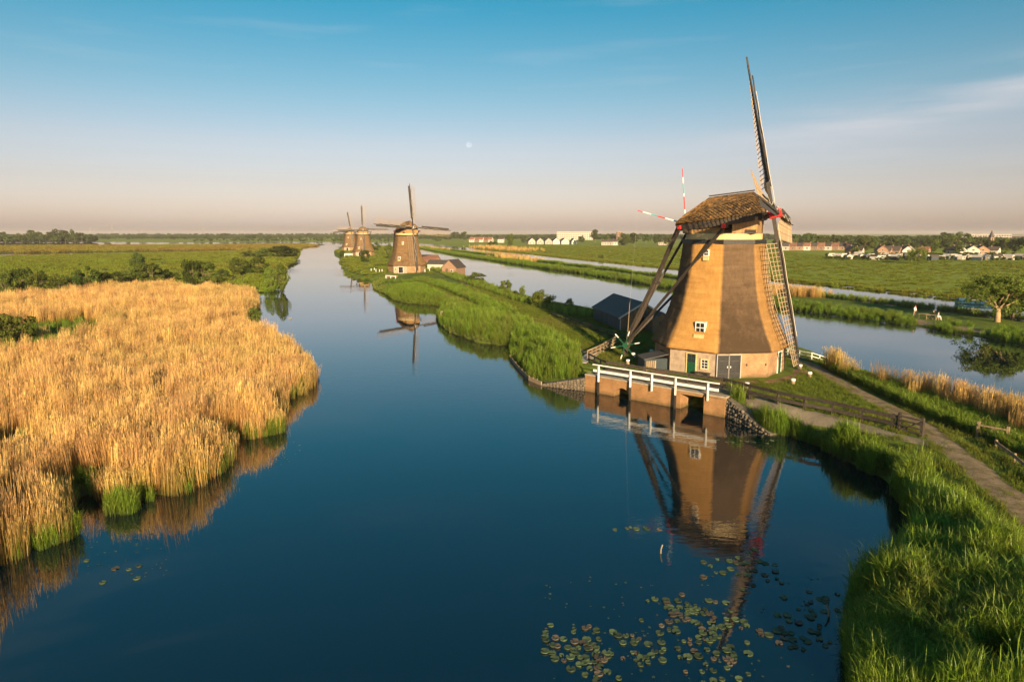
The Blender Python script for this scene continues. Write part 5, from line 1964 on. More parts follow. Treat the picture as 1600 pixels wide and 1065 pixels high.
for e0, e1 in (((0.05, 0.2), (0.5, 1.0)), ((0.95, 0.2), (0.5, 1.0))):
    p, q = (b_ - a_) * e0[0], (b_ - a_) * e1[0]
    MB().beam(Vector((p.x, p.y - 0.09, e0[1])), Vector((q.x, q.y - 0.09, e1[1])), 0.04, 0.09).build('diagonal_brace', MAT['worn_wood'], gate2)
gr = [gp('dike', 1556, 700), gp('dike', 1585, 722), gp('dike', 1640, 770)]
fence([(x, y, max(z, 1.2)) for x, y, z in gr], 'low plank guard rail running out of frame beside the right hand gate', 2.6, (0.42,), 0.55, 'worn_wood', name='guard_rail', rh=0.20, cat='rail')
# planked ramp with its own rail left of the bridge
rp_ = [gp('dike', 918, 562), gp('dike', 938, 553), gp('dike', 962, 538)]
fence([(x, y, max(z, 1.4)) for x, y, z in rp_], 'short weathered rail of the plank footbridge left of the mill tail', 1.4, (0.35, 0.7, 1.0), 1.05, 'worn_wood', name='footbridge_rail', rh=0.16, cat='rail')
lp_ = [gp('dike', 920, 566), gp('dike', 948, 585)]
fence([(x, y, max(z, 1.4)) for x, y, z in lp_], 'dark rail linking the plank footbridge to the path fence', 1.3, (0.4, 0.9), 1.0, 'dark_fence', name='footbridge_rail', rh=0.16, cat='rail')
bf = [gp('dike', 862, 494), gp('dike', 900, 508), gp('dike', 935, 520), gp('dike', 965, 530), gp('dike', 985, 533)]
fence([(x, y, max(z, 1.2)) for x, y, z in bf], 'low dark fence along the dike in front of the barn', 2.4, (0.35, 0.75), 0.85, 'dark_fence')
plk = [Vector(gp('dike', 906, 568)), Vector(gp('dike', 930, 552))]
fp = empty('plank_footbridge', plk[0])
tag(fp, 'short grey plank footbridge beside the green reed bank', 'footbridge')
dv = plk[1] - plk[0]
for i in range(9):
    p = dv * ((i + 0.5) / 9)
    MB().box((p.x, p.y, 0.12), (1.3, dv.length / 9 - 0.02, 0.06), rz=math.atan2(dv.y, dv.x) - math.pi / 2).build('plank', MAT['far_grey'], fp)
# white landing rail behind the mill on the canal
lr = [gp('dike', 1213, 553), gp('dike', 1268, 563)]
wr = fence([(x, y, 1.25) for x, y, z in lr] + [(*at(1292, 575, 0.5), 0.55)], 'white landing rail on the canal bank behind the big mill', 1.5, (0.35, 0.7, 1.05), 1.1, 'white_paint', name='landing_rail', pw=0.09, rh=0.07, cat='rail')

# tail anchor posts round the mill
for i, (px, py, lab) in enumerate(((1239, 598, 'white topped anchor post alone on the grass, nearest the path fence'), (1265, 587, 'white topped anchor post beside the dike path'), (1250, 575, 'white topped anchor post at the foot of the lowest sail'),
                                   (1167, 604, 'white topped anchor post in front of the black double doors'), (990, 556, 'white topped anchor post at the foot of the tail pole'), (981, 567, 'white topped anchor post left of the mill tail'),
                                   (1018, 551, 'white topped anchor post in the shade behind the tail pole'))):
    x, y, z = gp('dike', px, py + 2)
    r0 = empty('anchor_post', (x, y, z))
    tag(r0, lab, 'post', 'anchor posts around the big mill')
    MB().tube([(0, 0, -0.2), (0, 0, 0.32)], [0.19, 0.17], 9).build('stub', MAT['worn_wood'], r0)
    MB().tube([(0, 0, 0.32), (0, 0, 0.50)], [0.21, 0.19], 9).build('painted_head', MAT['white_paint'], r0, bevel=0.02)
# garden bench under the window
n7, t7, q7 = face_frame(7, corner_rz)
bp_ = Vector((MILL.x, MILL.y, 1.5)) + n7 * (q7 + 0.45) + t7 * 1.15
bench = empty('bench', bp_, math.atan2(t7.y, t7.x))
tag(bench, 'small dark bench against the limewashed wall of the big mill', 'bench')
MB().box((0, 0, 0.45), (1.5, 0.35, 0.06)).build('seat', MAT['dark_fence'], bench)
for s_ in (-0.6, 0.6):
    MB().box((s_, 0, 0.21), (0.08, 0.32, 0.42)).build('leg', MAT['dark_fence'], bench)
# lean-to shed left of the door
n6, t6, q6 = face_frame(6, corner_rz)
ls_ = Vector((MILL.x, MILL.y, 1.5)) + n6 * (q6 + 1.2) + t6 * 0.9
lean = empty('lean_to_shed', ls_, math.atan2(n6.y, n6.x))
tag(lean, 'low dark lean-to shed against the shaded side of the big mill', 'shed')
MB().box((0, 0, 0.55), (2.2, 2.2, 1.3)).build('wall', MAT['barn_board'], lean)
MB().add([(-1.2, -1.25, 1.6), (1.25, -1.25, 1.12), (1.25, 1.25, 1.12), (-1.2, 1.25, 1.6), (-1.2, -1.25, 1.68), (1.25, -1.25, 1.2), (1.25, 1.25, 1.2), (-1.2, 1.25, 1.68)],
         [(3, 2, 1, 0), (4, 5, 6, 7), (0, 1, 5, 4), (1, 2, 6, 5), (2, 3, 7, 6), (3, 0, 4, 7)]).build('roof', MAT['slate_roof'], lean)
for k in range(5):
    MB().box((0.1 + 0.2 * k, 1.16, 0.5), (0.14, 0.05, 1.05)).build('slat', MAT['worn_wood'], lean)


# ------------------------------------------------------------------ barn
def gable_house(name, loc, rz, L, W, eave, ridge, wall_mat, roof_mat, label, cat, group=None, wins=(), chimney=True, over=0.25, door=None, hips=0.0, extra=None):
    """long axis local y; gables at y = +-L/2"""
    root = empty(name, loc, rz)
    tag(root, label, cat, group)
    m = MB()
    w, l = W / 2, L / 2
    V = [(-w, -l, -0.6), (w, -l, -0.6), (w, l, -0.6), (-w, l, -0.6), (-w, -l, eave), (w, -l, eave), (w, l, eave), (-w, l, eave), (0, -l, ridge - 0.06), (0, l, ridge - 0.06)]
    m.add(V, [(0, 1, 5, 8, 4), (1, 2, 6, 5), (2, 3, 7, 9, 6), (3, 0, 4, 7)])
    m.build('wall', MAT[wall_mat], root)
    sl = (ridge - eave) / w
    th = 0.14
    rt = None
    for s_ in (-1, 1):
        x1 = s_ * (w + over)
        z1 = eave - sl * over
        yy = l + over
        q = [(0, -yy, ridge), (0, yy, ridge), (x1, yy, z1), (x1, -yy, z1)]
        P_ = [Vector(a) for a in q] + [Vector(a) + Vector((0, 0, th)) for a in q]
        o = MB().add(P_, [(0, 1, 2, 3), (7, 6, 5, 4), (0, 4, 5, 1), (1, 5, 6, 2), (2, 6, 7, 3), (3, 7, 4, 0)]).build('roof', MAT[roof_mat], root)
        rt = rt or o
    if chimney:
        MB().box((0.0, l * 0.55, ridge + 0.35), (0.55, 0.6, 1.1)).build('chimney', MAT['far_brick'], rt)
    for face, a, z, ww, hh in wins:
        if face == 'front': c, s3 = (a, -l - 0.02, z), (ww, 0.05, hh)
        elif face == 'right': c, s3 = (w + 0.02, a, z), (0.05, ww, hh)
        else: c, s3 = (-w - 0.02, a, z), (0.05, ww, hh)
        wi = MB().box(c, s3).build('window', MAT['white_paint'], root)
        c2 = (c[0] + (0.03 if face == 'right' else -0.03 if face == 'left' else 0), c[1] - (0.03 if face == 'front' else 0), c[2])
        s2 = tuple(x if x == 0.05 else x - 0.16 for x in s3)
        MB().box(c2, s2).build('pane', MAT['glass'], wi)
    if door:
        face, a, ww, hh, dm = door
        c, s3 = ((a, -l - 0.03, hh / 2), (ww, 0.06, hh)) if face == 'front' else ((w + 0.03, a, hh / 2), (0.06, ww, hh))
        MB().box(c, s3).build('door', MAT[dm], root)
    return root


bx_, by_, bz_ = gp('dike', 968, 517)
BD = Vector((*at(927, 501, 1.2), 0)) - Vector((bx_, by_, 0))
brz = math.atan2(BD.y, BD.x) - math.pi / 2
bc = Vector((bx_, by_, 0)) + BD * 0.5
side = Vector((math.cos(brz), math.sin(brz), 0))
BW, BLn = 6.4, BD.length
barn_c = bc + side * (BW / 2) - BD.normalized() * 0.0
barn = gable_house('barn', (barn_c.x, barn_c.y, 1.05), brz, BLn, BW, 2.3, 4.2, 'barn_board', 'slate_roof', 'dark boarded barn with a slate roof on the canal bank left of the mill', 'barn', chimney=False, door=('front', -0.2, 1.3, 2.2, 'black_paint'),
                   wins=(('front', 1.9, 1.5, 0.7, 0.9),))
MB().box((-BW / 2 + 0.06, -BLn / 2 - 0.05, 1.15), (0.12, 0.06, 2.3)).build('corner_board', MAT['far_grey'], barn)
for s_ in (-1, 1):
    MB().beam((0, -BLn / 2 - 0.27, 4.2), (s_ * (BW / 2 + 0.25), -BLn / 2 - 0.27, 2.15), 0.05, 0.22).build('verge_board', MAT['far_grey'], barn)
for k in range(12):                                     # upright boards of the long wall
    MB().box((-BW / 2 - 0.03, -BLn / 2 + (k + 0.5) * BLn / 12, 1.0), (0.05, BLn / 12 - 0.05, 2.3)).build('board', MAT['barn_board'], barn)
for k in range(10):
    x = -BW / 2 + 0.3 + k * 0.62
    if abs(x + 0.2) < 0.8: continue
    top = 2.3 + 1.9 * (1 - abs(x) / (BW / 2)) - 0.2
    MB().box((x, -BLn / 2 - 0.03, top / 2 - 0.1), (0.56, 0.05, top)).build('board', MAT['brown_board'], barn)
MB().box((-1.15, -BLn / 2 - 0.08, 1.75), (0.35, 0.04, 0.55)).build('notice', MAT['yellow_sign'], barn)
sh = barn_c + BD.normalized() * (-BLn / 2 - 1.6) + side * 1.6
shed = gable_house('porch_shed', (sh.x, sh.y, 1.3), brz, 3.0, 2.6, 2.0, 2.9, 'brown_board', 'slate_roof', 'small brown boarded shed built against the barn gable', 'shed', chimney=False, over=0.15, door=('front', 0, 0.9, 1.8, 'barn_board'))
sm = MB()
# sheds by the middle mill
for px, py, L, W, e, rd, wm_, rm, rz, lab in ((709, 428, 7.0, 5.0, 2.3, 4.6, 'far_brick', 'tile_dark', R(-20), 'brown gabled shed nearest the canal beside the middle mill'),
                                              (686, 420, 7.5, 4.0, 1.9, 3.2, 'far_white', 'slate_roof', R(70), 'low white shed between two gabled sheds by the middle mill'),
                                              (672, 416, 7.0, 5.0, 2.2, 4.4, 'far_brick', 'tile_red', R(65), 'red roofed shed close to the middle mill')):
    x, y, z = gp('dike', px, py)
    gable_house('garden_shed', (x, y, z), rz, L, W, e, rd, wm_, rm, lab, 'shed', 'sheds beside the middle mill', wins=(('front', 0.9, 1.2, 0.8, 0.8),), chimney=False, door=('front', -0.8, 0.9, 1.9, 'brown_board'))
# small white bridge and posts at the middle mill
mb_ = [gp('dike', 603, 434), gp('dike', 618, 435)]
fence([(x, y, 1.0) for x, y, z in mb_], 'white railing of the small bridge before the middle mill', 2.0, (0.35, 1.15), 1.3, 'white_paint', name='bridge_railing', pw=0.18, rh=0.22, cat='railing')
mw = Vector((*at(604, 436), 0))
bw = empty('bridge_wall', mw)
tag(bw, 'small brick bridge wall under the white railing at the middle mill', 'wall')
e_ = Vector((*at(620, 438), 0)) - mw
me_ = MB().box((e_.x / 2, e_.y / 2 + 0.2, 0.4), (e_.length, 0.5, 1.8), rz=math.atan2(e_.y, e_.x)).mesh('wall', MAT['orange_brick'])
link('wall', wallmap(me_), bw)
MB().box((e_.x / 2, e_.y / 2 + 0.2, 1.34), (e_.length + 0.1, 0.6, 0.1), rz=math.atan2(e_.y, e_.x)).build('coping', MAT['concrete'], bw)
for i, (px, py) in enumerate(((580, 424), (585, 423), (587.5, 425), (593, 425.5), (597, 425), (664, 425), (671, 424))):
    x, y, z = gp('dike', px, py)
    r0 = empty('white_post', (x, y, z))
    tag(r0, f'slim white post on the grass, {ORDINAL[i]} from the left around the middle mill', 'post', 'white posts around the middle mill')
    MB().beam((0, 0, -0.2), (0, 0, 0.9), 0.16, 0.16).build('shaft', MAT['white_paint'], r0)
    MB().box((0, 0, 0.96), (0.22, 0.22, 0.10)).build('head', MAT['white_paint'], r0)
x, y, z = gp('dike', 548, 399.5)
fence([(x - 3.5, y, z), (x + 3.5, y, z)], 'white railing on the bank before the two farthest mills', 2.3, (0.5, 1.2), 1.3, 'white_paint', name='bridge_railing', pw=0.3, rh=0.3, cat='railing')

# mooring stake and sticks
for px, py, h_, r_, lean_, lab in ((687, 503, 1.7, 0.28, (0.1, 0, 0), 'thick pale stake standing at the edge of the reed point'), (1296, 962, 0.45, 0.05, (-0.12, 0.1, 0), 'pale broken stick rising from the water near the lily pads'), (1032, 864, 0.42, 0.035, (0.1, 0.0, 0), 'thin crooked stick rising from open water above the lily pads')):
    x, y = at(px, py)
    r0 = empty('stake' if r_ > 0.1 else 'stick', (x, y, 0))
    tag(r0, lab, 'stake' if r_ > 0.1 else 'stick')
    MB().tube([(0, 0, -0.4), (lean_[0] * 0.5 * h_, 0, h_ * 0.5), (lean_[0] * 2 * h_, lean_[1] * h_, h_)], [r_, r_ * 0.9, r_ * 0.75], 8).build('shaft', MAT['worn_wood'], r0, smooth=True)
    if r_ > 0.1:
        MB().tube([(lean_[0] * 2 * h_, 0, h_ - 0.02), (lean_[0] * 2 * h_, 0, h_ + 0.12)], [r_ * 0.8, r_ * 0.5], 8).build('cap', MAT['far_white'], r0)


# ------------------------------------------------------------------ trees and bushes
def make_tree(name, loc, s, crown_me, trunk_me, label, cat, group=None, sz=None, rz=0.0):
    root = empty(name, loc, rz)
    root.scale = (s, s, sz if sz is not None else s)
    tag(root, label, cat, group)
    link('trunk', trunk_me, root)
    link('crown', crown_me, root)
    return root


# unit crowns: about 1 high and 1 wide, scaled when placed
BUSH = [crown(f'bush_crown_{i}', 'willow_leaf', 200 + i, 4200, 0.5, 0.5, 0.48, 0.45, 24, 0.058, 0.34) for i in range(5)]
DBUSH = [crown(f'dark_bush_crown_{i}', 'dark_leaf', 220 + i, 4200, 0.5, 0.5, 0.48, 0.45, 24, 0.058, 0.34) for i in range(4)]
SBUSH = [crown(f'spring_bush_crown_{i}', 'spring_leaf', 240 + i, 2800, 0.48, 0.48, 0.47, 0.46, 34, 0.06, 0.38) for i in range(3)]
BTRUNK = [limbs(f'bush_trunk_{i}', 'bark', 260 + i, 0.7, 0.018, 0.30, (0.12, 0.45), 8, 3) for i in range(3)]
FTREE = [crown(f'far_crown_{i}', 'dark_leaf', 280 + i, 900, 0.46, 0.46, 0.40, 0.60, 16, 0.10, 0.38) for i in range(6)]
FTRUNK = [limbs(f'far_trunk_{i}', 'bark', 300 + i, 0.8, 0.03, 0.25, (0.25, 0.5), 5, 1) for i in range(3)]
POPLAR = crown('poplar_crown', 'willow_leaf', 320, 2200, 0.30, 0.30, 0.47, 0.53, 30, 0.06, 0.5)

left = [  # px centre, base row, width px, height px, crown set
    (25, 542, 66, 62, BUSH), (397, 503, 24, 26, BUSH), (383, 511, 22, 18, DBUSH), (399, 480, 16, 14, SBUSH), (8, 461, 34, 42, BUSH), (34, 458, 36, 44, DBUSH), (62, 460, 34, 38, BUSH), (92, 459, 36, 32, BUSH), (118, 457, 30, 30, DBUSH), (135, 455, 38, 42, DBUSH), (158, 452, 34, 30, BUSH), (178, 449, 34, 28, DBUSH), (196, 445, 26, 24, BUSH),
    (217, 421, 24, 28, DBUSH), (216, 443, 40, 32, BUSH), (236, 445, 42, 38, BUSH), (252, 442, 30, 26, DBUSH), (270, 440, 22, 18, BUSH), (302, 447, 32, 46, DBUSH), (322, 446, 44, 42, BUSH), (338, 452, 26, 24, BUSH), (360, 460, 26, 20, DBUSH), (349, 434, 24, 14, DBUSH),
    (372, 430, 34, 28, BUSH), (388, 429, 30, 26, DBUSH), (406, 429, 32, 32, BUSH), (424, 452, 26, 40, SBUSH), (440, 456, 26, 46, BUSH), (414, 402, 38, 15, BUSH), (440, 402, 48, 20, DBUSH), (388, 402, 24, 11, BUSH), (457, 400, 26, 14, BUSH), (245, 408, 20, 5, DBUSH), (75, 452, 30, 22, SBUSH), (145, 450, 26, 22, BUSH)]
left.sort()
for i, (px, py, w, h, kind) in enumerate(left):
    x, y, z = gp('marsh', px, py)
    m_ = mpp(y * 1.0)
    j = i % len(kind)
    make_tree('willow_bush', (x, y, z - 0.1), w * m_ * 1.08, kind[j], BTRUNK[i % 3], f'{"dark" if kind is DBUSH else "pale spring" if kind is SBUSH else "grey green"} willow bush on the marsh, {ORDINAL[i]} from the left', 'bush', 'willow bushes on the marsh', sz=h * m_ * 1.06, rz=random.uniform(0, 6))
shrubs = [(744, 441, 34, 17, BUSH, 'low spreading shrub by the canal right of the sheds'), (790, 457, 20, 23, BUSH, 'upright shrub on the canal bank, tallest of the row'), (816, 463, 11, 19, SBUSH, 'slim pale shrub on the canal bank'), (806, 464, 12, 11, BUSH, 'small low shrub beside the slim pale one'),
          (847, 478, 38, 28, SBUSH, 'broad yellow green shrub on the canal bank left of the barn'), (889, 479, 15, 15, SBUSH, 'small feathery shrub nearest the barn'), (571, 409, 17, 21, DBUSH, 'round dark bush before the distant mill'), (587, 391, 15, 14, DBUSH, 'dark bush between the distant mill and the middle mill'),
          (608, 404, 14, 24, BUSH, 'tall bush directly left of the middle mill'), (535, 400, 11, 9, DBUSH, 'small dark bush on the bank of the farthest mill'), (664, 417, 9, 9, BUSH, 'small bush between the middle mill and its sheds'), (697, 421, 9, 12, BUSH, 'small bush behind the brown shed'),
          (1312, 578, 14, 12, BUSH, 'small leafy bush by the end of the white landing rail'), (1322, 582, 12, 14, SBUSH, 'second leafy bush where the golden reed begins')]
for i, (px, py, w, h, kind, lab) in enumerate(shrubs):
    x, y, z = gp('dike', px, py)
    m_ = mpp(y)
    make_tree('shrub', (x, y, z - 0.05), w * m_ * 1.08, kind[i % len(kind)], BTRUNK[i % 3], lab, 'shrub', 'shrubs on the dike', sz=h * m_ * 1.05, rz=random.uniform(0, 6))


# the spreading tree on the strip between the canals
def big_tree():
    x, y, z = gp('canal_strip', 1558, 503)
    root = empty('spreading_tree', (x, y, z))
    tag(root, 'large spreading tree with a pale trunk on the strip between the canals', 'tree')
    g = random.Random(14)
    tb, tips = MB(), []

    def grow(p, d, l, r_, depth):
        d = d.normalized()
        mid = p + d * l * 0.5 + Vector((g.uniform(-.08, .08), g.uniform(-.08, .08), g.uniform(-0.02, .08))) * l
        e = p + d * l + Vector((0, 0, 0.04 * l))
        tb.tube([p, mid, e], [r_, r_ * 0.82, r_ * 0.66], 7 if depth < 2 else 5, caps=False)
        if depth >= 1:
            tips.append(mid.lerp(e, g.uniform(0.2, 1)))
        if depth == 4:
            tips.append(e)
            return
        k = 5 if depth == 0 else g.choice((2, 3, 3))
        a0 = g.uniform(0, 6.28)
        for i in range(k):
            a = a0 + 6.283 * i / k + g.uniform(-.4, .4)
            el = g.uniform(0.10, 0.75) if depth < 2 else g.uniform(-0.25, 0.6)
            nd_ = Vector((math.cos(a) * math.cos(el), math.sin(a) * math.cos(el), math.sin(el)))
            grow(e if g.random() < 0.7 else mid.lerp(e, 0.6), d * (0.25 if depth == 0 else 0.55) + nd_, l * g.uniform(0.62, 0.82), r_ * 0.58, depth + 1)
    tb.tube([(0, 0, -0.4), (0.03, 0, 1.0), (0.0, 0.05, 2.2)], [0.42, 0.30, 0.28], 10)
    for q in ((0.4, 0.1, 1), (-0.5, 0.2, 0.9), (0.1, -0.5, 0.8), (-0.1, 0.5, 0.9), (0.75, -0.25, 0.5), (-0.8, -0.2, 0.45)):
        grow(Vector((0, 0.04, 2.0)), Vector(q), 2.1, 0.12, 1)
    for _ in range(70):
        a, q = g.uniform(0, 6.283), 4.6 * math.sqrt(g.random())
        tips.append(Vector((q * math.cos(a), q * math.sin(a), 1.9 + g.random() * (5.6 - 0.55 * q))))
    tb.build('trunk', MAT['pale_bark'], root, smooth=True)
    link('crown', crown('spreading_crown', 'spring_leaf', 51, 21000, 1.5, 1.5, 1.2, 0, len(tips), 0.20, 0.46, pts=[tuple(t) for t in tips]), root)
    root.scale = (1.25, 1.25, 1.05)


big_tree()
x, y, z = gp('canal_strip', 1618, 506)
make_tree('dense_tree', (x, y + 5, z), 9.0, BUSH[1], BTRUNK[0], 'dense dark tree partly behind the spreading tree at the right edge', 'tree', sz=9.0)
for px, py, w, h, me, lab in ((797, 390, 17, 28, POPLAR, 'tall narrow poplar standing alone at the meadow canal'), (769, 386, 16, 10, BUSH[0], 'low wide bush left of the lone poplar'), (939, 404, 9, 8, BUSH[1], 'small round bush in the meadow left of the big mill'),
                              (1435, 412, 26, 28, SBUSH[0], 'open crowned pale tree standing alone in the right meadow'), (1424, 408, 16, 22, SBUSH[1], 'smaller pale tree just left of the open crowned one')):
    x, y, z = gp('meadow', px, py)
    m_ = mpp(y)
    make_tree('meadow_tree', (x, y, z - 0.1), w * m_ * 1.1, me, BTRUNK[1], lab, 'tree', 'lone trees in the meadow', sz=h * m_ * 1.05)

# far trees one can tell apart
FAR_T = [(8, 378.4, 20, 15), (26, 378.4, 16, 14), (48, 378.4, 20, 18), (62, 378.4, 14, 15), (78, 378.4, 18, 15), (92, 378.4, 24, 19), (102, 378.4, 16, 17), (117, 378.4, 12, 20), (128, 378.4, 16, 14), (142, 378.4, 14, 12),
         (168, 376, 11, 6), (200, 375.5, 9, 6), (222, 375, 10, 6), (272, 375, 14, 6), (290, 375, 8, 5), (350, 373, 16, 8), (395, 375, 20, 7), (420, 374, 10, 6), (482, 372, 10, 7)]
for i, (px, py, w, h) in enumerate(FAR_T):
    x, y = at(px, py, 0.3)
    m_ = mpp(y)
    make_tree('far_tree', (x, y, 0.2), w * m_ * 1.2, FTREE[i % 6], FTRUNK[i % 3], f'distant tree beyond the left hand lake, {ORDINAL[i]} from the left', 'tree', 'trees beyond the lake', sz=h * m_ * 1.1, rz=i * 1.3)
TOWN_T = [(1240, 386, 24, 19), (1262, 386, 26, 20), (1284, 386, 26, 20), (1303, 386, 22, 18), (1322, 387, 20, 15), (1352, 392, 22, 24), (1368, 389, 18, 18), (1392, 388, 20, 17), (1412, 388, 18, 16), (1455, 390, 26, 20), (1472, 386, 24, 22), (1494, 388, 26, 25), (1508, 388, 22, 22), (1455, 397, 20, 16),
          (1478, 397, 20, 15), (1498, 398, 16, 14), (1548, 393, 24, 20), (1565, 396, 26, 26), (1585, 397, 26, 22), (1605, 398, 30, 26), (1336, 398, 12, 14),
          (908, 382, 12, 13), (930, 380, 16, 20), (946, 381, 14, 16), (976, 383, 26, 18), (990, 384, 18, 19), (1008, 383, 18, 16), (1026, 384, 16, 15), (1044, 384, 14, 17), (820, 379, 14, 11), (712, 376, 18, 13), (726, 377, 16, 14), (700, 377, 14, 10), (684, 377, 14, 10), (1215, 388, 16, 14)]
TOWN_T.sort()
for i, (px, py, w, h) in enumerate(TOWN_T):
    x, y = at(px, py, 0.35)
    m_ = mpp(y)
    make_tree('town_tree', (x, y, 0.25), w * m_ * 1.15, FTREE[i % 6] if i % 4 else BUSH[i % 5], FTRUNK[i % 3], f'leafy tree among the houses beyond the meadow, {ORDINAL[i]} from the left', 'tree', 'trees among the far houses', sz=h * m_ * 1.1, rz=i * 1.7)
# the woods along the horizon
WOOD = source('wood_source', [crown(f'wood_{i}', 'dark_leaf', 340 + i, 320, 0.5, 0.5, 0.46, 0.5, 12, 0.17, 0.42) for i in range(5)])


def wood(name, spec, label):
    P_, S_ = [], []
    for x0, x1, row0, row1, n, hlo, hhi in spec:
        for _ in range(n):
            px, py = random.uniform(x0, x1), random.uniform(row0, row1)
            x, y = at(px, py, 0.35)
            P_.append((x, y, 0.0))
            h = random.uniform(hlo, hhi)
            S_.append((h * random.uniform(0.9, 1.7), h * random.uniform(0.9, 1.7), h))
    rot = np.zeros((len(P_), 3))
    rot[:, 2] = rng.uniform(0, 6.28, len(P_))
    scatter(name, WOOD, P_, rot, S_, np.zeros(len(P_)), label, 'woods')


wood('far_woods', [(640, 880, 371.6, 373.5, 420, 9, 13), (880, 1250, 372.5, 374.5, 420, 10, 15), (1230, 1480, 377.5, 381, 420, 7, 13), (1440, 1760, 379, 383, 480, 6, 11), (1300, 1480, 383, 388, 150, 4, 9), (1760, 2100, 380, 386, 200, 8, 14)], 'unbroken belt of woods along the horizon behind the houses')
wood('lake_woods', [(-300, 148, 377.4, 378.5, 330, 9, 14), (150, 640, 372.3, 373.5, 380, 5, 10), (150, 640, 369.8, 371, 420, 9, 16), (300, 640, 374, 377.6, 160, 3, 6), (-300, 150, 371, 373, 200, 9, 14)], 'hazy belt of woods along the horizon behind the left hand lake')

# ------------------------------------------------------------------ houses beyond the meadow
SPEC_H = []   # px, base row, width px of the front, eave px, ridge px, wall, roof, turn
for px, w in ((829, 11), (842, 11), (855, 11), (867, 11), (881, 12), (896, 9)):
    SPEC_H.append((px, 381.5, w, 5.0, 9.5, 'far_white', 'tile_dark', 18, 'gabled'))
for px in (738, 745, 752, 759, 766):
    SPEC_H.append((px, 378.2, 8, 4.0, 7.5, 'far_brick' if px % 2 else 'far_white', 'tile_red', 62, 'terraced'))
for px, w, wl_ in ((783, 9, 'far_white'), (846, 0, ''), (945, 9, 'far_white'), (953, 9, 'far_grey'), (961, 9, 'far_white'), (1043, 9, 'far_white'), (1033, 7, 'far_white')):
    if w: SPEC_H.append((px, 383.0 if px > 900 else 379, w, 5.5, 8.5, wl_, 'tile_dark', 75, 'plain'))
for k, px in enumerate((1226, 1237, 1248, 1259, 1270, 1281, 1292, 1303, 1314, 1325)):
    SPEC_H.append((px, 391.0, 13, 7.0, 11.5, 'far_brick' if k % 3 else 'far_white', 'tile_red' if k % 2 else 'tile_dark', 78, 'terraced'))
for px, w, e, r_, wl_, rf, tn in ((1331, 15, 7, 13, 'far_brick', 'tile_red', 20), (1342, 12, 7, 12, 'far_white', 'tile_dark', 70), (1376, 15, 8, 14, 'far_brick', 'tile_red', 15), (1385, 14, 7, 13, 'far_brick', 'tile_dark', 75), (1399, 15, 7, 13, 'far_brick', 'tile_dark', 70),
                                  (1412, 16, 7, 13, 'far_white', 'tile_dark', 30), (1420, 15, 8, 14, 'far_white', 'tile_dark', 10), (1444, 14, 7, 12, 'far_brick', 'tile_red', 70), (1494, 18, 7, 13, 'far_white', 'tile_dark', 40), (1517, 18, 8, 14, 'far_white', 'tile_dark', 15), (1532, 18, 8, 14, 'far_brick', 'tile_dark', 15), (1553, 14, 7, 12, 'far_white', 'tile_dark', 70)):
    SPEC_H.append((px, 397.5, w, e, r_, wl_, rf, tn, 'detached'))
SPEC_H.sort()
tone = {'far_white': 'white', 'far_brick': 'brick', 'far_grey': 'grey'}
for i, (px, py, w, e, r_, wl_, rf, tn, kd) in enumerate(SPEC_H):
    x, y = at(px, py, 0.35)
    m_ = mpp(y)
    W_ = w * m_ * (1.0 if tn < 45 else 0.8)
    L_ = W_ * 1.25
    rz = R(tn) - math.atan2(x, y)
    wn_ = [('front', -W_ * 0.22, e * m_ * 0.35, W_ * 0.2, e * m_ * 0.3), ('front', W_ * 0.22, e * m_ * 0.35, W_ * 0.2, e * m_ * 0.3), ('front', 0, e * m_ * 0.9, W_ * 0.2, e * m_ * 0.3), ('left', -L_ * 0.22, e * m_ * 0.5, L_ * 0.16, e * m_ * 0.4), ('left', L_ * 0.22, e * m_ * 0.5, L_ * 0.16, e * m_ * 0.4)]
    gable_house('house', (x, y, 0.3), rz, L_, W_, e * m_, r_ * m_, wl_, rf, f'{kd} {tone[wl_]} house with {"red" if rf == "tile_red" else "dark"} roof beyond the meadow, {ORDINAL[i] if i < 40 else "last"} from the left', 'house', 'houses beyond the meadow', wins=wn_, over=0.4)


def slab_block(name, px0, px1, row_top, row_base, wall, label, cols, rows, depth=12.0):
    xa, ya = at(px0, row_base, 0.3)
    xb, yb = at(px1, row_base, 0.3)
    y = (ya + yb) / 2
    m_ = mpp(y)
    H = (row_base - row_top) * m_
    W_ = abs(xb - xa)
    root = empty(name, ((xa + xb) / 2, y, 0.2), -math.atan2((xa + xb) / 2, y) * 0.5)
    tag(root, label, 'building')
    MB().box((0, 0, H / 2 - 0.5), (W_, depth, H + 1)).build('wall', MAT[wall], root)
    MB().box((0, 0, H + 0.15), (W_ + 0.6, depth + 0.6, 0.3)).build('roof', MAT['far_grey'], root)
    for j in range(rows):
        for i in range(cols):
            wx, wz = -W_ / 2 + (i + 0.5) * W_ / cols, 1.0 + (j + 0.5) * (H - 1.5) / rows
            link('window', shared(('slabwin', name), lambda: MB().box((0, 0, 0), (W_ / cols * 0.62, 0.12, (H - 1.5) / rows * 0.5)).mesh('window', MAT['glass'])), root, loc=(wx, -depth / 2 - 0.05, wz))
    return root


slab_block('apartment_block', 870, 926, 362.5, 374.5, 'far_white', 'long white apartment block above the houses left of the big mill', 16, 4)
slab_block('brick_tower_block', 963, 972, 362.5, 374.5, 'far_brick', 'small red brick block behind the trees left of the big mill', 3, 4)
slab_block('long_flats', 1500, 1571, 366.0, 381, 'far_grey', 'long pale block of flats behind the church spire', 20, 4)
slab_block('dark_flats', 1574, 1640, 368.5, 381, 'slate_roof', 'long dark block at the right edge of the horizon', 14, 3)
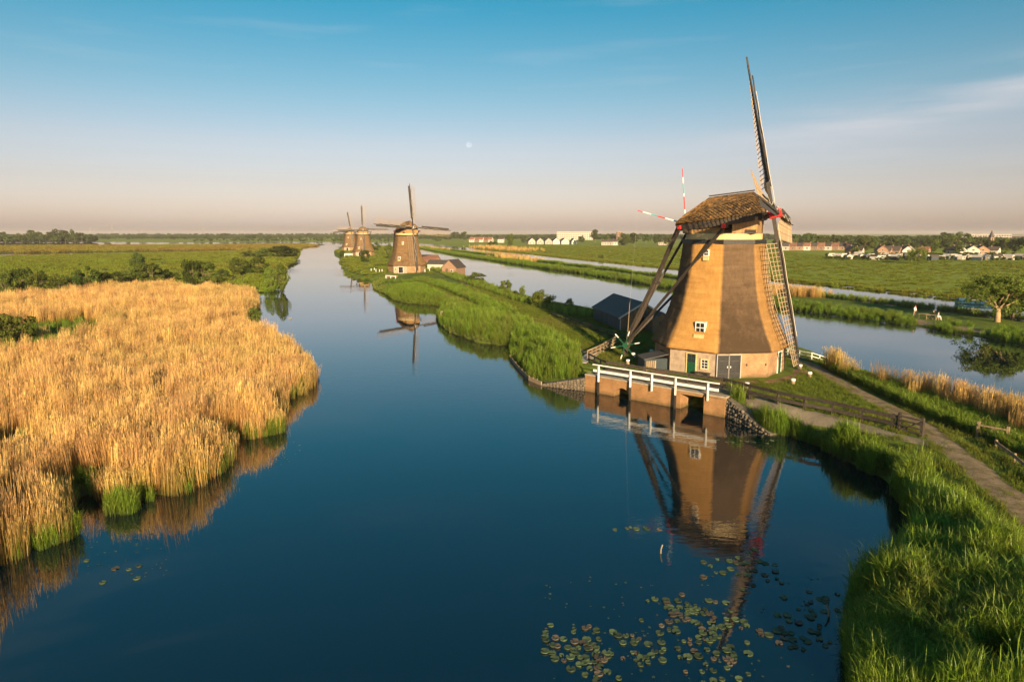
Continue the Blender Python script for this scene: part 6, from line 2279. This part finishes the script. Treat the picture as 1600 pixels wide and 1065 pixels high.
# church
x, y = at(1548, 383, 0.3)
m_ = mpp(y)
church = empty('church', (x, y, 0.2))
tag(church, 'church tower with a pointed spire on the right horizon', 'church')
MB().box((0, 0, 12 * m_ / 2), (5.5 * m_, 5.5 * m_, 12 * m_)).build('tower', MAT['far_brick'], church)
s_ = 2.9 * m_
MB().add([(-s_, -s_, 12 * m_), (s_, -s_, 12 * m_), (s_, s_, 12 * m_), (-s_, s_, 12 * m_), (0, 0, 23.5 * m_)], [(0, 1, 4), (1, 2, 4), (2, 3, 4), (3, 0, 4), (3, 2, 1, 0)]).build('spire', MAT['tile_dark'], church)
MB().box((0, -2.8 * m_, 9.5 * m_), (1.6 * m_, 0.2, 2.6 * m_)).build('louvre', MAT['glass'], church)
MB().box((5.5 * m_, 0, 3 * m_), (6 * m_, 5 * m_, 6 * m_)).build('nave', MAT['far_brick'], church)
# caravans and garden huts along the meadow edge
random.seed(21)
huts = []
px = 1300.0
while px < 1600:
    huts.append((px, 404.0 + (px - 1300) * 0.008 + random.uniform(-3.0, 1.6)))
    px += random.uniform(5.5, 10.5)
huts = huts[:40]
for i, (px, py) in enumerate(huts):
    x, y = at(px, py, 0.35)
    rz = random.uniform(-0.7, 0.7)
    k = i % 4
    if k in (0, 2):
        L_, W_, H = random.uniform(3.6, 5.2), 2.3, 2.4
        root = empty('caravan', (x, y, 0.35), rz)
        tag(root, f'white caravan on the right meadow edge, {ORDINAL[i]} in its row from the left', 'caravan', 'caravans and huts along the meadow')
        prof = [(-L_ / 2, 0.45), (L_ / 2 - 0.1, 0.45), (L_ / 2, 1.2), (L_ / 2 - 0.45, H), (-L_ / 2 + 0.35, H), (-L_ / 2 - 0.05, 1.4)]
        n = len(prof)
        V = [(a, -W_ / 2, b) for a, b in prof] + [(a, W_ / 2, b) for a, b in prof]
        MB().add(V, [tuple(range(n)), tuple(range(n, 2 * n))[::-1]] + [(q, n + q, n + (q + 1) % n, (q + 1) % n) for q in range(n)]).build('body', MAT['far_white'], root)
        MB().box((0.3, -W_ / 2 - 0.02, 1.6), (1.2, 0.05, 0.6)).build('window', MAT['glass'], root)
        MB().box((-1.1, -W_ / 2 - 0.02, 1.35), (0.6, 0.05, 1.6)).build('door', MAT['far_grey'], root)
        for s_ in (-1, 1):
            MB().tube([(0, s_ * W_ / 2 - 0.1, 0.32), (0, s_ * W_ / 2 + 0.1, 0.32)], 0.32, 10).build('wheel', MAT['black_paint'], root)
    else:
        gable_house('garden_hut', (x, y, 0.35), rz + (1.2 if k == 1 else 0), random.uniform(3, 4.2), random.uniform(2.4, 3), 2.0, 2.9, 'far_white' if i % 8 < 5 else 'barn_board', 'far_grey' if i % 3 else 'tile_dark',
                    f'garden hut on the right meadow edge, {ORDINAL[i]} in its row from the left', 'hut', 'caravans and huts along the meadow', wins=(('front', 0.5, 1.3, 0.7, 0.6),), chimney=False, over=0.15, door=('front', -0.5, 0.8, 1.8, 'brown_board'))
for i in range(46):
    pass
P_ = [at(random.uniform(1290, 1620), random.uniform(398, 407), 0.35) for _ in range(420)]
rot = np.zeros((len(P_), 3))
rot[:, 2] = rng.uniform(0, 6.28, len(P_))
S_ = rng.uniform(1.2, 3.2, (len(P_), 1)) * np.array([[1.2, 1.2, 0.9]])
scatter('garden_hedges', WOOD, [(x, y, 0.2) for x, y in P_], rot, S_, np.zeros(len(P_)), 'broken hedges between the caravans and garden huts', 'hedges')

# ------------------------------------------------------------------ boats, people, birds, pylons, moon
def hull(mb, L, W, H, n=12, mi=0):
    rows = []
    for i in range(n + 1):
        t = i / n
        w = W / 2 * (math.sin(math.pi * min(1, 0.18 + 0.82 * t) ** 0.9) ** 0.55 if t < 1 else 0.03)
        w = max(w, 0.03)
        x = -L / 2 + L * t
        sh_ = 0.18 * H * (2 * t - 1) ** 2
        rows.append([(x, -w, H + sh_), (x, -w * 0.75, 0.1), (x, 0, -0.12), (x, w * 0.75, 0.1), (x, w, H + sh_)])
    b = len(mb.v)
    for r_ in rows: mb.v += r_
    for i in range(n):
        for k in range(4):
            mb.f.append((b + i * 5 + k, b + i * 5 + k + 1, b + (i + 1) * 5 + k + 1, b + (i + 1) * 5 + k))
            mb.m.append(mi)
    mb.f.append(tuple(b + k for k in range(5)))
    mb.m.append(mi)
    for i in range(n):
        mb.f.append((b + i * 5, b + (i + 1) * 5, b + (i + 1) * 5 + 4, b + i * 5 + 4))
        mb.m.append(mi)
    return mb


x, y = at(1512, 474.5)
boat = empty('moored_boat', (x + 1.0, y - 0.6, 0), R(160))
tag(boat, 'blue boat with a white cabin moored on the far canal behind the tree', 'boat')
hull(MB(), 7.0, 2.2, 0.8).build('hull', MAT['blue_paint'], boat)
MB().box((0.4, 0, 1.1), (1.9, 1.4, 0.75)).build('cabin', MAT['far_white'], boat, bevel=0.12)
MB().box((0.5, -0.71, 1.2), (1.2, 0.03, 0.3)).build('window', MAT['glass'], boat)
MB().box((0.5, 0.71, 1.2), (1.2, 0.03, 0.3)).build('window', MAT['glass'], boat)
MB().box((2.3, 0, 0.95), (1.6, 1.3, 0.5)).build('tarpaulin', MAT['blue_paint'], boat, bevel=0.15)
x, y = at(778, 398.5)
rb = empty('rowing_boat', (x, y, 0), R(-35))
tag(rb, 'small dark rowing boat on the far canal below the lone poplar', 'boat')
hull(MB(), 5.2, 1.7, 0.7).build('hull', MAT['tarred_wood'], rb)
for q in (-1.0, 0.8):
    MB().box((q, 0, 0.85), (0.3, 1.5, 0.06)).build('thwart', MAT['worn_wood'], rb)


def skin_person(name, loc, rz, joints, edges, radii, mat):
    me = bpy.data.meshes.new('body')
    me.from_pydata(joints, edges, [])
    o = bpy.data.objects.new('body', me)
    COL.objects.link(o)
    sk = o.modifiers.new('skin', 'SKIN')
    for v, r_ in zip(me.skin_vertices[0].data, radii):
        v.radius = (r_, r_)
    me.skin_vertices[0].data[0].use_root = True
    ss = o.modifiers.new('sub', 'SUBSURF')
    ss.levels = ss.render_levels = 1
    dg = bpy.context.evaluated_depsgraph_get()
    res = bpy.data.meshes.new_from_object(o.evaluated_get(dg))
    bpy.data.objects.remove(o)
    res.name = 'body'
    res.materials.clear()
    for m_ in mat: res.materials.append(MAT[m_])
    res.polygons.foreach_set('use_smooth', [True] * len(res.polygons))
    return res


def person(loc, rz, pose, top, legs, hat, label):
    if pose == 'stand':
        J = [(0, 0, .95), (0, 0, 1.2), (0, 0, 1.42), (0, 0, 1.52), (0, -0.02, 1.66), (.10, 0, .90), (.11, -.03, .5), (.11, .02, .08), (.11, -.14, .04), (-.10, 0, .90), (-.12, .03, .5), (-.12, .06, .08), (-.12, -.10, .04),
             (.19, 0, 1.40), (.25, -.02, 1.12), (.24, -.14, .90), (.23, -.2, .82), (-.19, 0, 1.40), (-.26, -.02, 1.12), (-.22, -.16, .92), (-.20, -.22, .85)]
    else:
        J = [(0, 0, .52), (0, -.02, .80), (0, -.04, 1.02), (0, -.06, 1.12), (0, -.10, 1.26), (.10, 0, .50), (.12, -.42, .50), (.12, -.44, .08), (.12, -.58, .04), (-.10, 0, .50), (-.13, -.42, .50), (-.13, -.46, .08), (-.13, -.60, .04),
             (.19, -.04, 1.0), (.25, -.10, .74), (.16, -.32, .62), (.12, -.38, .60), (-.19, -.04, 1.0), (-.25, -.10, .74), (-.16, -.32, .62), (-.12, -.38, .60)]
    E_ = [(0, 1), (1, 2), (2, 3), (3, 4), (0, 5), (5, 6), (6, 7), (7, 8), (0, 9), (9, 10), (10, 11), (11, 12), (2, 13), (13, 14), (14, 15), (15, 16), (2, 17), (17, 18), (18, 19), (19, 20)]
    rad = [.15, .15, .15, .06, .11, .10, .075, .05, .045, .10, .075, .05, .045, .065, .05, .04, .045, .065, .05, .04, .045]
    me = skin_person('body', loc, rz, J, E_, rad, (top, legs, 'skin'))
    hip = J[0][2] - 0.02
    for p in me.polygons:
        c = p.center
        if c.z > J[3][2] or (abs(c.x) > .13 and c.z < J[15][2] + 0.07 and pose == 'stand'): p.material_index = 2
        elif c.z < hip or (pose == 'sit' and c.y < -0.16 and c.z < .6): p.material_index = 1
    root = empty('person', loc, rz)
    tag(root, label, 'person', 'people on the strip between the canals')
    link('body', me, root)
    hx = Vector(J[4])
    MB().lathe([(0.125, 0.0), (0.13, 0.05), (0.115, 0.12), (0.06, 0.165), (0.01, 0.175)], 12, c=(hx.x, hx.y, hx.z - 0.01)).build('hair', MAT[hat], root, smooth=True)
    return root


x, y, z = gp('canal_strip', 1429, 493.5)
person((x, y, z), R(20), 'stand', 'cloth_white', 'cloth_dark', 'cloth_red', 'person standing in a white top and a red hat on the canal strip')
for px, py, top, hat, rz, lab in ((1465, 499.5, 'cloth_white', 'cloth_dark', R(70), 'person in white sitting at the right of the picnic table'), (1459, 498.5, 'cloth_dark', 'worn_wood', R(250), 'person in dark clothes sitting on the far side of the picnic table')):
    x, y, z = gp('canal_strip', px, py)
    person((x, y, z), rz, 'sit', top, top, hat, lab)
    st = empty('stool', (x, y, z), rz)
    tag(st, f'small wooden stool under the {"person in white" if top == "cloth_white" else "person in dark clothes"}', 'stool', 'stools at the picnic table')
    MB().box((0, 0, 0.36), (0.42, 0.42, 0.05)).build('seat', MAT['worn_wood'], st)
    for a in (-1, 1):
        for b in (-1, 1):
            MB().box((a * .16, b * .16, .16), (.05, .05, .36)).build('leg', MAT['worn_wood'], st)
for px, py, lab in ((1443, 497, 'wooden picnic table left of the sitting people'), (1455, 499, 'second wooden picnic table next to the sitting people')):
    x, y, z = gp('canal_strip', px, py)
    t_ = empty('picnic_table', (x, y, z), R(-30))
    tag(t_, lab, 'table', 'picnic tables on the canal strip')
    for k in range(4):
        MB().box((0, -.3 + .2 * k, .75), (1.6, .17, .05)).build('plank', MAT['worn_wood'], t_)
    for a in (-.65, .65):
        MB().beam((a, -.6, 0), (a, .2, .72), .08, .06).build('leg', MAT['worn_wood'], t_)
        MB().beam((a, .6, 0), (a, -.2, .715), .08, .06).build('leg', MAT['worn_wood'], t_)
ribbon('picnic_ground', 'dirt_path', 'canal_strip', [gp('canal_strip', *q)[:2] for q in ((1428, 499), (1445, 503), (1462, 507), (1490, 509), (1520, 514), (1545, 518))], 2.6, lift=0.05)

# duck on the water
for i, (px, py, rz, lab) in enumerate(((453, 498, 0.6, 'lone duck swimming near the left reed point'),)):
    x, y = at(px, py)
    dk = empty('duck', (x, y, 0.0), rz)
    tag(dk, lab, 'duck')
    me = skin_person('body', None, 0, [(0, 0, .06), (.14, 0, .09), (.2, 0, .2), (.24, 0, .27), (.32, 0, .26), (-.16, 0, .08), (-.27, 0, .14)], [(0, 1), (1, 2), (2, 3), (3, 4), (0, 5), (5, 6)], [.11, .09, .045, .055, .015, .08, .02], ('feather',))
    link('body', me, dk)


def pylon(px, row_base, h_px, label):
    x, y = at(px, row_base, 0.3)
    m_ = mpp(y)
    H = h_px * m_
    root = empty('pylon', (x, y, 0.2), 0.3)
    tag(root, label, 'pylon', 'power pylons on the left horizon')
    w = H * 0.10
    mb = MB()
    for a in (-1, 1):
        for b in (-1, 1):
            mb.beam((a * w, b * w, 0), (a * w * 0.25, b * w * 0.25, H), H * 0.006, H * 0.006)
    n = 7
    for k in range(n):
        t0, t1 = k / n, (k + 1) / n
        for b in (-1, 1):
            w0, w1 = w * (1 - 0.75 * t0), w * (1 - 0.75 * t1)
            mb.beam((-w0, b * w0, H * t0), (w1, b * w1, H * t1), H * 0.003, H * 0.003)
            mb.beam((w0, b * w0, H * t0), (-w1, b * w1, H * t1), H * 0.006, H * 0.006)
    mb.build('tower', MAT['lattice_steel'], root)
    for z, l in ((0.98, 0.34), (0.80, 0.42)):
        MB().beam((-H * l, 0, H * z), (H * l, 0, H * z), H * 0.006, H * 0.008).build('crossarm', MAT['lattice_steel'], root)


for k, (px, row, h_, lab) in enumerate(((142, 369.6, 17, 'faint power pylon above the left hand trees'), (176, 369.0, 20, 'faint power pylon, second from the left'), (318, 369.6, 17, 'faint power pylon, broadest of the row'), (218, 368.6, 13, 'faint power pylon, third from the left'), (375, 368.4, 13, 'faint power pylon farthest to the right of the row'))):
    pylon(px, row, h_, lab)

m, ns, ls = new_mat('moonlight')
out = nd(ns, 'ShaderNodeOutputMaterial')
tc = nd(ns, 'ShaderNodeTexCoord')
no = nd(ns, 'ShaderNodeTexNoise', {'Scale': 2.2, 'Detail': 5.0})
ls.new(tc.outputs['Generated'], no.inputs['Vector'])
rp = ramp(ns, [(0.35, (0.005, 0.005, 0.005)), (0.62, (0.06, 0.06, 0.06))])
ls.new(no.outputs['Fac'], rp.inputs[0])
em = nd(ns, 'ShaderNodeEmission', {'Strength': 1.0})
ls.new(rp.outputs[0], em.inputs[0])
tr = nd(ns, 'ShaderNodeBsdfTransparent')
ad = nd(ns, 'ShaderNodeAddShader')
ls.new(em.outputs[0], ad.inputs[0])
ls.new(tr.outputs[0], ad.inputs[1])
ls.new(ad.outputs[0], out.inputs[0])
u_, v_ = (733 - 800) / FPX, -(226 - 532.5) / FPX
dm = Vector((u_, CP + v_ * SP, -SP + v_ * CP)).normalized() * 20000
bm = bmesh.new()
bmesh.ops.create_uvsphere(bm, u_segments=32, v_segments=16, radius=78)
me = bpy.data.meshes.new('moon')
bm.to_mesh(me)
bm.free()
me.materials.append(m)
tag(link('moon', me, loc=CAM + dm), 'small faint daytime moon in the pale evening sky', 'moon')

# ------------------------------------------------------------------ lily pads
random.seed(33)
PADS = []
for k in range(4):
    n = 18
    cut = R(22)
    ring = [(math.cos(cut + (2 * math.pi - 2 * cut) * i / (n - 1)), math.sin(cut + (2 * math.pi - 2 * cut) * i / (n - 1))) for i in range(n)]
    mb = MB()
    V = [(0.05, 0, 0.012)] + [(a * (1 + .05 * random.uniform(-1, 1)), b * (1 + .05 * random.uniform(-1, 1)), 0.03 + random.uniform(0, .05)) for a, b in ring] + [(0.05, 0, -0.02)] + [(a * .97, b * .97, -0.02) for a, b in ring]
    F = [(0, 1 + i, 2 + i) for i in range(n - 1)] + [(n + 1, n + 3 + i, n + 2 + i) for i in range(n - 1)] + [(1 + i, n + 2 + i, n + 3 + i, 2 + i) for i in range(n - 1)]
    mb.add(V, F)
    PADS.append(mb.mesh('lily_pad', MAT['lily_red' if k == 3 else 'lily']))
CL = [  # centre px, row, spread px x, y, count, label
    (1075, 945, 30, 9, 26, 'round green lily pad in the thick patch left of the sail reflection'), (1168, 900, 34, 12, 30, 'round green lily pad in the highest patch, beside the sail reflection'), (890, 1030, 30, 16, 30, 'round green lily pad in the leftmost patch at the bottom edge'),
    (965, 1010, 52, 22, 46, 'round green lily pad left of centre in the wide lily field'), (1065, 1000, 60, 26, 40, 'round green lily pad in the middle of the wide lily field'), (1130, 1000, 50, 28, 32, 'round green lily pad under the tip of the sail reflection'), (1210, 1000, 52, 26, 34, 'round green lily pad in the sparse right part of the lily field'),
    (1290, 968, 26, 14, 8, 'round green lily pad close to the right bank'), (1000, 824, 18, 1.5, 7, 'small lily pad in the thin row under the mill reflection'), (1165, 690, 24, 3, 8, 'small lily pad beside the stone wall by the bridge'), (200, 884, 30, 7, 6, 'small lily pad in open water beside the left reed')]
taken = []
for cx, cy, sx, sy, n, lab in CL:
    k = 0
    for _try in range(n * 30):
        if k >= n: break
        if k % 7 == 0 or _try == 0: sub_c = (random.gauss(cx, sx), random.gauss(cy, sy))
        px, py = random.gauss(sub_c[0], 26), random.gauss(sub_c[1], 10.0 if sy > 4 else 1.5)
        if _try % 40 == 39: sub_c = (random.gauss(cx, sx), random.gauss(cy, sy))
        if py > 1075 or abs(px - cx) > 2.2 * sx: continue
        x, y = at(px, py)
        r_ = random.uniform(0.075, 0.165)
        if any((x - a) ** 2 + (y - b) ** 2 < (0.66 * (r_ + c)) ** 2 for a, b, c in taken): continue
        if h1('dike', x, y) > -0.15: continue
        taken.append((x, y, r_))
        tag(link('lily_pad', PADS[k % 4], loc=(x, y, 0.005 + 0.0006 * k), rot=(random.uniform(-.03, .03), random.uniform(-.03, .03), random.uniform(0, 6.28)), scale=(r_, r_, 0.5)), lab.replace('round green', 'round brownish').replace('small lily', 'small brownish lily') if k % 4 == 3 else lab, 'lily pad', 'lily pads floating on the basin')
        k += 1

# specks of floating weed near the banks
WEED = source('weed_source', PADS)
WP = []
for px0, px1, py0, py1, n in ((690, 760, 515, 560, 160), (100, 260, 815, 900, 60), (850, 1280, 900, 1060, 120), (560, 690, 470, 500, 40), (1150, 1260, 672, 712, 90), (360, 470, 690, 730, 40), (850, 930, 615, 640, 60)):
    for _ in range(n):
        x, y = at(random.uniform(px0, px1), random.uniform(py0, py1))
        if h1('dike', x, y) < -0.2 and h1('marsh', x, y) < -0.2: WP.append((x, y, 0.008))
rot = np.zeros((len(WP), 3))
rot[:, 2] = rng.uniform(0, 6.28, len(WP))
S_ = np.repeat(rng.uniform(0.02, 0.06, (len(WP), 1)), 3, axis=1)
scatter('floating_weed', WEED, WP, rot, S_, np.zeros(len(WP)), 'specks of floating weed on the still water', 'weed')

# ------------------------------------------------------------------ evening haze over the polder
m, ns, ls = new_mat('haze')
out = nd(ns, 'ShaderNodeOutputMaterial')
pv = nd(ns, 'ShaderNodeVolumePrincipled', {'Color': (0.76, 0.70, 0.70, 1), 'Density': 0.00010, 'Anisotropy': 0.0})
ls.new(pv.outputs[0], out.inputs['Volume'])
hz = MB().box((0, 7000, 22.0), (20400, 15200, 47.0)).build('haze', m)
tag(hz, 'thin pale evening haze over the whole polder', 'haze', kind='stuff')

SETTING = {'water': ('still blue water of the basin and the canals', 'water'), 'marsh': ('low marsh land under the reed on the left', 'land'), 'dike': ('grassy dike that carries the windmills', 'land'),
           'canal_strip': ('narrow grass strip between the two canals', 'land'), 'meadow': ('wide flat meadow reaching to the horizon', 'land'), 'path': ('worn earth path along the dike on the right', 'path'),
           'footpath': ('gravel footpath from the bridge to the dike path', 'path'), 'dike_track': ('faint track along the dike left of the barn', 'path'), 'trodden_track': ('bare trodden strip in the green reed bank', 'path'),
           'mill_paving': ('reddish brick paving round the foot of the big mill', 'paving'), 'picnic_ground': ('bare earth by the picnic tables between the canals', 'ground')}
for o in bpy.data.objects:
    if o.parent is None and o.name in SETTING:
        tag(o, *SETTING[o.name])
